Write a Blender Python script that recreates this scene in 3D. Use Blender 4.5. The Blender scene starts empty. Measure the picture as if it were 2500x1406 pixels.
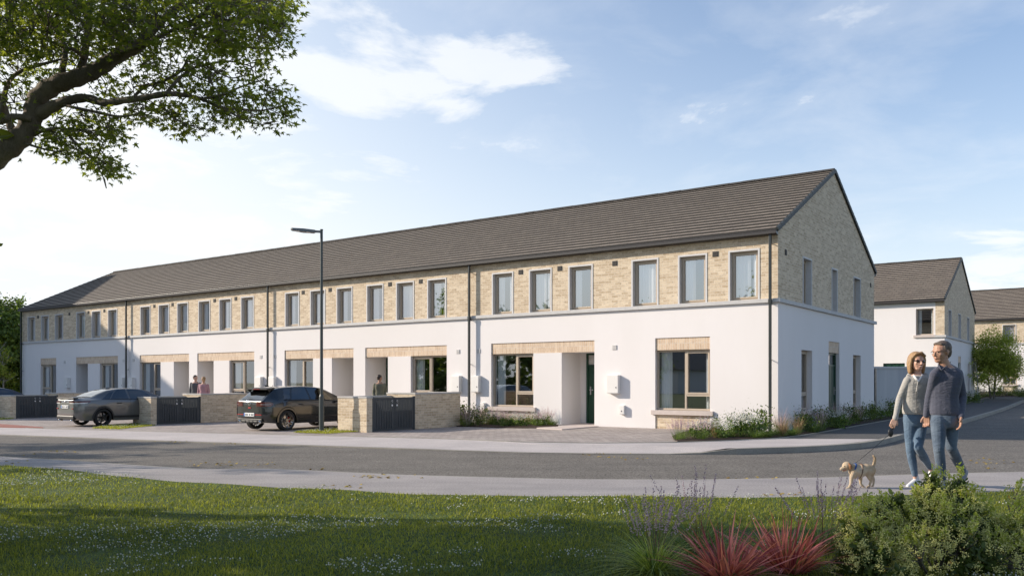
import bpy, bmesh, math, random
import numpy as np
from mathutils import Vector, Matrix
random.seed(7); rng = np.random.default_rng(7)
scn = bpy.context.scene
COL = scn.collection
F = 2055.0; HZ = 930.5; CAMZ = 1.38
R = math.radians
# facade frame: local x to the right along the facade, y into the block, origin at the right front corner
UX = Vector((.81064, -.58554, 0)); VY = Vector((.58554, .81064, 0)); P0 = Vector((7.118, 22.52, 0))
ANG = math.atan2(UX.y, UX.x)
def LW(x, y, z=0.0): return P0 + UX*x + VY*y + Vector((0, 0, z))
def WL(X, Y):
    d = Vector((X, Y, 0)) - P0
    return d.dot(UX), d.dot(VY)
def zg_l(x, y):
    s = -x
    a = float(np.interp(s, [6, 12, 20.2, 31, 45], [0, -.07, -.165, -.22, -.26]))
    b = float(np.interp(y, [13, 25, 50, 90], [0, .12, .62, 1.0]))
    w = float(np.interp(y, [-40, -16], [0, 1]))
    return a*w + b
def zg(X, Y): return zg_l(*WL(X, Y))
def at(px, py, Y): return Vector(((px-1250)/F*Y, Y, CAMZ+(HZ-py)/F*Y))
def gp(px, py, dz=0.0):
    """ground point seen at a photo position; dz = height of that surface over the terrain"""
    z = dz
    for _ in range(25):
        Y = F*(CAMZ-z)/max(4.0, (py-HZ)); X = (px-1250)/F*Y
        z = .5*z + .5*(zg(X, Y)+dz)
    return Vector((X, Y, zg(X, Y)+dz))
def lx(px, d=0.0):
    """local x on the plane y=d for a photo column"""
    k = (px-1250)/F; b = P0+VY*d
    return -(b.x-k*b.y)/(UX.x-k*UX.y)
def ly(px, x=0.0):
    k = (px-1250)/F; b = P0+UX*x
    return -(b.x-k*b.y)/(VY.x-k*VY.y)

# ---------------------------------------------------------------- materials
MT = {}
class NT:
    def __init__(s, name, world=None):
        if world is None:
            m = bpy.data.materials.new(name); m.use_nodes = True; s.m = m; s.t = m.node_tree
        else: s.t = world
        s.t.nodes.clear()
    def n(s, typ, ins=None, **kw):
        nd = s.t.nodes.new(typ)
        for k, v in kw.items(): setattr(nd, k, v)
        for k, v in (ins or {}).items():
            sock = nd.inputs[k]
            if isinstance(v, bpy.types.NodeSocket): s.t.links.new(v, sock)
            else: sock.default_value = v
        return nd
    def mix(s, fac, a, b, blend='MIX'):
        nd = s.t.nodes.new('ShaderNodeMix'); nd.data_type = 'RGBA'; nd.blend_type = blend
        for i, v in ((0, fac), (6, a), (7, b)):
            if isinstance(v, bpy.types.NodeSocket): s.t.links.new(v, nd.inputs[i])
            else: nd.inputs[i].default_value = v
        return nd.outputs[2]
    def math(s, op, a, b=0.0, c=None, clamp=False):
        nd = s.t.nodes.new('ShaderNodeMath'); nd.operation = op; nd.use_clamp = clamp
        for i, v in enumerate((a, b) if c is None else (a, b, c)):
            if isinstance(v, bpy.types.NodeSocket): s.t.links.new(v, nd.inputs[i])
            else: nd.inputs[i].default_value = v
        return nd.outputs[0]
    def ramp(s, fac, stops):
        nd = s.t.nodes.new('ShaderNodeValToRGB'); s.t.links.new(fac, nd.inputs[0])
        el = nd.color_ramp.elements
        while len(el) < len(stops): el.new(.5)
        for e, (p, c) in zip(el, stops): e.position = p; e.color = c
        return nd.outputs[0]
def C4(c, k=1.0): return (c[0]*k, c[1]*k, c[2]*k, 1)
def base_mat(name, c1, c2=None, scale=3.0, rough=.7, metal=0.0, bump=0.0, bscale=None, coat=0.0, detail=4, spec=.5, stretch=(1, 1, 1), use='OBJ', bdist=.01, c3=None):
    t = NT(name)
    tc = t.n('ShaderNodeTexCoord')
    mp = t.n('ShaderNodeMapping', {'Vector': tc.outputs['Object' if use == 'OBJ' else 'UV'], 'Scale': stretch})
    col = C4(c1)
    if c2:
        no = t.n('ShaderNodeTexNoise', {'Vector': mp.outputs[0], 'Scale': scale, 'Detail': detail, 'Roughness': .6})
        f = t.ramp(no.outputs['Fac'], [(.3, (0, 0, 0, 1)), (.7, (1, 1, 1, 1))])
        col = t.mix(f, C4(c1), C4(c2))
        if c3:
            n3 = t.n('ShaderNodeTexNoise', {'Vector': mp.outputs[0], 'Scale': scale*.13, 'Detail': 3})
            f3 = t.ramp(n3.outputs['Fac'], [(.42, (0, 0, 0, 1)), (.62, (1, 1, 1, 1))])
            col = t.mix(f3, col, C4(c3))
    p = t.n('ShaderNodeBsdfPrincipled', {'Roughness': rough, 'Metallic': metal, 'Coat Weight': coat, 'Specular IOR Level': spec})
    if isinstance(col, tuple): p.inputs['Base Color'].default_value = col
    else: t.t.links.new(col, p.inputs['Base Color'])
    if bump:
        nb = t.n('ShaderNodeTexNoise', {'Vector': mp.outputs[0], 'Scale': bscale or scale*4, 'Detail': 5, 'Roughness': .65})
        b = t.n('ShaderNodeBump', {'Height': nb.outputs['Fac'], 'Strength': bump, 'Distance': bdist})
        t.t.links.new(b.outputs[0], p.inputs['Normal'])
    t.n('ShaderNodeOutputMaterial', {'Surface': p.outputs[0]})
    MT[name] = t.m
    return t.m
def brick_mat(name, ca, cb, mortar, w=.215, h=.065, gap=.010, rot=False, dark=(.16, .12, .08), bump=.6, offset=.5):
    t = NT(name)
    uv = t.n('ShaderNodeTexCoord')
    v = uv.outputs['UV']
    if rot:
        v = t.n('ShaderNodeMapping', {'Vector': v, 'Rotation': (0, 0, math.pi/2)}).outputs[0]
    br = t.n('ShaderNodeTexBrick', {'Vector': v, 'Color1': (0, 0, 0, 1), 'Color2': (1, 1, 1, 1), 'Mortar': (0, 0, 0, 1), 'Scale': 1.0, 'Mortar Size': gap*.5, 'Mortar Smooth': .15, 'Bias': 0.0, 'Brick Width': w+gap, 'Row Height': h+gap})
    br.offset = offset
    # fine mottling inside a brick and slow drift over the wall
    n1 = t.n('ShaderNodeTexNoise', {'Vector': v, 'Scale': 22.0, 'Detail': 5, 'Roughness': .7})
    n2 = t.n('ShaderNodeTexNoise', {'Vector': v, 'Scale': 1.2, 'Detail': 2})
    s1 = t.n('ShaderNodeMapping', {'Vector': v, 'Scale': (1.0, 3.0, 1)})
    n3 = t.n('ShaderNodeTexNoise', {'Vector': s1.outputs[0], 'Scale': 7.0, 'Detail': 3, 'Roughness': .8})
    c = t.mix(br.outputs['Color'], C4(ca), C4(cb))
    f1 = t.ramp(n1.outputs['Fac'], [(.35, (0, 0, 0, 1)), (.75, (1, 1, 1, 1))])
    c = t.mix(t.math('MULTIPLY', f1, .45), c, C4((min(1, ca[0]*1.35), min(1, ca[1]*1.35), min(1, ca[2]*1.35))))
    f3 = t.ramp(n3.outputs['Fac'], [(.52, (0, 0, 0, 1)), (.72, (1, 1, 1, 1))])
    c = t.mix(t.math('MULTIPLY', f3, .75), c, C4(dark))
    c = t.mix(t.math('MULTIPLY', n2.outputs['Fac'], .18), c, C4(ca, .6))
    c = t.mix(br.outputs['Fac'], c, C4(mortar))
    h_ = t.math('ADD', t.math('MULTIPLY', t.math('SUBTRACT', 1.0, br.outputs['Fac']), 1.0), t.math('MULTIPLY', n1.outputs['Fac'], .35))
    b = t.n('ShaderNodeBump', {'Height': h_, 'Strength': bump, 'Distance': .006})
    p = t.n('ShaderNodeBsdfPrincipled', {'Base Color': c, 'Roughness': .85, 'Normal': b.outputs[0], 'Specular IOR Level': .3})
    t.n('ShaderNodeOutputMaterial', {'Surface': p.outputs[0]})
    MT[name] = t.m; return t.m
def leaf_mat(name, dark, light, trans=.45, rough=.5, attr='tint', spec=.35, tboost=1.5):
    t = NT(name)
    a = t.n('ShaderNodeAttribute', attribute_name=attr)
    c = t.mix(a.outputs['Fac'], C4(dark), C4(light))
    d = t.n('ShaderNodeBsdfPrincipled', {'Base Color': c, 'Roughness': rough, 'Specular IOR Level': spec})
    tc = t.mix(1.0, c, C4((1.0*tboost, 1.05*tboost, .42*tboost)), 'MULTIPLY')
    tr = t.n('ShaderNodeBsdfTranslucent', {'Color': tc})
    mx = t.n('ShaderNodeMixShader', {0: trans, 1: d.outputs[0], 2: tr.outputs[0]})
    t.n('ShaderNodeOutputMaterial', {'Surface': mx.outputs[0]})
    MT[name] = t.m; return t.m

brick_mat('brick', (.73, .605, .445), (.45, .335, .215), (.74, .66, .54), dark=(.23, .165, .11))
brick_mat('soldier', (.74, .585, .43), (.56, .40, .27), (.70, .64, .57), rot=True, offset=0.0, dark=(.40, .25, .16))
base_mat('render', (.82, .785, .775), (.795, .76, .745), 1.2, .9, bump=.35, bscale=70, spec=.2, bdist=.004, stretch=(1, 1, .35), c3=(.77, .735, .715))
base_mat('precast', (.60, .585, .57), (.52, .51, .50), 6, .8, bump=.15, bscale=60)
base_mat('surround', (.66, .65, .645), (.60, .59, .59), 8, .75)
base_mat('sill', (.60, .52, .48), (.54, .47, .43), 9, .8, bump=.1, bscale=80)
base_mat('frame', (.50, .42, .33), (.47, .39, .305), 4, .45, spec=.4)
base_mat('gutter', (.055, .048, .045), None, rough=.35)
base_mat('pipe', (.028, .032, .032), (.04, .045, .044), 10, .35)
base_mat('door_green', (.008, .045, .025), (.01, .055, .03), 2, .35)
base_mat('door_glass', (.25, .3, .32), None, rough=.08)
base_mat('steel', (.55, .55, .56), (.42, .42, .43), 20, .3, metal=.9)
base_mat('box', (.80, .78, .75), (.76, .74, .71), 3, .5)
base_mat('keyhole', (.03, .03, .03), None, rough=.5)
base_mat('vent', (.06, .055, .05), (.09, .08, .075), 30, .7)
base_mat('vent_white', (.62, .60, .58), (.66, .64, .62), 30, .6)
base_mat('interior', (.13, .125, .12), (.10, .095, .09), .8, .9)
base_mat('curtain', (.90, .90, .91), (.80, .80, .83), 14, .9, stretch=(1, 1, .05))
base_mat('curtain_blue', (.05, .07, .25), (.03, .05, .2), 14, .9, stretch=(1, 1, .05))
base_mat('coping', (.52, .50, .47), (.45, .43, .40), 5, .85, bump=.1)
base_mat('gate', (.036, .048, .058), (.044, .056, .068), 3, .4, spec=.4)
base_mat('gatedark', (.008, .010, .012), None, rough=.6)
base_mat('lamp_paint', (.06, .072, .068), (.075, .085, .08), 6, .45)
base_mat('lamp_head', (.20, .20, .19), (.16, .16, .15), 9, .45)
base_mat('lens', (.5, .5, .48), None, rough=.2)
base_mat('garden_wall', (.50, .50, .50), (.40, .41, .42), 1.1, .85, bump=.2, bscale=40, stretch=(1, 1, .22), c3=(.36, .37, .40))
def roof_mat():
    t = NT('roof_tile')
    uv = t.n('ShaderNodeTexCoord').outputs['UV']
    br = t.n('ShaderNodeTexBrick', {'Vector': uv, 'Color1': (0, 0, 0, 1), 'Color2': (1, 1, 1, 1), 'Mortar': (0, 0, 0, 1), 'Mortar Size': .006, 'Mortar Smooth': .1, 'Scale': 1, 'Brick Width': .33, 'Row Height': .30})
    n1 = t.n('ShaderNodeTexNoise', {'Vector': uv, 'Scale': 9.0, 'Detail': 5, 'Roughness': .7})
    n2 = t.n('ShaderNodeTexNoise', {'Vector': uv, 'Scale': .5, 'Detail': 3})
    c = t.mix(br.outputs['Color'], C4((.23, .187, .148)), C4((.31, .255, .20)))
    c = t.mix(t.math('MULTIPLY', n1.outputs['Fac'], .4), c, C4((.135, .11, .09)))
    c = t.mix(t.math('MULTIPLY', n2.outputs['Fac'], .3), c, C4((.24, .215, .19)))
    c = t.mix(br.outputs['Fac'], c, C4((.03, .027, .025)))
    b = t.n('ShaderNodeBump', {'Height': n1.outputs['Fac'], 'Strength': .3, 'Distance': .004})
    p = t.n('ShaderNodeBsdfPrincipled', {'Base Color': c, 'Roughness': .75, 'Normal': b.outputs[0], 'Specular IOR Level': .35})
    t.n('ShaderNodeOutputMaterial', {'Surface': p.outputs[0]}); MT['roof_tile'] = t.m
roof_mat()
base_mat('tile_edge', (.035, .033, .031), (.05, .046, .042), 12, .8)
base_mat('verge', (.032, .038, .040), (.045, .05, .05), 10, .6)
def glass_mat(name, tint, add):
    t = NT(name)
    bf_ = t.n('ShaderNodeNewGeometry').outputs['Backfacing']
    fr = t.n('ShaderNodeFresnel', {'IOR': t.math('ADD', 1.6, t.math('MULTIPLY', bf_, 1/1.6-1.6))})
    f = t.math('ADD', t.math('MULTIPLY', fr.outputs[0], 1.3), add, clamp=True)
    g = t.n('ShaderNodeBsdfGlossy', {'Color': (.95, .96, .97, 1), 'Roughness': 0.015})
    tr = t.n('ShaderNodeBsdfTransparent', {'Color': C4(tint)})
    m = t.n('ShaderNodeMixShader', {0: f, 1: tr.outputs[0], 2: g.outputs[0]})
    t.n('ShaderNodeOutputMaterial', {'Surface': m.outputs[0]}); MT[name] = t.m
glass_mat('glass', (.88, .91, .89), .18)
glass_mat('glass_upper', (.95, .96, .95), .30)
glass_mat('car_glass', (.34, .36, .37), .07)
def paver_mat():
    t = NT('paver')
    tc = t.n('ShaderNodeTexCoord')
    v = t.n('ShaderNodeMapping', {'Vector': tc.outputs['Object'], 'Rotation': (0, 0, -ANG)}).outputs[0]
    br = t.n('ShaderNodeTexBrick', {'Vector': v, 'Color1': (0, 0, 0, 1), 'Color2': (1, 1, 1, 1), 'Mortar': (0, 0, 0, 1), 'Mortar Size': .006, 'Mortar Smooth': .2, 'Scale': 1, 'Brick Width': .24, 'Row Height': .16})
    n1 = t.n('ShaderNodeTexNoise', {'Vector': v, 'Scale': 3.0, 'Detail': 6, 'Roughness': .7})
    n2 = t.n('ShaderNodeTexNoise', {'Vector': v, 'Scale': .6, 'Detail': 3})
    c = t.mix(br.outputs['Color'], C4((.33, .275, .245)), C4((.50, .43, .385)))
    c = t.mix(t.math('MULTIPLY', n1.outputs['Fac'], .45), c, C4((.33, .31, .30)))
    c = t.mix(t.math('MULTIPLY', t.ramp(n2.outputs['Fac'], [(.4, (0, 0, 0, 1)), (.65, (1, 1, 1, 1))]), .35), c, C4((.22, .19, .175)))
    c = t.mix(br.outputs['Fac'], c, C4((.13, .12, .11)))
    h_ = t.math('SUBTRACT', 1.0, br.outputs['Fac'])
    b = t.n('ShaderNodeBump', {'Height': h_, 'Strength': .5, 'Distance': .004})
    p = t.n('ShaderNodeBsdfPrincipled', {'Base Color': c, 'Roughness': .85, 'Normal': b.outputs[0], 'Specular IOR Level': .3})
    t.n('ShaderNodeOutputMaterial', {'Surface': p.outputs[0]}); MT['paver'] = t.m
paver_mat()
def ground_mat(name, c1, c2, c3, grain, gs, bump, rough=.9, crack=False):
    t = NT(name)
    v = t.n('ShaderNodeTexCoord').outputs['Object']
    n1 = t.n('ShaderNodeTexNoise', {'Vector': v, 'Scale': gs, 'Detail': 2, 'Roughness': .8})
    n2 = t.n('ShaderNodeTexNoise', {'Vector': v, 'Scale': 1.1, 'Detail': 6, 'Roughness': .65})
    st = t.n('ShaderNodeMapping', {'Vector': v, 'Scale': (.25, 1.6, 1), 'Rotation': (0, 0, .12)}).outputs[0]
    n3 = t.n('ShaderNodeTexNoise', {'Vector': st, 'Scale': 1.0, 'Detail': 5, 'Roughness': .6})
    c = t.mix(t.ramp(n2.outputs['Fac'], [(.35, (0, 0, 0, 1)), (.65, (1, 1, 1, 1))]), C4(c1), C4(c2))
    c = t.mix(t.math('MULTIPLY', t.ramp(n3.outputs['Fac'], [(.45, (0, 0, 0, 1)), (.65, (1, 1, 1, 1))]), .5), c, C4(c3))
    g = t.ramp(n1.outputs['Fac'], [(.42, (1-grain, 1-grain, 1-grain, 1)), (.6, (1+grain, 1+grain, 1+grain, 1))])
    c = t.mix(1.0, c, g, 'MULTIPLY')
    if crack:
        vo = t.n('ShaderNodeTexVoronoi', {'Vector': v, 'Scale': .6}, feature='DISTANCE_TO_EDGE')
    b = t.n('ShaderNodeBump', {'Height': n1.outputs['Fac'], 'Strength': bump, 'Distance': .006})
    p = t.n('ShaderNodeBsdfPrincipled', {'Base Color': c, 'Roughness': rough, 'Normal': b.outputs[0], 'Specular IOR Level': .3})
    t.n('ShaderNodeOutputMaterial', {'Surface': p.outputs[0]}); MT[name] = t.m
ground_mat('asphalt', (.15, .136, .118), (.185, .168, .146), (.115, .105, .093), .45, 38, .8)
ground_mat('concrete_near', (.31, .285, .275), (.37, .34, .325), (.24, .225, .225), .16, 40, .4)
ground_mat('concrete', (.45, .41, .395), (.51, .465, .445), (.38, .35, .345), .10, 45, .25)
ground_mat('asphalt_path', (.10, .097, .093), (.12, .115, .11), (.085, .083, .08), .3, 60, .5)
ground_mat('kerb', (.30, .28, .24), (.36, .335, .29), (.26, .24, .21), .12, 60, .3)
ground_mat('pinkslab', (.55, .47, .43), (.60, .52, .47), (.5, .43, .40), .05, 60, .1)
ground_mat('soil', (.05, .032, .022), (.075, .045, .03), (.035, .025, .018), .4, 30, .8)
ground_mat('turf', (.045, .075, .014), (.06, .10, .02), (.035, .055, .012), .4, 20, .8)
ground_mat('field', (.07, .10, .03), (.10, .12, .04), (.12, .11, .06), .3, 4, .5)

# ---------------------------------------------------------------- mesh helpers
class MB:
    def __init__(s): s.v = []; s.f = []; s.m = []
    def face(s, pts, mi=0):
        i = len(s.v); s.v += [tuple(p) for p in pts]; s.f.append(tuple(range(i, i+len(pts)))); s.m.append(mi)
    def box(s, x0, x1, y0, y1, z0, z1, mi=0):
        if x1 < x0: x0, x1 = x1, x0
        if y1 < y0: y0, y1 = y1, y0
        i = len(s.v)
        s.v += [(x0, y0, z0), (x1, y0, z0), (x1, y1, z0), (x0, y1, z0), (x0, y0, z1), (x1, y0, z1), (x1, y1, z1), (x0, y1, z1)]
        for q in ((0, 3, 2, 1), (4, 5, 6, 7), (0, 1, 5, 4), (1, 2, 6, 5), (2, 3, 7, 6), (3, 0, 4, 7)):
            s.f.append(tuple(i+k for k in q)); s.m.append(mi)
    def prism(s, a, b, w, h, up=Vector((0, 0, 1)), mi=0):
        a = Vector(a); b = Vector(b); d = (b-a).normalized()
        sd = d.cross(up)
        if sd.length < 1e-4: sd = d.cross(Vector((1, 0, 0)))
        sd.normalize(); u = sd.cross(d)
        i = len(s.v)
        for p in (a, b):
            for q in ((-w, -h), (w, -h), (w, h), (-w, h)): s.v.append(tuple(p+sd*q[0]*.5+u*q[1]*.5))
        for q in ((0, 3, 2, 1), (4, 5, 6, 7), (0, 1, 5, 4), (1, 2, 6, 5), (2, 3, 7, 6), (3, 0, 4, 7)):
            s.f.append(tuple(i+k for k in q)); s.m.append(mi)
    def tube(s, pts, rad, n=8, mi=0, sx=1.0, caps=True, closed_round=False):
        pts = [Vector(p) for p in pts]
        if closed_round:   # rounded ends for solids meant for voxel union
            d0 = (pts[0]-pts[1]).normalized(); d1 = (pts[-1]-pts[-2]).normalized()
            r0, r1 = rad[0], rad[-1]
            A = [(pts[0]+d0*r0*math.sin(R(a)), r0*math.cos(R(a))) for a in (85, 60, 30)]
            B = [(pts[-1]+d1*r1*math.sin(R(a)), r1*math.cos(R(a))) for a in (30, 60, 85)]
            pts = [p for p, _ in A]+pts+[p for p, _ in B]; rad = [r for _, r in A]+list(rad)+[r for _, r in B]
        up = Vector((0, 0, 1)); prev = None; i0 = len(s.v)
        for k, p in enumerate(pts):
            d = (pts[min(k+1, len(pts)-1)]-pts[max(k-1, 0)]).normalized()
            if prev is None:
                a = d.cross(up)
                if a.length < .1: a = d.cross(Vector((0, 1, 0)))
                a.normalize()
            else:
                a = prev-d*prev.dot(d); a.normalize()
            prev = a; b = d.cross(a)
            for j in range(n):
                t = 2*math.pi*j/n
                s.v.append(tuple(p+(a*math.cos(t)*sx+b*math.sin(t))*rad[k]))
        for k in range(len(pts)-1):
            for j in range(n):
                j2 = (j+1) % n
                s.f.append((i0+k*n+j, i0+k*n+j2, i0+(k+1)*n+j2, i0+(k+1)*n+j)); s.m.append(mi)
        if caps:
            s.f.append(tuple(i0+j for j in reversed(range(n)))); s.m.append(mi)
            e = i0+(len(pts)-1)*n
            s.f.append(tuple(e+j for j in range(n))); s.m.append(mi)
    def ell(s, c, r, n=14, m=9, mi=0, rot=None):
        c = Vector(c); i0 = len(s.v)
        for a in range(1, m):
            ph = math.pi*a/m
            for j in range(n):
                t = 2*math.pi*j/n
                p = Vector((r[0]*math.sin(ph)*math.cos(t), r[1]*math.sin(ph)*math.sin(t), r[2]*math.cos(ph)))
                if rot: p = rot @ p
                s.v.append(tuple(c+p))
        tp = Vector((0, 0, r[2])); bt = -tp
        if rot: tp = rot @ tp; bt = rot @ bt
        s.v.append(tuple(c+tp)); s.v.append(tuple(c+bt)); T = len(s.v)-2; Bm = T+1
        for a in range(m-2):
            for j in range(n):
                j2 = (j+1) % n
                s.f.append((i0+a*n+j, i0+(a+1)*n+j, i0+(a+1)*n+j2, i0+a*n+j2)); s.m.append(mi)
        for j in range(n):
            j2 = (j+1) % n
            s.f.append((T, i0+j, i0+j2)); s.m.append(mi)
            s.f.append((Bm, i0+(m-2)*n+j2, i0+(m-2)*n+j)); s.m.append(mi)
    def build(s, name, mats, parent=None, smooth=False, bevel=0, loc=None, uv=True, recalc=True, tag_=None):
        me = bpy.data.meshes.new(name)
        me.from_pydata(s.v, [], s.f)
        if isinstance(mats, str): mats = [mats]
        for m in mats: me.materials.append(MT[m] if isinstance(m, str) else m)
        if len(mats) > 1: me.polygons.foreach_set('material_index', s.m)
        if recalc:
            bm = bmesh.new(); bm.from_mesh(me); bmesh.ops.recalc_face_normals(bm, faces=bm.faces); bm.to_mesh(me); bm.free()
        if smooth: me.polygons.foreach_set('use_smooth', [True]*len(me.polygons))
        if uv and len(me.polygons): box_uv(me)
        o = bpy.data.objects.new(name, me); COL.objects.link(o)
        if parent: o.parent = parent
        if loc is not None: o.location = loc
        if bevel:
            md = o.modifiers.new('bevel', 'BEVEL'); md.width = bevel; md.segments = 2; md.limit_method = 'ANGLE'
        return o
def box_uv(me):
    uvl = me.uv_layers.new(name='UVMap')
    n = len(me.loops)
    vi = np.empty(n, np.int32); me.loops.foreach_get('vertex_index', vi)
    co = np.empty(len(me.vertices)*3, np.float32); me.vertices.foreach_get('co', co); co = co.reshape(-1, 3)
    no = np.empty(len(me.polygons)*3, np.float32); me.polygons.foreach_get('normal', no); no = np.abs(no.reshape(-1, 3))
    tot = np.empty(len(me.polygons), np.int32); me.polygons.foreach_get('loop_total', tot)
    ax = np.repeat(np.argmax(no*np.array([1, 1, .92]), axis=1), tot)
    c = co[vi]
    u = np.where(ax == 0, c[:, 1], c[:, 0]); v = np.where(ax == 2, c[:, 1], c[:, 2])
    uvl.data.foreach_set('uv', np.stack([u, v], 1).astype(np.float32).ravel())
def empty(name, loc, rz=0.0, label=None, cat=None, group=None, kind=None):
    o = bpy.data.objects.new(name, None); o.empty_display_size = .3; COL.objects.link(o)
    o.location = loc; o.rotation_euler = (0, 0, rz)
    tag(o, label, cat, group, kind); return o
def tag(o, label=None, cat=None, group=None, kind=None):
    if label: o['label'] = label
    if cat: o['category'] = cat
    if group: o['group'] = group
    if kind: o['kind'] = kind
    return o
def copy_tree(o, parent=None):
    c = o.copy(); COL.objects.link(c)
    if parent: c.parent = parent
    for ch in [x for x in bpy.data.objects if x.parent == o]: copy_tree(ch, c)
    return c
def np_mesh(name, verts, faces_tri=None, faces_quad=None, mats=(), parent=None, tint=None, mi=None, smooth=False, loc=None):
    """fast mesh from arrays; tint = per vertex float attribute"""
    me = bpy.data.meshes.new(name)
    nt = 0 if faces_tri is None else len(faces_tri); nq = 0 if faces_quad is None else len(faces_quad)
    me.vertices.add(len(verts)); me.vertices.foreach_set('co', np.asarray(verts, np.float32).ravel())
    li = []; ls = []; lt = []
    if nt: li.append(np.asarray(faces_tri, np.int32).ravel()); lt.append(np.full(nt, 3, np.int32))
    if nq: li.append(np.asarray(faces_quad, np.int32).ravel()); lt.append(np.full(nq, 4, np.int32))
    li = np.concatenate(li); lt = np.concatenate(lt); ls = np.concatenate([[0], np.cumsum(lt)[:-1]]).astype(np.int32)
    me.loops.add(len(li)); me.loops.foreach_set('vertex_index', li)
    me.polygons.add(len(lt)); me.polygons.foreach_set('loop_start', ls); me.polygons.foreach_set('loop_total', lt)
    for m in mats: me.materials.append(MT[m])
    if mi is not None: me.polygons.foreach_set('material_index', np.asarray(mi, np.int32))
    if smooth: me.polygons.foreach_set('use_smooth', np.ones(len(lt), bool))
    if tint is not None:
        a = me.attributes.new('tint', 'FLOAT', 'POINT'); a.data.foreach_set('value', np.asarray(tint, np.float32))
    me.update(calc_edges=True); me.validate()
    o = bpy.data.objects.new(name, me); COL.objects.link(o)
    if parent: o.parent = parent
    if loc is not None: o.location = loc
    return o
def remesh(mb, name, mats, parent, voxel, smooth_it=6, loc=None, fac=.5):
    o = mb.build(name+'_src', mats, None, uv=False, recalc=True)
    r = o.modifiers.new('r', 'REMESH'); r.mode = 'VOXEL'; r.voxel_size = voxel; r.use_smooth_shade = True
    s = o.modifiers.new('s', 'SMOOTH'); s.factor = fac; s.iterations = smooth_it
    dg = bpy.context.evaluated_depsgraph_get(); dg.update()
    me = bpy.data.meshes.new_from_object(o.evaluated_get(dg)); me.name = name
    me.materials.clear()
    for m in ([mats] if isinstance(mats, str) else mats): me.materials.append(MT[m])
    bpy.data.objects.remove(o)
    me.polygons.foreach_set('use_smooth', np.ones(len(me.polygons), bool))
    n = bpy.data.objects.new(name, me); COL.objects.link(n)
    if parent: n.parent = parent
    if loc is not None: n.location = loc
    return n
def resample(pts, n):
    pts = [Vector(p) for p in pts]; L = [0]
    for a, b in zip(pts, pts[1:]): L.append(L[-1]+(b-a).length)
    out = []
    for i in range(n):
        t = L[-1]*i/(n-1); k = 0
        while k < len(L)-2 and L[k+1] < t: k += 1
        f = (t-L[k])/max(1e-9, L[k+1]-L[k]); out.append(pts[k].lerp(pts[k+1], f))
    return out
def strip(name, lines, mat, nlong=60, label=None, cat=None, kind='structure', skirt=None, smooth=True):
    """a sheet through several long lines of 3D points; skirt = depth of the edge faces"""
    mb = MB(); rs = [resample(l, nlong) for l in lines]
    i0 = 0
    for l in rs: mb.v += [tuple(p) for p in l]
    for k in range(len(rs)-1):
        for i in range(nlong-1):
            mb.f.append((k*nlong+i, k*nlong+i+1, (k+1)*nlong+i+1, (k+1)*nlong+i)); mb.m.append(0)
    if skirt:
        for l in (rs[0], rs[-1]):
            for i in range(nlong-1):
                a, b = l[i], l[i+1]; mb.face([a, b, b-Vector((0, 0, skirt)), a-Vector((0, 0, skirt))], 0)
    o = mb.build(name, mat, None, uv=False)
    tag(o, label, cat, None, kind); return o
# ================================================================ ground
def PL(pts, dz=0.0): return [gp(p[0], p[1], p[2] if len(p) > 2 else dz) for p in pts]
N_EDGE = [(-900, 1066), (-400, 1086), (0, 1112), (200, 1124), (400, 1137), (500, 1143), (640, 1141), (740, 1145), (1000, 1157), (1400, 1167), (1700, 1168), (2000, 1163), (2300, 1153), (2500, 1149), (3100, 1136)]
G_EDGE = [(-900, 1074), (-400, 1100), (0, 1133), (200, 1149), (400, 1166), (600, 1181), (700, 1187), (1000, 1199), (1300, 1208), (1500, 1211), (1900, 1209), (2200, 1204), (2500, 1191), (3100, 1172)]
K_TOP = [(-1000, 1032, -.1), (-400, 1047, -.1), (0, 1061, -.1), (200, 1068, -.1), (400, 1076, -.1), (700, 1085, -.1), (1000, 1095, -.1), (1260, 1104, -.11), (1450, 1107, -.11), (1690, 1108, -.112), (1785, 1095, 0), (1960, 1090, 0), (2040, 1086, 0), (2110, 1080, 0), (2160, 1072, 0), (2200, 1061, 0), (2262, 1048, 0), (2351, 1025.6, 0), (2430, 1003, 0)]
A_IN = [(-1000, 1017), (-400, 1029), (0, 1042), (105, 1046), (400, 1054), (1000, 1069), (1100, 1071.5), (1270, 1079), (1450, 1081.5), (1660, 1080), (1800, 1075), (1900, 1070), (1960, 1063), (2011, 1055), (2091, 1040), (2180, 1024)]
def run(lines, dz=0): return PL(lines, dz)
kt = PL(K_TOP); kt_end = kt[-1]
Vd = Vector((VY.x, VY.y, 0)); Ud = Vector((UX.x, UX.y, 0))
def drape(p, dz): return Vector((p.x, p.y, zg(p.x, p.y)+dz))
# side road kerb runs on beside the next gable and turns away to the right before the far house
xk, yk = WL(kt_end.x, kt_end.y)
def arc_pts(x, y0, rad, yend, xfar, n=7):
    out = []
    y = y0
    while y < yend-rad: out.append((x, y)); y += 2.5
    for i in range(n+1):
        a = math.pi/2*i/n; out.append((x+rad*(1-math.cos(a)), yend-rad+rad*math.sin(a)))
    out.append((xfar*.5, yend)); out.append((xfar, yend)); return out
far_k = [drape(LW(x, y), 0) for x, y in arc_pts(xk, yk+1.5, 4.0, 37.5, 60)]
kerb_top = kt + far_k
ain = PL(A_IN, 0.0)
xa, ya = WL(ain[-1].x, ain[-1].y)
far_a = [drape(LW(x, y), 0) for x, y in arc_pts(xa, ya+1.5, 4.0, 40.0, 60)]
ain_all = ain + far_a
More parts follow.
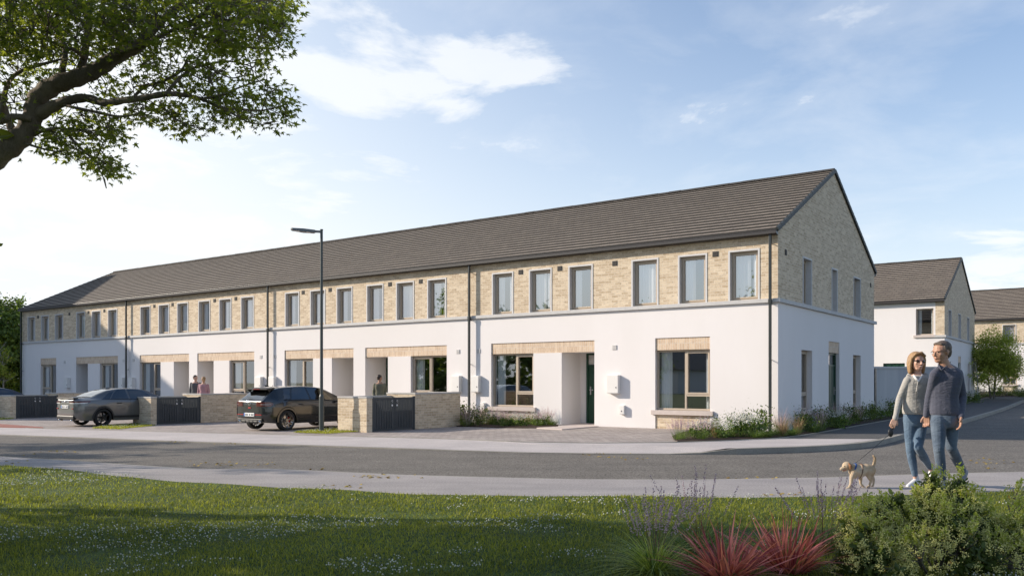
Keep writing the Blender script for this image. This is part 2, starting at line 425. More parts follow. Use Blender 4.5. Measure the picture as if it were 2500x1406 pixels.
# base terrain
mb = MB()
xs = [-600, -300, -150, -90, -70, -60]+[-60+i*4 for i in range(1, 31)]+[70, 90, 150, 300, 600]
ys = [-600, -300, -120, -70]+[-70+i*4 for i in range(1, 43)]+[120, 160, 250, 400, 700]
for y in ys:
    for x in xs:
        p = LW(x, y); mb.v.append((p.x, p.y, zg_l(x, y)-.22))
nx = len(xs)
for j in range(len(ys)-1):
    for i in range(nx-1):
        mb.f.append((j*nx+i, j*nx+i+1, (j+1)*nx+i+1, (j+1)*nx+i)); mb.m.append(0)
g = mb.build('ground', 'field', None, uv=False); tag(g, kind='structure')
# road: a wide sheet under everything between the near path and the far kerb and down the side road
def inward(line, d):
    out = []
    for i, p in enumerate(line):
        a = line[max(0, i-1)]; b = line[min(len(line)-1, i+1)]
        t = (b-a); t.z = 0; t.normalize(); n = Vector((t.y, -t.x, 0))
        out.append(drape(p+n*d, 0))
    return out
near = PL(N_EDGE, -.105)
near_r = near + [drape(LW(20, -3), 0), drape(LW(48, 8), 0)]
def below(l, dz): return [Vector((p.x, p.y, zg(p.x, p.y)+dz)) for p in l]
road_far = below(inward(kerb_top, -.15), -.12)
# main road
main_far = [p for p in road_far[:14]]
strip('road', [below(near, -.12), [a.lerp(b, .5) for a, b in zip(resample(below(near, -.12), 60), resample(below(kt[:14], -.12), 60))], below(inward(kt[:14], -.15), -.12)], 'asphalt', 80)
# side road sheet in the facade frame (4 mm under the main sheet)
mb = MB()
X0 = xk-.6; gx = [X0-3, X0, X0+2, X0+4, X0+7, X0+12, X0+20, X0+35, X0+60]; gy = [-14+2*i for i in range(27)]
for y in gy:
    for x in gx:
        xx = x if y > 0 else x-3
        p = LW(xx, y); mb.v.append((p.x, p.y, zg_l(xx, y)-.124))
for j in range(len(gy)-1):
    for i in range(len(gx)-1):
        k = j*len(gx)+i; mb.f.append((k, k+1, k+1+len(gx), k+len(gx))); mb.m.append(0)
tag(mb.build('side_road', 'asphalt', None, uv=False), kind='structure')
# near footpath with its kerb
n_top = PL(N_EDGE, 0.0); g_edge = PL(G_EDGE, 0.0)
nin = inward(n_top, -.0)
kb = [Vector((a.x, a.y, a.z)) for a in n_top]
kb2 = inward(n_top, .13)
ge = inward(g_edge, .25)
strip('near_kerb', [below(kb, -.2), below(kb, -.01), below(kb2, 0.0)], 'kerb', 80)
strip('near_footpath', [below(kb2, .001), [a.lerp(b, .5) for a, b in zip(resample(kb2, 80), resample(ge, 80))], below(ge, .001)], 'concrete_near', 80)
# far footpath (light concrete along the terrace, dark asphalt up the side road) and its kerb
kin = inward(kerb_top, -.14); 
K3 = []
for i, p in enumerate(kerb_top):
    lift = K_TOP[i][2] if i < len(K_TOP) else 0
    K3.append((p, lift))
ktop = [Vector((p.x, p.y, zg(p.x, p.y)+l)) for p, l in K3]
kback = [Vector((q.x, q.y, zg(q.x, q.y)+l)) for q, (p, l) in zip(kin, K3)]
kbot = [Vector((p.x, p.y, zg(p.x, p.y)-.2)) for p, l in K3]
strip('far_kerb', [kbot, ktop, kback], 'kerb', 200)
# split at the corner: index where the side road begins
def split_line(l, n, f0, f1):
    r = resample(l, 400); a = int(f0*399); b = int(f1*399); return r[a:b+1]
ain_m = ain[:12]; kb_m = kback[:15]
ain_s = ain_all[11:]; kb_s = kback[14:]
def up(l, d): return [Vector((p.x, p.y, p.z+d)) for p in l]
strip('footpath', [up(kb_m, .002), [a.lerp(b, .5) for a, b in zip(resample(kb_m, 90), resample(ain_m, 90))], ain_m], 'concrete', 90)
strip('side_footpath', [up(kb_s, .002), [a.lerp(b, .5) for a, b in zip(resample(kb_s, 90), resample(ain_s, 90))], up(ain_s, .002)], 'asphalt_path', 90)
# edging strip behind the footpath
edg = inward(ain_all, -.09)
strip('path_edging', [up(ain_all, -.15), up(ain_all, .012), up(edg, .012), up(edg, -.1)], 'kerb', 220)
# paved forecourt between the edging and the facades
wall_line = [drape(LW(x, 1.2), .004) for x in (-60, -48, -43, -38, -32, -26, -20, -14, -10, -6, -3)] + [drape(LW(-1.2, .3), .004)]
strip('driveway', [up(edg[:10], .004), wall_line], 'paver', 80)
mb = MB()   # fill the forecourt gradient with a finer sheet is not needed: the terrain is nearly flat here
# entrance slab to the green door
def gpoly(name, pts, dz, mat, th=.05, kind='structure', label=None, cat=None):
    mb = MB(); top = [drape(p, dz) for p in pts]; mb.face(top)
    for a, b in zip(top, top[1:]+top[:1]): mb.face([a, b, b-Vector((0, 0, th)), a-Vector((0, 0, th))])
    o = mb.build(name, mat, None, uv=False, recalc=False); tag(o, label, cat, None, kind); return o
gpoly('entrance_path', [gp(1310, 1046), gp(1372, 1049.5), gp(1462, 1042), LW(lx(1452), 0), LW(lx(1452, 1.1), 1.1), LW(lx(1371), 1.1), LW(lx(1371), 0)], .03, 'pinkslab')
tact = gpoly('tactile_paving', [gp(-60, 1033), gp(-60, 1041), gp(0, 1042.6), gp(106, 1045.6), gp(104, 1044), gp(0, 1036)], .03, 'kerb')
MT['redpave'] = base_mat('redpave', (.33, .13, .10), (.28, .11, .085), 8, .85)
tact.data.materials.clear(); tact.data.materials.append(MT['redpave'])
# planting beds (soil)
bed1 = [LW(lx(1100), -.02), LW(lx(1371)-.1, -.02), gp(1362, 1043), gp(1310, 1045.5), gp(1230, 1045), gp(1120, 1041), gp(1090, 1040)]
gpoly('flower_bed', bed1, .03, 'soil')
inner2 = [gp(1648, 1078), gp(1640, 1066), LW(lx(1690), -.0), LW(-.0, -.0), LW(0, 5), LW(0, 10.8), LW(0, 24.5)]
out2 = inward(ain_all, -.1)
o2 = []
for p in resample(out2, 300):
    x, y = WL(p.x, p.y)
    if gp(1655, 1079).x < p.x and y < 24.5: o2.append(p)
mb = MB(); A = resample(inner2, 60); B = resample(o2, 60)
for i in range(59): mb.face([drape(A[i], .03), drape(A[i+1], .03), drape(B[i+1], .025), drape(B[i], .025)])
tag(mb.build('planting_bed', 'soil', None, uv=False), kind='structure')
# bed in front of the far houses
mb = MB()
fb = [LW(0, 24.5), LW(1.6, 24.8), LW(2.2, 37)]; 
A = resample([LW(-1, 24.5), LW(-1, 49), LW(60, 49.9)], 50); B = resample([p for p in resample(out2, 300) if WL(p.x, p.y)[1] > 24.4], 50)
for i in range(49): mb.face([drape(A[i], .03), drape(A[i+1], .03), drape(B[i+1], .025), drape(B[i], .025)])
tag(mb.build('verge_bed', 'soil', None, uv=False), kind='structure')

# ================================================================ buildings
class Panel:
    """facade plane: u along the wall, w into the building, z up; returns local xyz"""
    def __init__(s, side, off=0.0): s.side = side; s.off = off
    def p(s, u, w, z):
        if s.side == 'front': return (u, w+s.off, z)
        return (s.off-w, u, z)      # right gable: u = depth
    def box(s, mb, u0, u1, w0, w1, z0, z1, mi=0):
        a = s.p(u0, w0, z0); b = s.p(u1, w1, z1)
        mb.box(min(a[0], b[0]), max(a[0], b[0]), min(a[1], b[1]), max(a[1], b[1]), z0, z1, mi)
def wall(mb, P, u0, u1, z0, z1, holes, w=0.0, depth=.32, mi=0, top=None, rev=0):
    """wall face with real openings and reveals; top(u) cuts the head of a gable"""
    us = sorted({u0, u1}|{h[0] for h in holes}|{h[1] for h in holes}); zs = sorted({z0, z1}|{h[2] for h in holes}|{h[3] for h in holes})
    us = [u for u in us if u0 <= u <= u1]; zs = [z for z in zs if z0 <= z <= z1]
    for a, b in zip(us, us[1:]):
        for c, d in zip(zs, zs[1:]):
            m, n = (a+b)/2, (c+d)/2
            if any(h[0] < m < h[1] and h[2] < n < h[3] for h in holes): continue
            mb.face([P.p(a, w, c), P.p(b, w, c), P.p(b, w, d), P.p(a, w, d)], mi)
    for h in holes:
        dp = h[4] if len(h) > 4 else depth
        a, b, c, d = h[:4]; c = max(c, z0); d = min(d, z1)
        for q in ([(a, c), (a, d)], [(b, c), (b, d)], [(a, d), (b, d)], [(a, c), (b, c)]):
            (ua, za), (ub, zb) = q
            mb.face([P.p(ua, w, za), P.p(ub, w, zb), P.p(ub, w+dp, zb), P.p(ua, w+dp, za)], rev)
def ring(mb, P, u0, u1, z0, z1, w0, w1, t, mi=0, bottom=True, tb=None):
    P.box(mb, u0, u0+t, w0, w1, z0, z1, mi); P.box(mb, u1-t, u1, w0, w1, z0, z1, mi)
    P.box(mb, u0+t, u1-t, w0, w1, z1-t, z1, mi)
    if bottom: P.box(mb, u0+t, u1-t, w0, w1, z0, z0+(tb or t), mi)
def curtain_bm(P, u0, u1, w, z0, z1, seed=0):
    mb = MB(); n = max(6, int((u1-u0)/.018)); r = random.Random(seed)
    pr = [(u0+(u1-u0)*i/n, w+.028*math.sin(i*1.15+r.random()*.5)+.01*math.sin(i*.4+seed)) for i in range(n+1)]
    for (a, wa), (b, wb) in zip(pr, pr[1:]):
        mb.face([P.p(a, wa, z0), P.p(b, wb, z0), P.p(b, wb, z1), P.p(a, wa, z1)])
        mb.face([P.p(b, wb+.004, z0), P.p(a, wa+.004, z0), P.p(a, wa+.004, z1), P.p(b, wb+.004, z1)])
    return mb
SEED = [0]
def upper_window(root, P, u0, u1, z0, z1, curtains='LR', blue=False):
    dw = .035 if P.side == 'right' else 0.0
    SEED[0] += 1; r = random.Random(SEED[0]*13)
    m = MB(); t = .045
    P.box(m, u0-.004, u0+t, -.014, .17+dw, z0, z1+.004, 0); P.box(m, u1-t, u1+.004, -.014, .17+dw, z0, z1+.004, 0); P.box(m, u0+t, u1-t, -.014, .17+dw, z1-t, z1+.004, 0)
    w = m.build('window', ['surround'], root)
    m = MB(); a, b, c, d = u0+t, u1-t, z0, z1-t
    ring(m, P, a, b, c, d, .125+dw, .20+dw, .05); ring(m, P, a+.05, b-.05, c+.05, d-.05, .110+dw, .19+dw, .045)
    m.build('frame', 'frame', w, bevel=.004)
    m = MB(); g = .095; m.face([P.p(a+g, .16+dw, c+g), P.p(b-g, .16+dw, c+g), P.p(b-g, .16+dw, d-g), P.p(a+g, .16+dw, d-g)])
    m.build('pane', 'glass_upper', w)
    cw = (b-a)
    sh = r.uniform(.26, .66); curtains = r.choice(['LR', 'LR', 'L', 'LR', 'R'])
    if 'L' in curtains: curtain_bm(P, a+.05, a+.05+cw*sh, .235+dw, c+.02, d, SEED[0]).build('curtain', 'curtain', w, smooth=True, recalc=False)
    if 'R' in curtains: curtain_bm(P, b-.05-cw*r.uniform(.14, .34), b-.05, .235+dw, c+.02, d, SEED[0]+50).build('curtain', 'curtain', w, smooth=True, recalc=False)
    return w
def lower_window(root, P, u0, u1, z0, z1, mull, casement, w0=.11, sill=True, curtains='LR', tz=.98, blue=False, cm='curtain', split=True, sillext=.11):
    SEED[0] += 1
    m = MB(); t = .055
    ring(m, P, u0, u1, z0, z1, w0, w0+.075, t)
    if split:
        P.box(m, mull-t/2, mull+t/2, w0, w0+.075, z0+t, z1-t)
        cu0, cu1 = (mull+t/2, u1-t) if casement == 'R' else (u0+t, mull-t/2)
        fu0, fu1 = (u0+t, mull-t/2) if casement == 'R' else (mull+t/2, u1-t)
    else:
        cu0, cu1 = u0+t, u1-t; fu0 = fu1 = None
    if tz:
        P.box(m, cu0, cu1, w0, w0+.075, tz-.03, tz+.03)
        ring(m, P, cu0, cu1, tz+.03, z1-t, w0-.014, w0+.06, .05)
    w = m.build('window', 'frame', root, bevel=.004)
    panes = []
    if tz: panes += [(cu0+.05, cu1-.05, tz+.08, z1-t-.05), (cu0, cu1, z0+t, tz-.03)]
    else: panes += [(cu0, cu1, z0+t, z1-t)]
    if fu0 is not None: panes.append((fu0, fu1, z0+t, z1-t))
    for a, b, c, d in panes:
        m = MB(); m.face([P.p(a, w0+.045, c), P.p(b, w0+.045, c), P.p(b, w0+.045, d), P.p(a, w0+.045, d)]); m.build('pane', 'glass', w)
    W = u1-u0
    if 'L' in curtains: curtain_bm(P, u0+.08, u0+.08+W*.2, w0+.15, z0+.03, z1-.03, SEED[0]).build('curtain', cm, w, smooth=True, recalc=False)
    if 'R' in curtains: curtain_bm(P, u1-.06-W*.1, u1-.06, w0+.15, z0+.03, z1-.03, SEED[0]+9).build('curtain', cm, w, smooth=True, recalc=False)
    if sill:
        m = MB(); e = sillext
        P.box(m, u0-e, u1+e, -.072, 0, z0-.135, z0-.004); P.box(m, u0+.001, u1-.001, 0, w0, z0-.135, z0-.004)
        m.build('sill', 'sill', w, bevel=.006)
    return w
def door(root, P, u0, u1, w0, z0, z1, glass=True, hinge='R'):
    m = MB(); ring(m, P, u0, u1, z0, z1, w0-.03, w0+.05, .06, bottom=False)
    a, b = u0+.06, u1-.06; zt = z1-.42
    P.box(m, a, b, w0, w0+.04, z0, zt); P.box(m, a, b, w0-.02, w0+.05, zt, zt+.05)
    for k in range(1, 6): P.box(m, a+(b-a)*k/6-.004, a+(b-a)*k/6+.004, w0-.006, w0, z0+.05, zt-.02)
    d = m.build('door', 'door_green', root, bevel=.004)
    m = MB(); m.face([P.p(a+.02, w0+.02, zt+.05), P.p(b-.02, w0+.02, zt+.05), P.p(b-.02, w0+.02, z1-.06), P.p(a+.02, w0+.02, z1-.06)])
    g = .0
    m.build('pane', 'glass', d)
    m = MB(); hx = a+.09 if hinge == 'R' else b-.09
    P.box(m, hx-.02, hx+.02, w0-.018, w0-.001, z0+.92, z0+1.18); P.box(m, hx-.015, hx+.12 if hinge == 'R' else hx+.015, w0-.065, w0-.045, z0+1.06, z0+1.085); P.box(m, hx-.012, hx+.012, w0-.05, w0-.018, z0+1.06, z0+1.085)
    m.build('handle', 'steel', d)
    return d
def slab_roof(root, x0, x1, D, ze, zr, oh=.16, verge_r=True, verge_l=True):
    """courses of tiles stepped up both slopes, ridge tiles, verges, gutter"""
    m = MB(); half = D/2; run_ = half+oh; rise = zr-ze; n = 20; L = math.hypot(run_, rise); sl = rise/run_
    th = .028
    for side in (0, 1):
        for k in range(n):
            ya, yb = run_*k/n, run_*(k+1)/n
            za, zb = ze+rise*k/n, ze+rise*(k+1)/n
            Y = (lambda y: -oh+y) if side == 0 else (lambda y: D+oh-y)
            i = len(m.v)
            top = .052
            # tilted course: the low edge is lifted, its butt face is coloured dark to strengthen the shadow line
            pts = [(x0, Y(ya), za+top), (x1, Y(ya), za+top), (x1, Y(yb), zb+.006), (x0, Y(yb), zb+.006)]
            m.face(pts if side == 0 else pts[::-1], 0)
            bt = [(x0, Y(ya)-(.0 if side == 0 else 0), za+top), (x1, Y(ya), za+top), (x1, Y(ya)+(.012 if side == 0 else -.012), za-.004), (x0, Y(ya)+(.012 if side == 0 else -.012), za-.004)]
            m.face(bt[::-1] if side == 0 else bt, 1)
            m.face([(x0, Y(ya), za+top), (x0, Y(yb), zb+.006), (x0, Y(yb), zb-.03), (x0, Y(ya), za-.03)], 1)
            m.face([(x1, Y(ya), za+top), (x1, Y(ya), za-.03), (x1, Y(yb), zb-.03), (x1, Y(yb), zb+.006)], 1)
        Y = (lambda y: -oh+y) if side == 0 else (lambda y: D+oh-y)
        m.face([(x0, Y(0), ze-.03), (x1, Y(0), ze-.03), (x1, Y(run_), zr-.03), (x0, Y(run_), zr-.03)], 1)
    r = m.build('roof', ['roof_tile', 'tile_edge'], root, recalc=False, uv=False)
    # uv: along x and up the slope
    me = r.data; uvl = me.uv_layers.new(name='UVMap')
    for lp in me.loops:
        c = me.vertices[lp.vertex_index].co
        yy = c.y+oh if c.y < half else D+oh-c.y
        uvl.data[lp.index].uv = (c.x, yy/run_*n*.30)
    # ridge tiles
    m = MB(); x = x0; rr = random.Random(5)
    while x < x1-.05:
        xe = min(x+.45, x1)
        dz = rr.uniform(-.004, .004)
        pts = []
        for k in range(7):
            a = math.pi*k/6; pts.append((half+math.cos(a)*.13, zr+.0+dz+math.sin(a)*.085))
        for (ya, za), (yb, zb) in zip(pts, pts[1:]): m.face([(x, ya, za), (xe-.008, ya, za), (xe-.008, yb, zb), (x, yb, zb)], 0)
        m.face([(xe-.008, y_, z_) for y_, z_ in pts], 0); m.face([(x, y_, z_) for y_, z_ in pts], 0)
        x = xe
    m.build('ridge_tiles', 'tile_edge', r, recalc=False, smooth=False)
    # verge caps on the gable ends
    for xx, on in ((x1, verge_r), (x0, verge_l)):
        if not on: continue
        m = MB()
        for k in range(n):
            for side in (0, 1):
                ya, yb = run_*k/n, run_*(k+1)/n
                Y = (lambda y: -oh+y) if side == 0 else (lambda y: D+oh-y)
                a = Vector((xx, Y(ya), ze+rise*k/n+.005)); b = Vector((xx, Y(yb), ze+rise*(k+1)/n-.01))
                m.prism(a, b, .07, .11)
        m.build('verge', 'verge', r)
    m = MB()
    for y0, y1, dy in ((-oh-.085, -oh+.02, 0), (D+oh-.02, D+oh+.085, 1)):
        m.box(x0+.01, x1-.004, min(y0, y1), max(y0, y1), ze-.115, ze-.015)
        m.box(x0+.01, x1-.02, (-oh+.021 if dy == 0 else D+.002), (-.002 if dy == 0 else D+oh-.021), ze-.13, ze-.05)
        m.box(x0-.0, x1-.0, min(y0, y1)-.012, max(y0, y1)-.08 if dy == 0 else max(y0, y1)+.012, ze-.03, ze-.012)
    m.build('gutter', 'gutter', root, bevel=.008)
    return r
def downpipe(root, x, ztop, zb=-.4, w=.145, mid=3.52):
    m = MB(); m.box(x-.036, x+.036, -w-.036, -w+.036, zb, ztop)
    m.box(x-.045, x+.045, -w-.045, -w+.045, mid-.08, mid+.06)
    for z in (ztop-.25, mid-.06, 1.95): m.box(x-.012, x+.012, -w, -.002, z-.012, z+.012)
    return m.build('downpipe', 'pipe', root, bevel=.012)
def vent(root, P, uc, zc, w=.17, h=.15, mat='vent'):
    m = MB(); P.box(m, uc-w/2, uc+w/2, -.012, 0.0, zc-h/2, zc+h/2)
    for k in range(5): P.box(m, uc-w/2+.012, uc+w/2-.012, -.022, -.012, zc-h/2+.012+k*.027, zc-h/2+.026+k*.027)
    return m.build('wall_vent', mat, root)
def meter_box(root, P, u0, u1, z0, z1, d=.16, key=None):
    m = MB(); P.box(m, u0, u1, -d, 0.0, z0, z1); P.box(m, u0-.006, u1+.006, -d-.012, -d-.001, z0+.02, z1-.012)
    b = m.build('meter_box', 'box', root, bevel=.006)
    m = MB(); k = u1-.06 if key is None else key; P.box(m, k-.012, k+.012, -d-.022, -d-.012, z0+(z1-z0)*.3, z0+(z1-z0)*.3+.035); m.build('keyhole', 'keyhole', b)
    return b
def gable_wall(mb, P, D, z0, ze, zr, holes, mi=0):
    wall(mb, P, 0, D, z0, ze, holes, mi=mi, depth=.3, rev=mi)
    mb.face([P.p(0, 0, ze), P.p(D, 0, ze), P.p(D/2, 0, zr)], mi)
ZE = 5.42; ZR = 8.10; BAND = (3.495, 3.60)
# ---------------------------------------------------------------- main terrace
T = empty('terraced_building', P0, ANG, 'long two storey terrace with buff brick above white render under one grey tiled roof', 'building')
FP = Panel('front'); D = 10.85; XL = -43.02
up_c = [9.165, 7.66, 6.155, 3.945, 2.445, .94, 19.765, 18.235, 16.71, 15.075, 13.555, 12.04, 30.47, 28.905, 27.39, 25.73, 24.2, 22.66, 41.925, 40.355, 38.81, 36.535, 34.98, 33.41]
UW = .88
upH = [(-c-UW/2, -c+UW/2, 3.6, 4.985) for c in up_c]
LT, LB, ST, SB = 2.637, 2.283, .545, .41
lints = [(9.64, 5.66), (3.61, 1.92), (20.24, 16.22), (15.59, 11.58), (30.96, 26.89), (26.26, 22.2), (40.88, 39.13), (37.02, 32.92)]
wins = [(9.64, 7.93, 8.67, 'R'), (3.61, 1.92, 2.70, 'R'), (20.24, 18.51, 19.23, 'R'), (13.28, 11.58, 12.38, 'L'), (30.96, 29.18, 29.88, 'R'), (23.91, 22.2, 23.0, 'L'), (40.88, 39.13, 39.9, 'L'), (34.64, 32.92, 33.64, 'L')]
recs = [(6.85, 5.66, 'R'), (17.42, 16.22, 'R'), (15.59, 14.41, 'L'), (28.1, 26.89, 'R'), (26.26, 25.04, 'L'), (37.02, 35.82, 'L')]
GP = Panel('right')
gU = [(ly(1959.5), ly(1981.6)), (ly(2030), ly(2044.3)), (ly(2083.7), ly(2101))]
gU = [(1.12, 2.0), (4.92, 5.8), (8.05, 8.95)] if False else gU
gL = [(ly(1956.5), ly(1983)), (ly(2082.6), ly(2101.3))]; gD = (ly(2023), ly(2049.5))

# upper brick
m = MB(); wall(m, FP, XL, 0, 3.5, ZE+.06, upH, depth=.3)
gable_wall(m, GP, D, 3.5, ZE+.06, ZR-.06, [(a, b, 3.6, 4.985) for a, b in gU])
m.face([(XL, D, 3.5), (0, D, 3.5), (0, D, ZE+.06), (XL, D, ZE+.06)])
m.face([(XL, 0, 3.5), (XL, D, 3.5), (XL, D, ZE+.06), (XL, 0, ZE+.06)]); m.face([(XL, 0, ZE+.06), (XL, D, ZE+.06), (XL, D/2, ZR-.06)])
m.build('brick_wall', 'brick', T, recalc=False)
# lower render
holes = [(-a, -b, LB, LT, .03) for a, b in lints] + [(-a, -b, -.8, LB, .32) for a, b, _, _ in wins] + [(-a, -b, -.8, LB, 1.15) for a, b, _ in recs]
m = MB(); wall(m, FP, XL, 0, -.8, BAND[0]+.02, holes)
gh = [(a, b, .04, LB, .3) for a, b in gL]+[(gD[0], gD[1], -.8, LT, .3)]
wall(m, GP, 0, D, -.8, BAND[0]+.02, gh)
m.face([(XL, D, -.8), (0, D, -.8), (0, D, 3.52), (XL, D, 3.52)]); m.face([(XL, 0, -.8), (XL, D, -.8), (XL, D, 3.52), (XL, 0, 3.52)])
for a, b, sd in recs: m.face([(-a, 1.15, -.8), (-b, 1.15, -.8), (-b, 1.15, LB), (-a, 1.15, LB)])
m.build('render_wall', 'render', T, recalc=False)
# band course
m = MB(); m.box(XL-.02, .075, -.075, .0, *BAND); m.box(0.0, .075, 0.0, D+.12, *BAND)
m.build('band_course', 'precast', T, bevel=.005)
# soldier lintels and brick aprons
for a, b in lints:
    m = MB(); FP.box(m, -a, -b, .03, .10, LB+.002, LT-.001); m.build('brick_lintel', 'soldier', T)
for a, b, _, _ in wins:
    m = MB(); FP.box(m, -a+.001, -b-.001, .03, .10, -.8, SB); m.build('brick_apron', 'brick', T)
m = MB(); GP.box(m, gD[0]+.001, gD[1]-.001, .03, .12, LB+.002, LT-.001); m.build('brick_lintel', 'soldier', T)
for a, b in gL:
    m = MB(); GP.box(m, a+.001, b-.001, .03, .1, -.5, SB); m.build('brick_apron', 'brick', T)
for i, c in enumerate(up_c): upper_window(T, FP, -c-UW/2, -c+UW/2, 3.601, 4.985)
for a, b in gU: upper_window(T, GP, a, b, 3.601, 4.985)
for i, (a, b, mu, cs) in enumerate(wins): lower_window(T, FP, -a, -b, ST, LB, -mu, cs, curtains='LR' if i in (1,) else 'L')
for a, b in gL: lower_window(T, GP, a, b, ST, LB, 0, 'R', split=False, curtains='L', cm='curtain_blue', w0=.16, sillext=.07)
for a, b, sd in recs:
    if sd == 'R': door(T, FP, -b-.94, -b-.02, 1.12, .03, LB, hinge='R')
    else: door(T, FP, -a+.02, -a+.94, 1.12, .0, LB, hinge='L')
door(T, GP, gD[0], gD[1], .14, .02, LB, hinge='L')
slab_roof(T, XL-.02, .03, D, ZE, ZR)
for x in (-42.85, -31.92, -21.13, -10.47, -.165): downpipe(T, x, 5.32)
for s_ in (8.43, 6.92, 4.95, 1.76, 19.1, 17.52, 14.31, 12.8, 29.7, 28.2, 24.97, 23.46, 41.15, 37.7, 35.75, 34.2): vent(T, FP, -s_, 4.935)
vent(T, GP, (ly(1915)+ly(1921))/2, 4.9, .15, .16); vent(T, GP, (ly(2123)+ly(2127.5))/2, 4.9, .15, .16)
for s_ in (4.96, 11.07, 10.17, 21.75, 20.85, 32.4, 31.5, 38.2): vent(T, FP, -s_, 2.40, .16, .14, 'vent_white')
for s0, s1 in ((5.13, 4.76), (11.24, 10.9), (10.37, 10.06), (21.92, 21.58), (21.05, 20.72), (32.6, 32.22), (31.7, 31.35), (37.95, 37.6)): meter_box(T, FP, -s0, -s1, 1.01, 1.57)
for s0, s1 in ((4.74, 4.59), (10.02, 9.86)): meter_box(T, FP, -s0, -s1, .39, .66, d=.10, key=-(s0+s1)/2)
# rooms behind the glass
m = MB(); m.box(XL+.3, -.3, 3.0, 3.1, -.3, ZE); m.box(XL+.3, -.3, .33, 2.99, 3.0, 3.1); m.box(XL+.3, -.3, .33, 2.99, -.4, .0)
for x in (-32.0, -26.5, -21.3, -16, -10.6, -5.2, -3.9): m.box(x-.05, x+.05, .34, 2.98, .02, 2.98)
m.box(-5.4, -5.3, 1.3, 2.9, 0, 2.9)
m.build('room_partition', 'interior', T)
# house plant inside the left window of the corner house
hp = empty('potted_plant', LW(-8.55, .62, .45), ANG, 'leafy green pot plant behind the ground floor window left of the green front door', 'plant')
m = MB(); m.tube([(0, 0, 0), (0, 0, .16)], [.07, .09], 12); m.build('pot', 'gatedark', hp)
m = MB()
for k in range(16):
    a = k*2.4; el = .5+.5*(k % 3)/2; d = Vector((math.cos(a)*math.cos(el), math.sin(a)*math.cos(el), math.sin(el))); sd = Vector((-math.sin(a), math.cos(a), 0))
    p0 = Vector((0, 0, .15)); L = .25+.1*(k % 4)/3
    q = [p0, p0+d*L*.5+sd*.03+Vector((0, 0, .02)), p0+d*L, p0+d*L*.5-sd*.03+Vector((0, 0, .02))]; m.face(q)
base_mat('houseleaf', (.03, .07, .02), (.05, .11, .03), 5, .5); m.build('leaves', 'houseleaf', hp)

# ---------------------------------------------------------------- second house beyond the garden wall
def L2(px, d, x=0): return lx(px, d)
d2 = 24.93; x2 = .22; z2 = .12
H2o = LW(x2, d2, z2)
H2 = empty('corner_house', H2o, ANG, 'white rendered house with a buff brick gable behind the walking couple', 'building')
def h2x(px): return lx(px, d2)-x2
m = MB(); uw = (h2x(2236), h2x(2279), 3.63, 4.98)
P2 = Panel('front'); G2 = Panel('right'); W2 = 16.0
gx0, gx1 = h2x(2156), h2x(2209)
wall(m, P2, -W2, -.42, -1, ZE+.06, [uw, (gx0, gx1, -1, 2.2, .3)], depth=.3)
gU2 = [(1.2, 2.1), (4.45, 5.35), (7.7, 8.6)]; gL2 = [(1.1, 2.0), (8.0, 8.9)]; gD2 = (4.4, 5.4)
wall(m, G2, 0, D, -1, BAND[0]+.02, [(a, b, -.1, LB, .3) for a, b in gL2]+[(gD2[0], gD2[1], -.1, LT, .3)])
m.face([(-.42, 0, -1), (0, 0, -1), (0, 0, 3.52), (-.42, 0, 3.52)])
m.face([(-W2, D, -1), (0, D, -1), (0, D, ZE), (-W2, D, ZE)]); m.face([(-W2, 0, -1), (-W2, D, -1), (-W2, D, ZE), (-W2, 0, ZE)])
m.build('render_wall', 'render', H2, recalc=False)
m = MB(); wall(m, P2, -.42, 0, 3.5, ZE+.06, []); gable_wall(m, G2, D, 3.5, ZE+.06, ZR-.06, [(a, b, 3.6, 4.985) for a, b in gU2]); m.build('brick_wall', 'brick', H2, recalc=False)
m = MB(); m.box(-.45, .075, -.075, 0, *BAND); m.box(0, .075, 0, D+.1, *BAND); m.build('band_course', 'precast', H2)
lower_window(H2, P2, uw[0], uw[1], uw[2], uw[3], 0, 'R', split=False, tz=0, curtains='LR')
for a, b in gU2: upper_window(H2, G2, a, b, 3.601, 4.985)
for a, b in gL2: lower_window(H2, G2, a, b, ST, LB, 0, 'R', split=False, curtains='', sillext=.07)
m = MB(); G2.box(m, gD2[0], gD2[1], .03, .12, LB, LT-.001); m.build('brick_lintel', 'soldier', H2)
door(H2, G2, gD2[0], gD2[1], .14, 0, LB); 
m = MB(); P2.box(m, gx0, gx1, .08, .14, -.5, 2.2)
for k in range(1, 3): P2.box(m, gx0+(gx1-gx0)*k/3-.03, gx0+(gx1-gx0)*k/3+.03, .05, .08, -.5, 2.2)
m.build('patio_door', 'door_green', H2)
m = MB(); m.box(-W2+.3, -.3, 2.5, 2.6, -.3, ZE); m.build('room_partition', 'interior', H2)
slab_roof(H2, -W2, .03, D, ZE, ZR)
# ---------------------------------------------------------------- third house at the end of the side road
d3 = 50.0; z3 = .62
H3 = empty('end_house', LW(12.0, d3, z3), ANG, 'brick and white house at the end of the side road behind the small round tree', 'building')
def h3x(px): return lx(px, d3)-12.0
P3 = Panel('front'); W3 = 26.0
u3 = (h3x(2447), h3x(2481)); l3 = (h3x(2449), h3x(2483))
ups = [(u3[0]+k, u3[1]+k, 3.6, 4.985) for k in (-8.0, -5.2, 0.0, 2.6, 5.6)]
lows = [(l3[0]+k, l3[1]+k) for k in (-7.5, 0, 5.5)]
m = MB(); wall(m, P3, -W3, 0, 3.5, ZE+.06, ups); m.face([(0, 0, 3.5), (0, D, 3.5), (0, D, ZE), (0, D/2, ZR), (0, 0, ZE)]); m.face([(-W3, 0, 3.5), (-W3, D, 3.5), (-W3, D, ZE), (-W3, D/2, ZR), (-W3, 0, ZE)]); m.build('brick_wall', 'brick', H3, recalc=False)
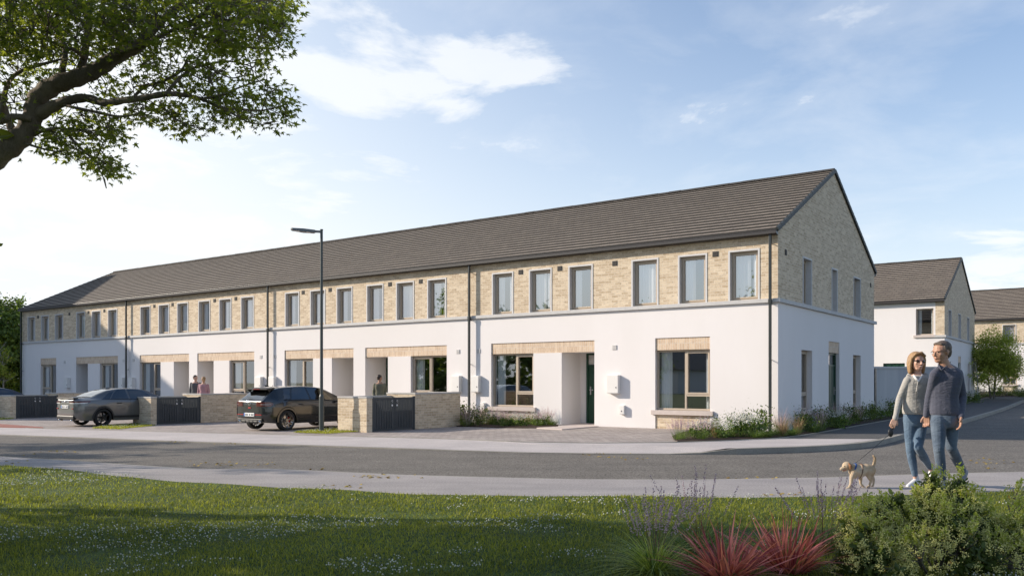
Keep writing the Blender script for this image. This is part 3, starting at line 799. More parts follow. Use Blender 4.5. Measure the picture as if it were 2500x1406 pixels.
m = MB(); wall(m, P3, -W3, 0, -1, 3.52, [(a, b, LB, LT, .03) for a, b in lows]+[(a, b, -1, LB, .3) for a, b in lows]); m.face([(0, 0, -1), (0, D, -1), (0, D, 3.5), (0, 0, 3.5)]); m.face([(-W3, 0, -1), (-W3, D, -1), (-W3, D, 3.5), (-W3, 0, 3.5)]); m.build('render_wall', 'render', H3, recalc=False)
m = MB(); m.box(-W3, .07, -.075, 0, *BAND); m.build('band_course', 'precast', H3)
for a, b, c, d in ups: upper_window(H3, P3, a, b, 3.601, 4.985)
for a, b in lows:
    lower_window(H3, P3, a, b, ST, LB, (a+b)/2, 'R')
    m = MB(); P3.box(m, a, b, .03, .1, LB+.002, LT-.001); m.build('brick_lintel', 'soldier', H3)
    m = MB(); P3.box(m, a+.001, b-.001, .03, .1, -.8, SB); m.build('brick_apron', 'brick', H3)
slab_roof(H3, -W3, .03, D, ZE, ZR)
m = MB(); m.box(-W3+.3, -.3, 2.5, 2.6, -.3, ZE); m.build('room_partition', 'interior', H3)
# ---------------------------------------------------------------- neighbouring house out of frame on the left (it throws the slanting shade on the terrace)
NH = empty('neighbour_house', LW(-49.0, -3.0, -.3), ANG+math.pi/2*0, 'three storey white apartment house across the lane from the left end of the terrace', 'building')
m = MB(); m.box(-9, 0, -14, 1.5, 0, 11.4)
for y in (-14, 1.5): m.face([(-9, y, 11.4), (0, y, 11.4), (-4.5, y, 13.9)])
m.build('render_wall', 'render', NH)
m = MB()
for sx in (0, 1):
    xe = .3 if sx else -9.3
    m.face([(xe, -14.2, 11.4), (xe, 1.7, 11.4), (-4.5, 1.7, 14.1), (-4.5, -14.2, 14.1)]); m.face([(xe, -14.2, 11.2), (xe, 1.7, 11.2), (-4.5, 1.7, 13.9), (-4.5, -14.2, 13.9)])
m.build('roof', 'roof_tile', NH)
for k in range(4):
    for z in (1.2, 4.6, 8.2):
        m = MB(); ring(m, Panel('right', .02), -11.5+k*3.8, -10.2+k*3.8, z, z+1.5, -.03, .04, .07); w = m.build('window', 'frame', NH)
        m = MB(); m.box(.015, .02, -11.43+k*3.8, -10.27+k*3.8, z+.07, z+1.43); m.build('pane', 'glass', w)
# ---------------------------------------------------------------- garden wall between the terrace and the corner house
gw = empty('garden_wall', LW(0, D+.01), ANG, 'plain grey rendered garden wall between the terrace gable and the corner house', 'wall')
m = MB(); n = 12
for k in range(n):
    y0, y1 = (d2-D-.1)*k/n, (d2-D-.1)*(k+1)/n; h0 = 1.86+.19*k/n; h1 = 1.86+.19*(k+1)/n
    m.face([(0, y0, -.5), (0, y1, -.5), (0, y1, h1), (0, y0, h0)]); m.face([(-.2, y0, -.5), (-.2, y1, -.5), (-.2, y1, h1), (-.2, y0, h0)])
m.face([(0, 0, -.5), (-.2, 0, -.5), (-.2, 0, 1.86), (0, 0, 1.86)])
m.build('wall_panel', 'garden_wall', gw)
m = MB(); m.prism((-.1, 0, 1.895), (-.1, d2-D-.1, 2.085), .28, .07); m.build('coping', 'precast', gw)
m = MB(); m.box(-.02, .035, .0, .22, -.3, 1.85); m.build('end_post', 'pipe', gw)
# ---------------------------------------------------------------- bin stores
def bin_store(xr, yf, lab, i):
    """xr = local x of the gate face, yf = local y of the front wall"""
    zb = zg_l(xr-.6, yf+1); o = LW(xr, yf, zb)
    r = empty('bin_store', o, ANG, lab, 'bin store', 'brick bin stores between the driveways')
    w = 1.16; t = .215; L1 = 1.98; L2_ = 4.08; h = 1.0; h2 = 1.09
    m = MB(); m.box(-w, 0, 0, t, -.3, h-.05); m.box(-w, -w+t, t+.001, L1-.001, -.3, h-.05)
    m.build('brick_front', 'brick', r)
    m = MB(); m.box(-w, 0, L1, L1+t, -.3, h2-.05); m.box(-t, 0, L1+t+.001, L2_, -.3, h2-.05); m.box(-w, -t-.001, L2_-t, L2_, -.3, h2-.05)
    m.build('brick_rear', 'brick', r)
    m = MB(); m.box(-w-.012, .012, -.012, t+.012, h-.05, h); m.box(-w-.012, -w+t+.012, t+.013, L1-.014, h-.05, h)
    m.box(-w-.012, .012, L1-.012, L1+t+.012, h2-.05, h2); m.box(-t-.012, .012, L1+t+.013, L2_+.012, h2-.05, h2); m.box(-w-.012, -t-.013, L2_-t-.012, L2_+.012, h2-.05, h2)
    m.build('coping', 'coping', r, bevel=.004)
    # two leaves of upright slats, open slots in the upper third
    def leaf(y0, y1, x, nm):
        m = MB(); m.box(x-.04, x, y0, y0+.05, .03, h-.03); m.box(x-.04, x, y1-.05, y1, .03, h-.03)
        m.box(x-.04, x-.002, y0+.05, y1-.05, h-.09, h-.035); m.box(x-.04, x-.002, y0+.05, y1-.05, .03, .08); m.box(x-.038, x-.012, y0+.05, y1-.05, h*.55, h*.59)
        k = y0+.055
        while k < y1-.07:
            m.box(x-.03, x+.002, k, k+.05, .08, h-.09); k += .066
        m.box(x-.032, x-.026, y0+.05, y1-.05, .08, h*.58)
        g_ = m.build('gate', 'gate', r)
        return g_
    ym = (t+L1)/2
    a = leaf(t+.06, ym-.006, -.01, 0); b = leaf(ym+.006, L1-.06, -.01, 1)
    for ya_ in (t+.005, L1-.055):
        m = MB(); m.box(-.06, 0, ya_, ya_+.05, -.1, h-.01); m.build('gate_post', 'gate', r)
    for g_, yy in ((a, ym-.10), (b, ym+.10)):
        m = MB(); m.tube([(.004, yy, h*.74), (.018, yy, h*.74)], [.028, .028], 12)
        for q in range(5):
            aa = q*1.1; m.tube([(.006, yy-.02*math.cos(aa)*(1), h*.86+.03*math.sin(aa)), (.02, yy-.02*math.cos(aa), h*.86+.03*math.sin(aa))], [.008, .008], 6)
        m.build('latch', 'steel_white', g_)
    # gates of the rear store face the other drive
    m = MB(); k = L1+t+.05
    while k < L2_-t-.06: m.box(-w-.02, -w+.02, k, k+.055, .05, h-.08); k += .066
    m.box(-w-.0, -w+.03, L1+t+.03, L2_-t-.03, h-.09, h-.05); m.box(-w, -w+.03, L1+t+.03, L2_-t-.03, .03, .09); m.build('gate', 'gate', r)
    return r
base_mat('steel_white', (.75, .76, .78), None, rough=.35, metal=.2)
bin_store(-9.5, -5.88, 'brick bin store with dark slatted gates right of the black hatchback', 3)
bin_store(-20.18, -5.88, 'brick bin store with dark slatted gates between the grey saloon and the black hatchback', 2)
bin_store(-30.86, -5.88, 'brick bin store with dark slatted gates left of the grey saloon', 1)
GRASSN = 320000
# ================================================================ vegetation
leaf_mat('grass_blade', (.065, .09, .012), (.46, .45, .075), .42, .6)
leaf_mat('leaf_big', (.055, .075, .018), (.22, .24, .05), .52, .5, tboost=2.1)
leaf_mat('leaf_far', (.055, .095, .02), (.22, .29, .07), .35, .6)
leaf_mat('leaf_round', (.14, .17, .03), (.40, .42, .11), .52, .55, tboost=2.0)
leaf_mat('green_clump', (.05, .10, .03), (.22, .29, .08), .35, .5)
leaf_mat('variegated', (.07, .13, .03), (.55, .60, .16), .40, .5)
leaf_mat('red_blade', (.28, .045, .055), (.95, .34, .30), .35, .5, tboost=1.2)
leaf_mat('tan_blade', (.20, .12, .07), (.50, .34, .22), .3, .6, tboost=1.0)
leaf_mat('purple', (.50, .33, .40), (.85, .64, .72), .25, .7, tboost=1.0)
leaf_mat('white_petal', (.62, .60, .58), (.85, .84, .80), .25, .6, tboost=1.0)
leaf_mat('cream_bud', (.62, .58, .18), (.95, .90, .40), .25, .6, tboost=1.0)
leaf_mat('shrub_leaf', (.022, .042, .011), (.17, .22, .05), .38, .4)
leaf_mat('shoot_leaf', (.16, .20, .035), (.52, .54, .12), .45, .4)  # bright shoot colour stands in for sun on the shrub tips
leaf_mat('fallen', (.20, .12, .03), (.50, .36, .05), .15, .7, tboost=1.0)
base_mat('bark', (.15, .115, .085), (.25, .20, .15), 7, .9, bump=.9, bscale=24, stretch=(1, 1, .45), bdist=.03, c3=(.09, .07, .05))
base_mat('bark_far', (.10, .085, .07), (.16, .14, .12), 8, .9, bump=.4)
base_mat('bark_pale', (.45, .42, .38), (.30, .27, .24), 12, .9, bump=.3)
base_mat('redstem', (.22, .05, .06), (.16, .04, .05), 12, .7)
def ribbons(base, dirv, length, width, droop, K=4, twist=None):
    """arched blades: base (N,3), dirv (N,3) unit start directions, droop = how far the tip bends over"""
    N = len(base); t = np.linspace(0, 1, K+1)[None, :, None]
    hor = dirv*np.array([1, 1, 0]); hn = np.linalg.norm(hor, axis=1, keepdims=True)+1e-6; hor = hor/hn
    L = length[:, None, None]; dr = droop[:, None, None]
    p = base[:, None, :]+dirv[:, None, :]*L*t + hor[:, None, :]*L*dr*.5*t**2 - np.array([0, 0, 1.0])[None, None, :]*L*dr*.62*t**2.3
    side = np.cross(hor, [0, 0, 1.0])
    if twist is not None:
        side = side*np.cos(twist)[:, None]+hor*np.sin(twist)[:, None]
    wv = width[:, None, None]*(1-t**1.7)*.5*(.55+.45*np.minimum(1, t*6))
    a = p-side[:, None, :]*wv; b = p+side[:, None, :]*wv
    v = np.stack([a, b], 2).reshape(N, (K+1)*2, 3)
    idx = np.arange(N)[:, None, None]*(K+1)*2; k = np.arange(K)[None, :, None]*2
    q = idx+k+np.array([0, 1, 3, 2])[None, None, :]
    return v.reshape(-1, 3), q.reshape(-1, 4), (K+1)*2
def unit(a): return a/(np.linalg.norm(a, axis=-1, keepdims=True)+1e-9)
def rand_dirs(n, elmin, elmax, r=rng):
    az = r.uniform(0, 2*np.pi, n); el = np.radians(r.uniform(elmin, elmax, n))
    return np.stack([np.cos(az)*np.cos(el), np.sin(az)*np.cos(el), np.sin(el)], 1)
def octas(c, r):
    N = len(c); o = np.array([[1, 0, 0], [-1, 0, 0], [0, 1, 0], [0, -1, 0], [0, 0, 1], [0, 0, -1]], float)
    v = c[:, None, :]+o[None]*np.asarray(r).reshape(-1, 1, 1)
    f = np.array([[0, 2, 4], [2, 1, 4], [1, 3, 4], [3, 0, 4], [2, 0, 5], [1, 2, 5], [3, 1, 5], [0, 3, 5]])
    return v.reshape(-1, 3), (np.arange(N)[:, None, None]*6+f[None]).reshape(-1, 3)
LEAFSHAPES = {
 'maple': (np.array([(0, 0), (.13, .14), (.44, .04), (.24, .28), (.56, .50), (.16, .46), (.13, .66), (.0, 1.05), (-.13, .66), (-.16, .46), (-.56, .50), (-.24, .28), (-.44, .04), (-.13, .14), (0, .38)]), 14),
 'oval': (np.array([(0, 0), (.24, .35), (.20, .7), (0, 1), (-.20, .7), (-.24, .35), (0, .5)]), 6),
 'diamond': (np.array([(0, 0), (.3, .45), (0, 1), (-.3, .45)]), 4)}
def leaves(pos, nrm, updir, size, shape='maple', cup=.12):
    """flat little leaves with a slight fold; returns verts, tris, verts per leaf"""
    S, n = LEAFSHAPES[shape]
    up_ = unit(updir-nrm*np.sum(updir*nrm, 1, keepdims=True)); sd_ = np.cross(up_, nrm)
    sz = size[:, None, None]
    v = pos[:, None, :]+(sd_[:, None, :]*S[None, :, 0:1]+up_[:, None, :]*S[None, :, 1:2]-nrm[:, None, :]*(np.abs(S[None, :, 0:1])*cup*2+S[None, :, 1:2]**2*cup))*sz
    if shape == 'diamond': f = np.array([[0, 1, 3], [1, 2, 3]])
    else: f = np.array([[n, i, (i+1) % n] for i in range(n)])
    return v.reshape(-1, 3), (np.arange(len(pos))[:, None, None]*len(S)+f[None]).reshape(-1, 3), len(S)
# ---- lawn --------------------------------------------------------------
gxs = np.array([p[0] for p in G_EDGE], float); gys = np.array([p[1] for p in G_EDGE], float)
PA, PB = WL(0, 0)
def zg_np(X, Y):
    dx = X-P0.x; dy = Y-P0.y; x = dx*UX.x+dy*UX.y; y = dx*VY.x+dy*VY.y
    a = np.interp(-x, [6, 12, 20.2, 31, 45], [0, -.07, -.165, -.22, -.26]); b = np.interp(y, [13, 25, 50, 90], [0, .12, .62, 1.0]); w = np.interp(y, [-40, -16], [0, 1])
    return a*w+b
def lawn_z(X, Y): return zg_np(X, Y)+.012+.022*np.sin(X*.9+Y*.35)*np.sin(Y*1.1-.4*X)+.012*np.sin(X*2.7+1)*np.sin(Y*3.1)
ge_pts = np.array([(p.x, p.y) for p in ge]); o_ = np.argsort(ge_pts[:, 0]); ge_pts = ge_pts[o_]
def in_lawn(X, Y, m=0.0): return Y < np.interp(X, ge_pts[:, 0], ge_pts[:, 1])-m
# turf sheet
mbx = MB(); cols = 120; Xs = np.concatenate([[-60, -40, -28], np.linspace(-20, 14, cols), [20, 34, 60]]); rows = 26
for j in range(rows):
    f = (j/(rows-1))
    for X in Xs:
        ye = float(np.interp(X, ge_pts[:, 0], ge_pts[:, 1])); Y = ye+.02-f**1.6*(ye+26)
        mbx.v.append((float(X), Y, float(lawn_z(np.array([X]), np.array([Y]))[0])))
nc = len(Xs)
for j in range(rows-1):
    for i in range(nc-1): mbx.f.append((j*nc+i, (j+1)*nc+i, (j+1)*nc+i+1, j*nc+i+1)); mbx.m.append(0)
tag(mbx.build('lawn', 'turf', None, uv=False, smooth=True), kind='structure')
def sample_lawn(n, ymin=4.6, ymax=22, pw=1.35, xm=1.12):
    u = rng.random(n*3); Y = (ymin**(1-pw)+u*(ymax**(1-pw)-ymin**(1-pw)))**(1/(1-pw))
    X = rng.uniform(-1, 1, n*3)*(.608*Y*xm+2.6)
    k = in_lawn(X, Y, .02); return X[k][:n], Y[k][:n]
def patch_noise(X, Y, s, seed):
    r = np.random.default_rng(seed); out = np.zeros_like(X)
    for k in range(7):
        a = r.uniform(0, 2*np.pi); fq = s*r.uniform(.5, 2.0); ph = r.uniform(0, 6.3)
        out += np.sin((X*np.cos(a)*.55+Y*np.sin(a))*fq+ph)
    return out/7
GX, GY = sample_lawn(GRASSN)
n = len(GX); GZ = lawn_z(GX, GY)-.008
tall = 1+.35*patch_noise(GX, GY, 2.2, 3)+.25*patch_noise(GX, GY, 7, 9)
bl = rng.uniform(.028, .062, n)*np.clip(tall, .5, 1.6)
dv = rand_dirs(n, 52, 88); wd = np.clip(.0035+.00055*GY, .004, .012)*rng.uniform(.7, 1.3, n)
v, q, per = ribbons(np.stack([GX, GY, GZ], 1), dv, bl, wd, rng.uniform(.1, .8, n), K=2)
tint = np.repeat(np.clip(.42+.30*patch_noise(GX, GY, 3.0, 21)+.35*rng.standard_normal(n)*.6, 0, 1), per)
tag(np_mesh('grass', v, None, q, ['grass_blade'], tint=tint), 'short green grass blades growing over the front lawn', 'grass', kind='stuff')
# clover: patches of small trefoils with white heads
CX, CY = sample_lawn(200000, 4.8, 20, 1.2)
cn = .75*patch_noise(CX, CY, 2.6, 5)+.45*patch_noise(CX, CY, 7, 6)
k = (cn > .20) | (rng.random(len(CX)) < .02); CX, CY = CX[k], CY[k]; k = rng.random(len(CX)) < .6; 
lim = 56000; CX, CY = CX[k][:lim], CY[k][:lim]
cz = lawn_z(CX, CY)+rng.uniform(.02, .05, len(CX))
nrm = unit(rand_dirs(len(CX), 50, 90)); updv = rand_dirs(len(CX), -5, 5)
v1, f1, p1 = leaves(np.stack([CX, CY, cz], 1), nrm, updv, rng.uniform(.012, .022, len(CX)), 'diamond')
hk = rng.random(len(CX)) < .17
hx, hy = CX[hk], CY[hk]; hz_ = lawn_z(hx, hy)+rng.uniform(.035, .062, len(hx))
v2, f2 = octas(np.stack([hx, hy, hz_], 1), rng.uniform(.005, .0095, len(hx))*np.clip(hy/9, .8, 1.25))
mi = np.concatenate([np.zeros(len(f1), int), np.ones(len(f2), int)])
tag(np_mesh('clover', np.concatenate([v1, v2]), np.concatenate([f1, f2+len(v1)]), None, ['green_clump', 'white_petal'], tint=np.concatenate([np.repeat(rng.uniform(0, .5, len(CX)), p1), np.repeat(rng.random(len(hx)), 6)]), mi=mi), 'white flowering clover patches spread through the front lawn', 'clover', kind='stuff')
# grass verges at the foot of the bin stores
def verge(name, poly, lab, n=5000):
    P_ = [gp(*p) for p in poly]; o = gpoly(name+'_bed', P_, .02, 'turf'); 
    xs_ = [p.x for p in P_]; ys_ = [p.y for p in P_]
    X = rng.uniform(min(xs_), max(xs_), n*4); Y = rng.uniform(min(ys_), max(ys_), n*4)
    ins = np.zeros(len(X), bool); j = len(P_)-1
    for i in range(len(P_)):
        c = ((P_[i].y > Y) != (P_[j].y > Y)) & (X < (P_[j].x-P_[i].x)*(Y-P_[i].y)/(P_[j].y-P_[i].y+1e-9)+P_[i].x); ins ^= c; j = i
    X, Y = X[ins][:n], Y[ins][:n]; m = len(X)
    v, q, per = ribbons(np.stack([X, Y, zg_np(X, Y)+.02], 1), rand_dirs(m, 55, 88), rng.uniform(.04, .085, m), np.full(m, .014), rng.uniform(.2, .6, m), K=2)
    hk = rng.random(m) < .03; v2, f2 = octas(np.stack([X[hk], Y[hk], zg_np(X[hk], Y[hk])+.08], 1), np.full(hk.sum(), .009))
    g_ = np_mesh('grass_verge', np.concatenate([v, v2]), f2+len(v), q, ['grass_blade', 'white_petal'], tint=np.concatenate([np.repeat(rng.uniform(.2, 1, m), per), np.ones(len(v2))]), mi=np.concatenate([np.ones(len(f2), int), np.zeros(len(q), int)]))
    tag(g_, lab, 'grass', kind='stuff')
    bpy.data.objects.remove(o)
    return g_
verge('a', [(715, 1057.5), (800, 1060.5), (905, 1053), (895, 1051), (822, 1047), (770, 1051)], 'small triangle of grass and daisies at the foot of the street lamp')
verge('b', [(225, 1047), (290, 1049), (380, 1040), (330, 1035), (265, 1040)], 'small triangle of grass behind the grey saloon')
verge('c', [(-40, 1030), (0, 1026), (36, 1023), (20, 1020), (-40, 1022)], 'strip of grass in front of the leftmost bin store', 1500)
# fallen leaves
lf = [(150, 1100, 10, 60, 6), (75, 1106, 5, 40, 4), (440, 1077, 9, 60, 3), (560, 1081, 6, 50, 3), (520, 1131, 14, 60, 6), (640, 1130, 9, 60, 4), (770, 1142, 3, 30, 2), (900, 1160, 14, 50, 8), (960, 1163, 8, 60, 5), (860, 1183, 7, 50, 6), (1430, 1107, 12, 80, 4), (1490, 1116, 9, 40, 4), (1560, 1118, 4, 30, 3), (1850, 1164, 7, 60, 3), (1870, 1206, 4, 50, 2), (1960, 1203, 6, 50, 3), (2420, 1125, 16, 60, 10), (2400, 1140, 6, 40, 5), (20, 1125, 6, 50, 3), (200, 1160, 5, 90, 3)]
pos = []
for cx_, cy_, n_, sx_, sy_ in lf:
    for i in range(n_):
        px, py = cx_+random.gauss(0, sx_*.5), cy_+random.gauss(0, sy_*.5)
        ne = np.interp(px, [p[0] for p in N_EDGE], [p[1] for p in N_EDGE])
        dz = -.11 if py < ne-1 else .004
        if py < 1090 and px < 1600: dz = -.08
        p = gp(px, py, dz+.012); pos.append((p.x, p.y, p.z))
pos = np.array(pos); n = len(pos)
v, f, per = leaves(pos, unit(rand_dirs(n, 60, 90)), rand_dirs(n, -3, 3), rng.uniform(.05, .085, n), 'maple', .2)
tag(np_mesh('fallen_leaves', v, f, None, ['fallen'], tint=np.repeat(rng.random(n), per)), 'yellow fallen leaves scattered on the road and footpath', 'leaves', kind='stuff')

# ---- planting: small prototypes, then copies ---------------------------
def plant_mesh(kind, seed):
    r = np.random.default_rng(seed); V = []; Q = []; Tt = []; MI = []; TI = []; off = 0; tris = []; tmi = []
    def addq(v, q, m, tn):
        nonlocal off
        V.append(v); Q.append(q+off); MI.append(np.full(len(q), m)); TI.append(tn); off += len(v)
    def addt(v, f, m, tn):
        nonlocal off
        V.append(v); tris.append(f+off); tmi.append(np.full(len(f), m)); TI.append(tn); off += len(v)
    def tuft(n, L0, L1, w, d0, d1, m, rad=.08, el=(35, 88), K=4):
        a = r.uniform(0, 2*np.pi, n); q_ = r.uniform(0, rad, n); b = np.stack([np.cos(a)*q_, np.sin(a)*q_, np.zeros(n)], 1)
        az = a+r.normal(0, .7, n); e = np.radians(r.uniform(*el, n)); d = np.stack([np.cos(az)*np.cos(e), np.sin(az)*np.cos(e), np.sin(e)], 1)
        v, q, per = ribbons(b, d, r.uniform(L0, L1, n), np.full(n, w)*r.uniform(.7, 1.2, n), r.uniform(d0, d1, n), K=K, twist=r.uniform(-1.2, 1.2, n)); addq(v, q, m, np.repeat(r.random(n), per)); return b, d
    def bush(n, rad, h, m, sz, nc=10):
        cc = r.normal(0, 1, (nc, 3))*[rad*.45, rad*.45, h*.22]+[0, 0, h*.5]; cc[:, 2] = np.clip(cc[:, 2], .03, h)
        c = cc[r.integers(0, nc, n)]+r.normal(0, 1, (n, 3))*[rad*.25, rad*.25, h*.17]; c[:, 2] = np.clip(c[:, 2], .01, None)
        v, f, per = leaves(c, unit(r.normal(0, 1, (n, 3))+[0, 0, .6]), unit(r.normal(0, 1, (n, 3))+[0, 0, .5]), r.uniform(sz*.6, sz*1.3, n), 'oval'); addt(v, f, m, np.repeat(r.random(n), per)); return c
    mats = []
    if kind == 'lavender':
        mats = ['green_clump', 'purple']; tuft(110, .16, .32, .006, 0, .3, 0, .14)
        n = 46; a = r.uniform(0, 2*np.pi, n); e = np.radians(r.uniform(52, 88, n)); L = r.uniform(.34, .52, n); d = np.stack([np.cos(a)*np.cos(e), np.sin(a)*np.cos(e), np.sin(e)], 1); b = d*[.3, .3, 0]*.25
        v, q, per = ribbons(b, d, L, np.full(n, .004), np.zeros(n)+.05, 2); addq(v, q, 0, np.full(len(v), .3))
        for s in np.linspace(.68, 1.0, 7):
            c = b+d*(L*s)[:, None]+r.normal(0, .003, (n, 3)); vv, ff = octas(c, np.full(n, .0085)); addt(vv, ff, 1, np.repeat(r.random(n), 6))
    elif kind == 'daisy':
        mats = ['green_clump', 'white_petal']; bush(420, .22, .26, 0, .05)
        n = 150; c = r.normal(0, 1, (n, 3))*[.13, .13, .05]+[0, 0, .31]; vv, ff = octas(c, r.uniform(.008, .016, n)); addt(vv, ff, 1, np.repeat(r.random(n), 6)); tuft(50, .2, .36, .005, 0, .3, 0, .15)
    elif kind == 'feather':
        mats = ['tan_blade', 'green_clump']; tuft(130, .22, .5, .006, .05, .5, 0, .06, (60, 90)); tuft(60, .12, .28, .007, .3, .9, 1, .07)
    elif kind == 'mound':
        mats = ['green_clump']; tuft(260, .18, .4, .0065, .3, 1.1, 0, .12, (25, 88))
    elif kind == 'darkshrub':
        mats = ['shrub_leaf', 'green_clump']; bush(520, .24, .44, 0, .05, 14); bush(120, .24, .46, 1, .04, 10)
    elif kind == 'pinkgrass':
        mats = ['green_clump', 'purple', 'tan_blade']; tuft(150, .25, .5, .006, .2, .9, 0, .1, (35, 88)); tuft(60, .4, .62, .005, .0, .4, 1, .08, (65, 90)); tuft(20, .4, .6, .005, 0, .4, 2, .08, (65, 90))
    root = empty(kind, (0, 0, 0)); allv = np.concatenate(V); alt = np.concatenate(TI)
    tf = np.concatenate(tris) if tris else np.zeros((0, 3), int); tm_ = np.concatenate(tmi) if tmi else np.zeros(0, int)
    qf = np.concatenate(Q) if Q else np.zeros((0, 4), int); qm = np.concatenate(MI) if MI else np.zeros(0, int)
    for i, mname in enumerate(mats):
        a = tf[tm_ == i]; b = qf[qm == i]
        if len(a)+len(b) == 0: continue
        used = np.unique(np.concatenate([a.ravel(), b.ravel()])); mp_ = np.zeros(len(allv), int); mp_[used] = np.arange(len(used))
        np_mesh('blossoms' if mname in ('purple', 'white_petal') else 'foliage', allv[used], mp_[a] if len(a) else None, mp_[b] if len(b) else None, [mname], root, tint=alt[used])
    return root
PK = {'lavender': ('lavender_clump', 'purple lavender clump in the planting beds', 'plant', 'lavender clumps'),
      'daisy': ('daisy_clump', 'white flowering daisy clump in the planting beds', 'plant', 'daisy clumps'),
      'feather': ('feather_grass', 'upright tan feather grass tuft in the planting beds', 'plant', 'feather grass tufts'),
      'mound': ('grass_mound', 'rounded fine leaved green grass mound in the planting beds', 'plant', 'grass mounds'),
      'darkshrub': ('low_shrub', 'low dark green leafy shrub in the planting beds', 'shrub', 'low dark shrubs'),
      'pinkgrass': ('plumed_grass', 'green grass with mauve plumes in the planting beds', 'plant', 'plumed grasses')}
protos = {}
def put_plant(kind, p, s=1.0, rz=None):
    if kind not in protos:
        o = plant_mesh(kind, len(protos)+3); o.name = PK[kind][0]; protos[kind] = o; first = True
    else:
        o = copy_tree(protos[kind])
    tag(o, PK[kind][1], PK[kind][2], PK[kind][3], 'thing')
    o.location = (p.x, p.y, p.z); o.scale = (s, s, s*random.uniform(.9, 1.12)); o.rotation_euler = (0, 0, random.uniform(0, 6.28) if rz is None else rz); return o
# bed under the left window
for i in range(30):
    px = 1108+i*8.6+random.uniform(-3, 3); py = 1036+random.uniform(-1, 6)-(max(0, px-1300)*.03)
    kd = ('darkshrub', 'pinkgrass', 'lavender')[i % 3] if i < 11 else ('lavender', 'daisy', 'lavender', 'feather', 'mound', 'daisy')[i % 6]
    put_plant(kd, drape(gp(px, py), .02), random.uniform(.95, 1.2)*(1.15 if i < 10 else .95))
# corner bed
seq = [('lavender', 1668, 1073), ('daisy', 1700, 1072), ('daisy', 1728, 1068), ('feather', 1748, 1070), ('daisy', 1765, 1071), ('mound', 1780, 1068), ('daisy', 1795, 1066), ('darkshrub', 1822, 1064), ('daisy', 1838, 1066), ('mound', 1846, 1070), ('mound', 1868, 1068), ('mound', 1890, 1064), ('feather', 1912, 1066), ('mound', 1932, 1064), ('darkshrub', 1935, 1050), ('feather', 1948, 1060), ('darkshrub', 1965, 1056), ('mound', 1985, 1056), ('pinkgrass', 2003, 1052), ('darkshrub', 2015, 1044), ('daisy', 2030, 1046), ('pinkgrass', 2042, 1042), ('daisy', 2052, 1044), ('pinkgrass', 2064, 1040), ('darkshrub', 2082, 1036), ('pinkgrass', 2095, 1030), ('darkshrub', 2112, 1030), ('darkshrub', 2130, 1026), ('daisy', 2148, 1024), ('darkshrub', 2170, 1020), ('daisy', 2186, 1016), ('darkshrub', 2205, 1012),
       ('lavender', 1655, 1075), ('darkshrub', 1750, 1063), ('lavender', 1715, 1074), ('daisy', 1812, 1068), ('darkshrub', 1860, 1062), ('pinkgrass', 1905, 1058), ('pinkgrass', 1955, 1050), ('darkshrub', 2000, 1045), ('darkshrub', 2062, 1034), ('daisy', 2125, 1022), ('pinkgrass', 2160, 1016)]
for kd, px, py in seq: put_plant(kd, drape(gp(px, py), .02), random.uniform(1.1, 1.4)*(1.2 if kd in ('pinkgrass',) else 1)*(.8 if px < 1790 else 1))
for i in range(26):
    px = 2215+i*11.5; py = 1000-i*1.25+random.uniform(-3, 2)
    if px > 2380: py = 966+random.uniform(-2, 5)
    put_plant(('darkshrub', 'pinkgrass', 'mound', 'darkshrub', 'daisy')[i % 5], drape(gp(px, py), .02), random.uniform(1.2, 1.7))
for i in range(14):
    x = 4+i*1.3; put_plant(('mound', 'darkshrub', 'pinkgrass')[i % 3], drape(LW(x, 46+random.uniform(-2, 2.5)), .02), random.uniform(1.4, 2.2))

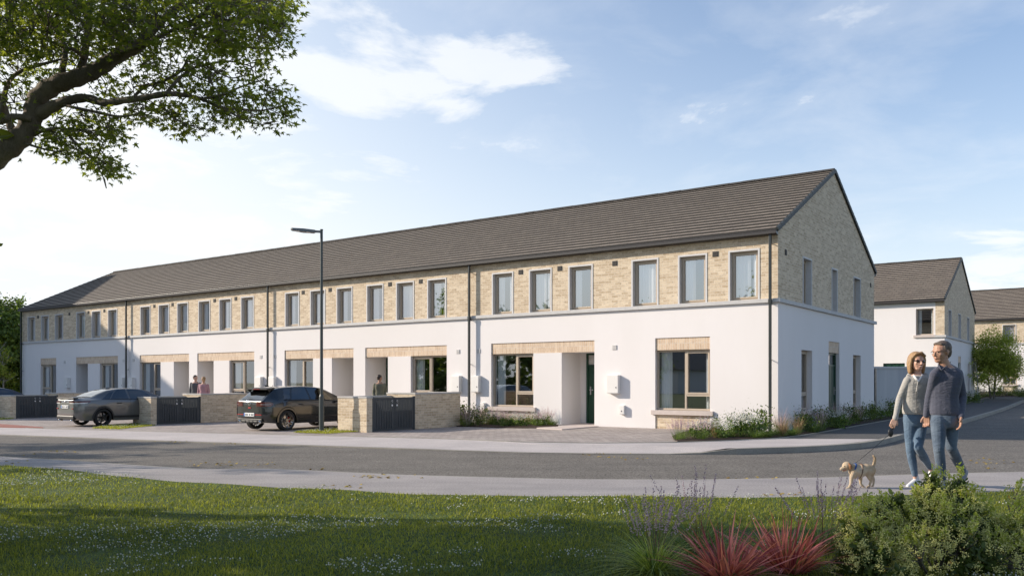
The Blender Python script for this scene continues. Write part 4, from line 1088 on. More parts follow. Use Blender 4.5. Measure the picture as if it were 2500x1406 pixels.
# ---- foreground ornamental grasses and shrubs --------------------------
def clump(name, px, py, n, L, w, droop, mat, lab, cat, el=(30, 88), rad=.10, seed=1, flowers=0, fl=(.45, .75), K=7, dirbias=(0, 0)):
    r = np.random.default_rng(seed); p = gp(px, py); base = Vector((p.x, p.y, float(lawn_z(np.array([p.x]), np.array([p.y]))[0])-.01))
    root = empty(name, base, 0, lab, cat)
    a = r.uniform(0, 2*np.pi, n); q_ = rad*np.sqrt(r.random(n)); b = np.stack([np.cos(a)*q_, np.sin(a)*q_, np.zeros(n)], 1)
    az = a+r.normal(0, .55, n); e = np.radians(r.uniform(*el, n)); d = unit(np.stack([np.cos(az)*np.cos(e)+dirbias[0], np.sin(az)*np.cos(e), np.sin(e)], 1))
    v, q, per = ribbons(b, d, r.uniform(L[0], L[1], n), r.uniform(w*.6, w*1.25, n), r.uniform(*droop, n), K=K, twist=r.uniform(-1.3, 1.3, n))
    np_mesh('blades', v, None, q, [mat], root, tint=np.repeat(np.clip(r.random(n)*1.1-.05, 0, 1), per), smooth=True)
    if mat == 'red_blade':   # green base blades in between
        ng = n//3; v, q, per = ribbons(b[:ng], d[:ng], r.uniform(L[0]*.6, L[1]*.75, ng), np.full(ng, w*.5), r.uniform(.1, .9, ng), K=5)
        np_mesh('green_blades', v, None, q, ['green_clump'], root, tint=np.repeat(r.random(ng), per), smooth=True)
    if flowers:
        a = r.uniform(0, 2*np.pi, flowers); e = np.radians(r.uniform(58, 88, flowers)); d = np.stack([np.cos(a)*np.cos(e), np.sin(a)*np.cos(e)*.6, np.sin(e)], 1); d = unit(d); Lf = r.uniform(*fl, flowers); b = d*[.12, .12, 0]
        V, Q_, per = ribbons(b, d, Lf, np.full(flowers, .0035), np.full(flowers, .06), K=4)
        np_mesh('stems', V, None, Q_, ['redstem'], root)
        VV = []; FF = []; o2_ = 0
        for s in np.linspace(.62, 1.02, 16):
            c = b+d*(Lf*s)[:, None]-np.array([0, 0, 1])*(Lf*.06*.62*s**2.3)[:, None]
            for kk in range(2):
                cc = c+r.normal(0, 1, c.shape)*.0065*(1.5-s); vv, ff = octas(cc, r.uniform(.0035, .0065, len(c))); VV.append(vv); FF.append(ff+o2_); o2_ += len(vv)
        VV = np.concatenate(VV); np_mesh('flower_spikes', VV, np.concatenate(FF), None, ['purple'], root, tint=np.repeat(r.random(len(VV)//6), 6))
    return root
clump('ornamental_grass', 1598, 1398, 430, (.34, .62), .0085, (.45, 1.25), 'variegated', 'arching green grass clump with mauve flower spikes, leftmost of the foreground plants', 'plant', (20, 86), .07, 3, 30, (.46, .68))
clump('ornamental_grass', 1702, 1352, 330, (.32, .56), .008, (.3, 1.1), 'green_clump', 'green grass clump with tall mauve spikes behind the gap between green and red grasses', 'plant', (30, 88), .07, 4, 18, (.48, .78))
clump('ornamental_grass', 2010, 1352, 300, (.24, .46), .008, (.3, 1.0), 'green_clump', 'dark green grass with mauve spikes between the right red grass and the shrub', 'plant', (30, 88), .08, 5, 30, (.46, .66))
clump('blood_grass', 1775, 1425, 230, (.24, .56), .022, (.0, .75), 'red_blade', 'red bladed grass clump at the bottom edge, left of the two red clumps', 'plant', (22, 86), .08, 6, dirbias=(.02, 0))
clump('blood_grass', 1925, 1404, 230, (.24, .58), .022, (.0, .65), 'red_blade', 'red bladed grass clump beside the cream flowered shrub, right of the two red clumps', 'plant', (28, 86), .09, 7, dirbias=(.05, 0))
def shrub(name, px, py, blobs, lab, seed, nl=9000, nb=9000, bud=True):
    """blobs: (photo x, photo y, radius m, dy)"""
    r = np.random.default_rng(seed); p = gp(px, py); base = Vector((p.x, p.y, 0)); Y0 = p.y
    root = empty(name, base, 0, lab, 'shrub')
    C_ = []; Rr = []
    for bx, by, rad, dy in blobs:
        q = at(bx, by, Y0+dy)-base; C_.append((q.x, q.y, q.z)); Rr.append(rad)
    C_ = np.array(C_); Rr = np.array(Rr); pr = Rr**2; pr = pr/pr.sum()
    # woody stems up into every blob
    m = MB()
    for c, rad in zip(C_, Rr):
        s0 = Vector((c[0]*.35, c[1]*.35, -.05)); c0 = Vector(c); m.tube([s0, s0.lerp(c0, .5)+Vector((random.uniform(-.03, .03), 0, .02)), c0], [.012, .008, .004], 6)
        for k in range(9):
            d = Vector(rand_dirs(1, -10, 80, r)[0]); m.tube([c0, c0+d*rad*.55, c0+d*rad*1.05+Vector((0, 0, .02))], [.004, .003, .0015], 5)
    m.build('stems', 'bark_far', root, smooth=True)
    k = r.choice(len(C_), nl, p=pr); d = unit(r.normal(0, 1, (nl, 3))); rr = Rr[k]*r.uniform(.35, 1.08, nl)
    pos = C_[k]+d*rr[:, None]*[1, 1, .9]; pos[:, 2] = np.maximum(pos[:, 2], .01)
    keep = patch_noise(pos[:, 0]*9, pos[:, 2]*9+pos[:, 1]*7, 1.4, seed) > -.08; pos = pos[keep]; d = d[keep]; n = len(pos)
    v, f, per = leaves(pos, unit(d+r.normal(0, .7, (n, 3))+[0, 0, .3]), unit(d*.6+r.normal(0, .6, (n, 3))+[0, 0, .7]), r.uniform(.025, .062, n)*(.7+.6*r.random(n)**3), 'oval')
    tn = np.clip(.25+.5*(pos[:, 2]/(C_[:, 2].max()+.1))*r.random(n)+.2*r.random(n), 0, 1)  # tint rises with height: sunlit top and shaded inside put into the colour
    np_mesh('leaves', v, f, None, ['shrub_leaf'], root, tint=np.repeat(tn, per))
    if bud:
        # panicles: little sprays of buds standing at the shoot tips
        ns = nb//26; k = r.choice(len(C_), ns, p=pr); d = unit(r.normal(0, 1, (ns, 3))+[0, -.25, .35]); tip = C_[k]+d*(Rr[k]*r.uniform(.86, 1.08, ns))[:, None]; ok = tip[:, 2] > .04; tip = tip[ok]; d = d[ok]; ns = len(tip)
        c = np.repeat(tip, 26, 0)+np.repeat(unit(d+[0, 0, .5]), 26, 0)*(r.random((ns*26, 1))*.05)+r.normal(0, 1, (ns*26, 3))*.013
        vv, ff = octas(c, r.uniform(.003, .0062, len(c))); np_mesh('buds', vv, ff, None, ['cream_bud'], root, tint=np.repeat(r.random(len(c)), 6))
        # tall leafy shoots breaking the outline
        ns = max(50, nl//60); k = r.choice(len(C_), ns, p=pr); d = unit(np.stack([r.normal(0, .45, ns), r.normal(0, .35, ns)-.15, np.ones(ns)], 1)); s0 = C_[k]+unit(d+[0, 0, .3])*(Rr[k]*.75)[:, None]; Ls = r.uniform(.07, .15, ns)
        PP_ = []; DD_ = []; BB_ = []
        for q_ in np.linspace(.15, 1, 9):
            for _ in range(2): PP_.append(s0+d*(Ls*q_)[:, None]); DD_.append(unit(d*.8+r.normal(0, .6, (ns, 3))))
            BB_.append(np.repeat(s0+d*(Ls*(.55+.5*q_))[:, None], 2, 0)+r.normal(0, .009, (ns*2, 3)))
        PP_ = np.concatenate(PP_); DD_ = np.concatenate(DD_); BB_ = np.concatenate(BB_)
        v, f, per = leaves(PP_, unit(r.normal(0, 1, PP_.shape)+[0, 0, .4]), DD_, r.uniform(.018, .034, len(PP_)), 'oval'); np_mesh('shoots', v, f, None, ['shoot_leaf'], root, tint=np.repeat(.5+.5*r.random(len(PP_)), per))
        vv, ff = octas(BB_, r.uniform(.003, .006, len(BB_))); np_mesh('buds', vv, ff, None, ['cream_bud'], root, tint=np.repeat(r.random(len(BB_)), 6))
        n = 60; k = r.choice(len(C_), n, p=pr); d = unit(r.normal(0, 1, (n, 3))+[0, -.5, .2]); pos = C_[k]+d*(Rr[k])[:, None]
        v, f, per = leaves(pos, unit(r.normal(0, 1, (n, 3))), unit(r.normal(0, 1, (n, 3))), r.uniform(.02, .035, n), 'oval'); np_mesh('autumn_leaves', v, f, None, ['fallen'], root, tint=np.repeat(r.random(n)*.4, per))
    return root
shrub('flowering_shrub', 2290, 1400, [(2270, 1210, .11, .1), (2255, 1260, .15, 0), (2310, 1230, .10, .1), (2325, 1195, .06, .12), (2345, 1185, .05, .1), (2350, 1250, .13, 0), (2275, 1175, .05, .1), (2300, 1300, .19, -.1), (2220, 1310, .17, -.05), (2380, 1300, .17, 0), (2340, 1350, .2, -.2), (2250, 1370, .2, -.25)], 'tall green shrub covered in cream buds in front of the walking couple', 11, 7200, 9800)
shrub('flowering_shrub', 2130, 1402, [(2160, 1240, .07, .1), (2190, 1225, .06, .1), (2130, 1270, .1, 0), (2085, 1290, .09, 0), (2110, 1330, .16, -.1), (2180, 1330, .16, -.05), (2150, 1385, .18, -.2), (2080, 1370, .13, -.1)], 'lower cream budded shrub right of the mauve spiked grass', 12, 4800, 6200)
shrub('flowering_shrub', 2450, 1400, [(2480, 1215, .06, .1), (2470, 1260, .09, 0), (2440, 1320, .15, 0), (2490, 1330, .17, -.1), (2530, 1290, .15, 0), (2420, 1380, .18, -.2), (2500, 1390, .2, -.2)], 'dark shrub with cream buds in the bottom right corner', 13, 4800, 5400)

# ---- trees ---------------------------------------------------------------
def tree(name, loc, H, cr, ch, base, lab, nl=9000, lsz=.12, mat='leaf_far', bark='bark_far', seed=1, trunks=1, nc=70, squash=1.0, tr=.16, shape='diamond', spread=.17, group=None):
    """cr crown radius, ch crown height, base = height where the crown starts"""
    r = np.random.default_rng(seed); rr = random.Random(seed)
    root = empty(name, loc, 0, lab, 'tree', group)
    m = MB(); tips = []
    def limb(p, d, L, rad, lev):
        n = 4; pts = [p]; q = Vector(p)
        for i in range(n):
            d = (d+Vector((rr.gauss(0, .12), rr.gauss(0, .12), rr.gauss(.04, .06)))).normalized(); q = q+d*L/n; pts.append(q.copy())
        m.tube(pts, [rad*(1-.55*i/n) for i in range(n+1)], 7 if lev < 2 else 5)
        tips.append(pts[-1]); tips.append(pts[2])
        if lev < 2:
            for i in range(3 if lev else 5):
                a = rr.uniform(0, 6.28); nd = (d*.55+Vector((math.cos(a), math.sin(a), rr.uniform(.1, .6)))).normalized(); limb(pts[rr.randint(1, n)], nd, L*rr.uniform(.45, .65), rad*.45, lev+1)
    for k in range(trunks):
        a = k*2.1+.4; s0 = Vector((math.cos(a)*.12*(trunks > 1), math.sin(a)*.12*(trunks > 1), -.1)); top = Vector((math.cos(a)*cr*.25*(trunks > 1), math.sin(a)*cr*.25*(trunks > 1), base+ch*.35))
        mid = s0.lerp(top, .5)+Vector((rr.uniform(-.08, .08), rr.uniform(-.08, .08), 0)); m.tube([s0, s0.lerp(mid, .12), mid, top], [tr*1.35, tr, tr*.85, tr*.6], 9)
        for i in range(6):
            aa = rr.uniform(0, 6.28); f_ = rr.uniform(.35, 1); st = mid.lerp(top, f_); limb(st, Vector((math.cos(aa), math.sin(aa), rr.uniform(.3, 1.0))).normalized(), cr*rr.uniform(.55, .8), tr*.4, 0)
        limb(top, Vector((0, 0, 1)), ch*.42, tr*.5, 0)
    m.build('trunk', bark, root, smooth=True)
    cc = []
    while len(cc) < nc:
        q = r.uniform(-1, 1, 3); h_ = (q[2]+1)/2
        prof = math.sin(math.pi*min(1, max(0, h_*.92+.08))**.75)**.6
        if math.hypot(q[0], q[1]) < prof and (math.hypot(q[0], q[1]) > prof*.35 or rr.random() < .3): cc.append((q[0]*cr, q[1]*cr*squash, base+h_*ch))
    cc = np.array(cc+[(t_.x, t_.y, t_.z) for t_ in tips if t_.z > base][:40])
    k = r.integers(0, len(cc), nl); sg = r.uniform(.5, 1.15, len(cc))[k][:, None]*cr*spread
    pos = cc[k]+r.normal(0, 1, (nl, 3))*sg*[1, 1, .7]
    out = unit(pos-np.array([0, 0, base+ch*.45]))
    v, f, per = leaves(pos, unit(out*.5+r.normal(0, .7, (nl, 3))+[0, 0, .3]), unit(r.normal(0, 1, (nl, 3))), r.uniform(.7, 1.3, nl)*lsz, shape)
    np_mesh('crown', v, f, None, [mat], root, tint=np.repeat(np.clip(r.random(nl)*.7+.3*r.random(len(cc))[k], 0, 1), per))
    return root
p = gp(2424, 973); tree('small_tree', drape(p, 0), 4.4, 1.38, 3.3, .9, 'small round multi-stemmed tree in front of the end house', 26000, .10, 'leaf_round', 'bark_far', 21, 3, 70, tr=.045, spread=.24)
p = gp(2386, 978); tree('birch_sapling', drape(p, 0), 2.6, .55, 1.7, .9, 'slender white stemmed sapling left of the small round tree', 900, .08, 'leaf_round', 'bark_pale', 23, 1, 14, tr=.035)
# trees beyond the left end of the terrace
def gx(X, Y): return Vector((X, Y, zg(X, Y)))
tree('leafy_tree', gx(-34.8, 56.5), 8, 3.6, 7.0, .6, 'broad dark leafy tree beyond the left end of the terrace', 42000, .24, 'leaf_far', seed=31, nc=150, tr=.25, spread=.16)
tree('leafy_tree', gx(-33.3, 55.5), 5, 1.7, 4.6, .8, 'paler bushy tree against the left end of the terrace', 11000, .17, 'leaf_round', seed=32, nc=50, tr=.12)
tree('birch_tree', gx(-31.9, 52.4), 4, .9, 3.0, 1.3, 'pale stemmed birch at the left corner of the terrace', 2600, .13, 'leaf_round', 'bark_pale', 33, 2, 24, tr=.06)
tree('leafy_tree', gx(-45, 64), 9, 5, 8, 1.0, 'tall dark tree at the far left behind the parked car', 14000, .3, 'leaf_far', seed=34, nc=80, tr=.25)
# trees out of frame on the left that streak the road and shade the lawn
tree('roadside_tree', gx(-25, 22.2), 10, 2.3, 6.0, 3.6, 'slim roadside tree beyond the left edge, farthest of the three', 2600, .2, 'leaf_far', seed=41, nc=24, tr=.14, spread=.12)
tree('roadside_tree', gx(-19, 18.2), 9, 1.6, 4.0, 2.0, 'slim roadside tree beyond the left edge, middle one of the three', 1900, .18, 'leaf_far', seed=43, nc=18, tr=.12, spread=.12)
tree('roadside_tree', gx(-15.5, 15.0), 9, 1.7, 4.2, 1.6, 'slim roadside tree beyond the left edge, nearest the lawn', 2600, .16, 'leaf_far', seed=42, nc=22, tr=.12, spread=.14)
# far tree line behind the viewpoint, seen only in the window panes
tm = []
for i in range(9):
    X = -90+i*4.5+random.uniform(-3, 3); Y = 6-i*10.5+random.uniform(-2, 2)
    if i == 0: t0 = tree('distant_tree', gx(X, Y), 9, 7, 9, .6, 'distant tree in the line across the field', 2600, 1.1, 'leaf_far', seed=50, nc=30, tr=.3, group='tree line across the field')
    else: c_ = copy_tree(t0); c_.location = gx(X, Y); c_.rotation_euler.z = i*1.3; c_.scale = (1, 1, .8+.25*math.sin(i*2))
for i, (X, Y) in enumerate(((-62, -14), (-48, -40))):
    fh = empty('distant_bungalow', gx(X, Y), 1.1+.3*i, ('low white bungalow across the field with a grey roof', 'low white bungalow nearer the lane across the field')[i], 'house')
    m = MB(); m.box(-7, 7, -4, 4, 0, 2.7); m.build('wall', 'render', fh)
    m = MB(); m.face([(-7.4, -4.4, 2.6), (7.4, -4.4, 2.6), (7, 0, 4.8), (-7, 0, 4.8)]); m.face([(-7.4, 4.4, 2.6), (7.4, 4.4, 2.6), (7, 0, 4.8), (-7, 0, 4.8)]); m.face([(-7.4, -4.4, 2.6), (-7.4, 4.4, 2.6), (-7, 0, 4.8)]); m.face([(7.4, -4.4, 2.6), (7.4, 4.4, 2.6), (7, 0, 4.8)]); m.build('roof', 'roof_tile', fh)

# ---- the big overhanging tree -------------------------------------------
YT = 9.0
BT = empty('overhanging_tree', gx(-8.3, 9.4), 0, 'large old maple reaching in over the lawn from the left edge', 'tree')
bo = BT.location.copy()
def bp(px, py, dy=0.0): return at(px, py, YT+dy)-bo
def smooth_line(pts, n=5):
    out = []
    P_ = [pts[0]]+list(pts)+[pts[-1]]
    for i in range(1, len(P_)-2):
        for k in range(n):
            t_ = k/n; a, b, c, d = P_[i-1:i+3]
            out.append(tuple(.5*((2*b[j])+(-a[j]+c[j])*t_+(2*a[j]-5*b[j]+4*c[j]-d[j])*t_*t_+(-a[j]+3*b[j]-3*c[j]+d[j])*t_**3) for j in range(4)))
    out.append(tuple(pts[-1])); return out
# (photo x, photo y, depth offset, radius in photo pixels)
limbs = [
 [(-640, 930, .3, 62), (-560, 760, .3, 54), (-420, 600, .25, 50), (-250, 500, .2, 46), (-90, 440, .1, 42), (0, 378, 0, 37), (48, 340, 0, 35), (78, 290, 0, 34), (90, 245, 0, 33), (130, 210, 0, 33), (185, 192, 0, 30), (235, 172, .1, 27), (290, 135, .15, 25), (340, 110, .2, 22), (385, 60, .3, 15), (430, 20, .4, 11), (480, -40, .5, 8)],
 [(85, 290, 0, 24), (115, 268, -.05, 21), (160, 248, -.1, 17), (210, 240, -.1, 15), (255, 252, -.15, 13), (300, 246, -.2, 12), (350, 240, -.25, 11), (405, 230, -.3, 10), (450, 233, -.35, 8), (490, 242, -.4, 6), (540, 262, -.45, 4.5), (590, 268, -.5, 3.2)],
 [(45, 345, .05, 17), (30, 320, .1, 14), (18, 285, .1, 12), (5, 250, .15, 11), (-20, 200, .2, 10), (-40, 120, .3, 9)],
 [(2, 300, -.1, 10), (10, 240, -.1, 9), (22, 200, -.1, 8), (50, 175, -.1, 6.5), (95, 160, -.15, 5), (150, 145, -.2, 3)],
 [(-60, 300, -.3, 17), (0, 295, -.25, 14), (40, 285, -.2, 12), (75, 292, -.1, 10)],
 [(180, 195, .1, 16), (200, 160, .2, 14), (208, 120, .3, 13), (215, 70, .35, 11), (218, 20, .4, 10), (222, -40, .5, 9)],
 [(150, 205, 0, 14), (152, 170, .1, 12), (158, 120, .2, 10), (130, 60, .3, 8), (90, -10, .4, 7)],
 [(205, 140, .2, 9), (180, 122, 0, 7), (160, 118, -.1, 5), (120, 100, -.2, 4)],
 [(300, 130, .1, 12), (350, 112, 0, 10), (390, 90, -.1, 8), (430, 70, -.2, 6), (490, 40, -.3, 4.5), (540, 10, -.4, 3)],
 [(330, 115, .2, 10), (300, 90, .3, 8), (250, 50, .4, 7), (270, 15, .5, 5), (300, -20, .5, 4)],
 [(340, 108, .25, 9), (400, 50, .4, 8), (460, 10, .5, 7), (560, -40, .6, 5)],
 [(405, 230, -.3, 7), (430, 200, -.2, 6), (455, 178, -.1, 5), (475, 165, 0, 3.5)],
 [(320, 246, -.2, 6), (350, 215, 0, 5.5), (400, 198, .1, 5), (440, 175, .2, 4), (455, 150, .3, 3)],
 [(150, 255, -.1, 6), (190, 265, -.2, 5), (240, 275, -.3, 4.5), (290, 285, -.4, 4), (340, 278, -.4, 3)],
 [(85, 330, 0, 7), (110, 318, -.1, 6), (150, 315, -.15, 5), (180, 345, -.2, 4.2), (205, 370, -.25, 3.6), (235, 395, -.3, 3), (270, 425, -.35, 2.2)],
 [(150, 315, -.1, 4), (200, 318, -.2, 3.2), (240, 330, -.3, 2.4)], [(235, 395, -.3, 2.4), (245, 420, -.35, 1.8), (255, 438, -.4, 1.4)],
 [(490, 242, -.4, 4), (530, 235, -.2, 3.5), (570, 220, 0, 3), (610, 205, .1, 2.5), (650, 195, .2, 1.8)],
 [(540, 262, -.45, 3.5), (580, 285, -.5, 3), (610, 300, -.5, 2), (640, 305, -.5, 1.5)],
 [(590, 268, -.5, 3), (640, 270, -.4, 2.4), (700, 255, -.3, 1.5)], [(390, 250, -.3, 4), (420, 285, -.35, 3), (460, 305, -.4, 2), (490, 315, -.4, 1.4)],
 [(430, 70, -.2, 4), (500, 90, -.1, 3.5), (570, 110, 0, 3), (640, 120, .1, 2), (690, 110, .2, 1.4)], [(490, 40, -.3, 3.5), (560, 50, -.2, 3), (630, 40, 0, 2.2), (720, 10, .1, 1.4)],
 [(430, 175, .2, 3.4), (500, 160, .2, 3), (560, 150, .2, 2.5), (620, 165, .2, 1.6)], [(500, 160, .2, 2.6), (560, 190, 0, 2), (600, 185, 0, 1.5)], [(60, 350, -.1, 4), (110, 365, -.2, 3), (150, 372, -.2, 2)]]
mB = MB(); NODES = []
for li, L_ in enumerate(limbs):
    s_ = smooth_line(L_, 5); pts = [bp(a, b, c) for a, b, c, d in s_]; rad = [max(.004, d/F*(YT+c)*(.68 if d > 5 else .8)) for a, b, c, d in s_]
    rad = [r_*(1+.10*math.sin(i*1.9+li)) if r_ > .03 else r_ for i, r_ in enumerate(rad)]
    mB.tube(pts, rad, 14 if rad[0] > .05 else 7)
    for q, r_ in zip(pts, rad):
        if r_ < .08: NODES.append((q.x, q.y, q.z))
# unseen limbs carry the rest of the crown
rr = random.Random(9)
hidden = []
for i in range(14):
    a = bp(-300-60*(i % 5), 520-30*i, .2); e = Vector((rr.uniform(-12.5, -5.6), rr.uniform(6.4, 9.4), rr.uniform(4.2, 8.6)))-bo
    md = a.lerp(e, .5)+Vector((0, 0, .4)); mB.tube([a, md, e], [.11, .07, .02], 8); hidden.append(e)
mB.build('trunk', 'bark', BT, smooth=True)
NODES = np.array(NODES)
from itertools import product
outline = [(-40, -60), (560, -60), (640, -30), (735, 5), (700, 45), (700, 95), (655, 150), (650, 190), (690, 215), (715, 255), (700, 305), (650, 312), (600, 290), (560, 312), (500, 318), (455, 332), (420, 322), (385, 305), (330, 300), (300, 318), (302, 345), (280, 372), (300, 400), (300, 440), (255, 445), (222, 410), (190, 385), (150, 378), (118, 365), (72, 378), (95, 340), (60, 300), (20, 300), (0, 345), (-40, 345)]
def inside(px, py, poly):
    ins = False; j = len(poly)-1
    for i in range(len(poly)):
        if (poly[i][1] > py) != (poly[j][1] > py) and px < (poly[j][0]-poly[i][0])*(py-poly[i][1])/(poly[j][1]-poly[i][1])+poly[i][0]: ins = not ins
        j = i
    return ins
rb = np.random.default_rng(77); clusters = []
tw = MB()
holes_ = [(240, 210, 24), (330, 165, 22), (420, 150, 26), (560, 175, 26), (130, 235, 22), (60, 200, 14), (500, 200, 18), (380, 262, 14), (300, 200, 20), (610, 235, 18), (470, 268, 20), (150, 300, 14), (70, 60, 10), (480, 120, 16), (350, 20, 12), (600, 80, 14), (20, 180, 14), (400, 30, 10)]
tries = 0
THICK = [(a, b, d) for L_ in limbs[:9] for a, b, c_, d in smooth_line(L_, 4) if d > 7]
while len(clusters) < 1550 and tries < 40000:
    tries += 1
    px, py = rb.uniform(-40, 740), rb.uniform(-60, 450)
    if not inside(px, py, outline): continue
    if any((px-hx_)**2+((py-hy_)*1.15)**2 < (hr_)**2 for hx_, hy_, hr_ in holes_): continue
    dens_ = 1.0 if py < 130 else .45
    if rb.random() > dens_: continue
    dy = rb.uniform(-1.0, 1.25) if py < 200 else rb.uniform(-.75, .6)
    q = bp(px, py, dy); qa = np.array(q)
    if any((px-a)**2+(py-b)**2 < (d*.9+6)**2 for a, b, d in THICK) and dy < .35 and rb.random() < .93: continue
    i = int(np.argmin(np.linalg.norm(NODES-qa, axis=1))); nb_ = NODES[i]
    if np.linalg.norm(nb_-qa) > .62: continue
    ln_ = (q-Vector(nb_)).length; ja = Vector(rb.normal(0, .09*ln_+.01, 3)); jb = Vector(rb.normal(0, .09*ln_+.01, 3)); md = Vector(nb_).lerp(q, .62)+jb
    tw.tube([Vector(nb_), Vector(nb_).lerp(q, .3)+ja, md, q], [.0075, .0055, .004, .002], 5, caps=False); clusters.append((qa, unit((qa-nb_)[None])[0]))
    if len(clusters) % 3 == 0: NODES = np.concatenate([NODES, [np.array(md)]])
tw.build('twigs', 'bark', BT, smooth=True)
PP = []; NN = []; UU = []; SS = []; TN = []
for c, d in clusters:
    n_ = int(rb.integers(6, 13)); tcl = rb.random()*.5
    for j in range(n_):
        off = rb.normal(0, 1, 3)*[.068, .068, .045]
        PP.append(c+off); dd = unit((d*.6+unit(off[None])[0]*.9+[0, 0, -.25])[None])[0]; UU.append(dd)
        NN.append(unit((np.array([0, 0, 1.0])+rb.normal(0, .55, 3))[None])[0]); SS.append(rb.uniform(.045, .08)); TN.append(np.clip(tcl+rb.random()*.5, 0, 1))
v, f, per = leaves(np.array(PP), np.array(NN), np.array(UU), np.array(SS), 'maple', .22)
np_mesh('crown', v, f, None, ['leaf_big'], BT, tint=np.repeat(TN, per))
# upper and outer crown beyond the frame
n_ = 12500; ctr = np.array([rb.uniform(-13.5, -4.0, 110), rb.uniform(5.6, 9.3, 110), rb.uniform(3.0, 8.6, 110)]).T; ctr = ctr[(ctr[:, 2] < .445*(2.2-ctr[:, 0])) | (rb.random(110) < .16)]
ok = ~((ctr[:, 0] > -.62*ctr[:, 1]-.6) & (ctr[:, 2] < 1.38+.475*ctr[:, 1]+.2)); ctr = ctr[ok]
k = rb.integers(0, len(ctr), n_); pos = ctr[k]+rb.normal(0, 1, (n_, 3))*[.62, .5, .45]
vis = (pos[:, 0] > -.62*pos[:, 1]) & (pos[:, 2] < 1.38+.456*pos[:, 1]); pos = pos[~vis]; n_ = len(pos)
v, f, per = leaves(pos-np.array(bo), unit(rb.normal(0, 1, (n_, 3))+[0, 0, .5]), unit(rb.normal(0, 1, (n_, 3))), rb.uniform(.14, .24, n_), 'oval')
np_mesh('upper_crown', v, f, None, ['leaf_big'], BT, tint=np.repeat(rb.random(n_), per))
# ================================================================ street lamp
lp = gp(785, 1055); LPZ = lp.z
lamp = empty('street_lamp', lp, 0, 'tall dark green grey street lamp with a flat head above the black hatchback', 'street lamp')
kx = F/lp.y
def lz(py): return (HZ-py)/kx+CAMZ-LPZ
m = MB(); m.tube([(0, 0, -.1), (0, 0, lz(968))], [.073, .070], 16); m.tube([(0, 0, lz(968)), (0, 0, lz(962))], [.070, .046], 16); m.tube([(0, 0, lz(962)), (0, 0, lz(561))], [.046, .038], 14)
m.tube([(0, 0, lz(562)), (0, 0, lz(560))], [.045, .045], 14); m.build('pole', 'lamp_paint', lamp, smooth=False, bevel=.002)
hd = Vector((-1, -.28, 0)).normalized(); sdv = Vector((hd.y, -hd.x, 0)); zt = lz(566)
m = MB()
def hp_(l, w_, z_): return Vector((0, 0, zt))+hd*l+sdv*w_+Vector((0, 0, z_))
secs = [(-.02, .03, -.03, .03), (.16, .035, -.03, .03), (.20, .10, -.045, .035), (.5, .12, -.035, .055), (.80, .10, -.0, .06), (.84, .06, .02, .055)]
for (l0, w0, a0, b0), (l1, w1, a1, b1) in zip(secs, secs[1:]):
    P_ = [[hp_(l, -w_, a_), hp_(l, w_, a_), hp_(l, w_*.8, b_), hp_(l, -w_*.8, b_)] for l, w_, a_, b_ in ((l0, w0, a0, b0), (l1, w1, a1, b1))]
    for k in range(4): m.face([P_[0][k], P_[0][(k+1) % 4], P_[1][(k+1) % 4], P_[1][k]])
m.face([hp_(-.02, -.03, -.03), hp_(-.02, .03, -.03), hp_(-.02, .024, .03), hp_(-.02, -.024, .03)]); m.face([hp_(.84, -.06, .02), hp_(.84, .06, .02), hp_(.84, .048, .055), hp_(.84, -.048, .055)])
h_ = m.build('lamp_head', 'lamp_head', lamp, bevel=.004)
m = MB(); m.face([hp_(.3, -.08, -.046), hp_(.75, -.08, -.012), hp_(.75, .08, -.012), hp_(.3, .08, -.046)]); m.build('lens', 'lens', h_)

# ================================================================ cars
base_mat('paint_black', (.010, .012, .013), None, rough=.25, coat=1.0, spec=.5)
base_mat('paint_grey', (.14, .142, .14), None, rough=.32, metal=.55, coat=1.0)
base_mat('paint_dark', (.05, .05, .055), None, rough=.3, metal=.4, coat=1.0)
base_mat('tyre', (.012, .012, .012), (.02, .02, .02), 20, .8)
base_mat('rim_dark', (.02, .02, .021), None, rough=.3, metal=.7)
base_mat('rim_silver', (.32, .30, .28), None, rough=.3, metal=.9)
base_mat('trim', (.012, .012, .013), None, rough=.5)
base_mat('lamp_red', (.38, .015, .012), None, rough=.15, coat=1)
base_mat('lamp_darkred', (.10, .012, .010), None, rough=.12, coat=1)
base_mat('lamp_clear', (.75, .75, .72), None, rough=.12, coat=1)
base_mat('chrome', (.7, .7, .7), None, rough=.12, metal=1)
base_mat('plate', (.80, .81, .80), None, rough=.4)
base_mat('plate_blue', (.02, .18, .55), None, rough=.4)
base_mat('plate_ink', (.03, .03, .03), None, rough=.5)
base_mat('badge_red', (.6, .03, .03), None, rough=.4)
base_mat('brake_red', (.5, .03, .02), None, rough=.4)
def interp(tab, y): return float(np.interp(y, [a for a, _ in tab], [b for _, b in tab]))
def sinterp(tab, y):
    # smooth (monotone-ish) interpolation
    xs = [a for a, _ in tab]; vs = [b for _, b in tab]
    if y <= xs[0]: return vs[0]
    if y >= xs[-1]: return vs[-1]
    i = max(k for k in range(len(xs)) if xs[k] <= y); i = min(i, len(xs)-2)
    h = xs[i+1]-xs[i]; t_ = (y-xs[i])/h
    d = [(vs[k+1]-vs[k])/(xs[k+1]-xs[k]) for k in range(len(xs)-1)]
    def sl_(k):
        if k == 0: return d[0]
        if k == len(xs)-1: return d[-1]
        if d[k-1]*d[k] <= 0: return 0
        return 2*d[k-1]*d[k]/(d[k-1]+d[k])
    a, b = sl_(i), sl_(i+1); t2 = t_*t_; t3 = t2*t_
    return (2*t3-3*t2+1)*vs[i]+(t3-2*t2+t_)*h*a+(-2*t3+3*t2)*vs[i+1]+(t3-t2)*h*b
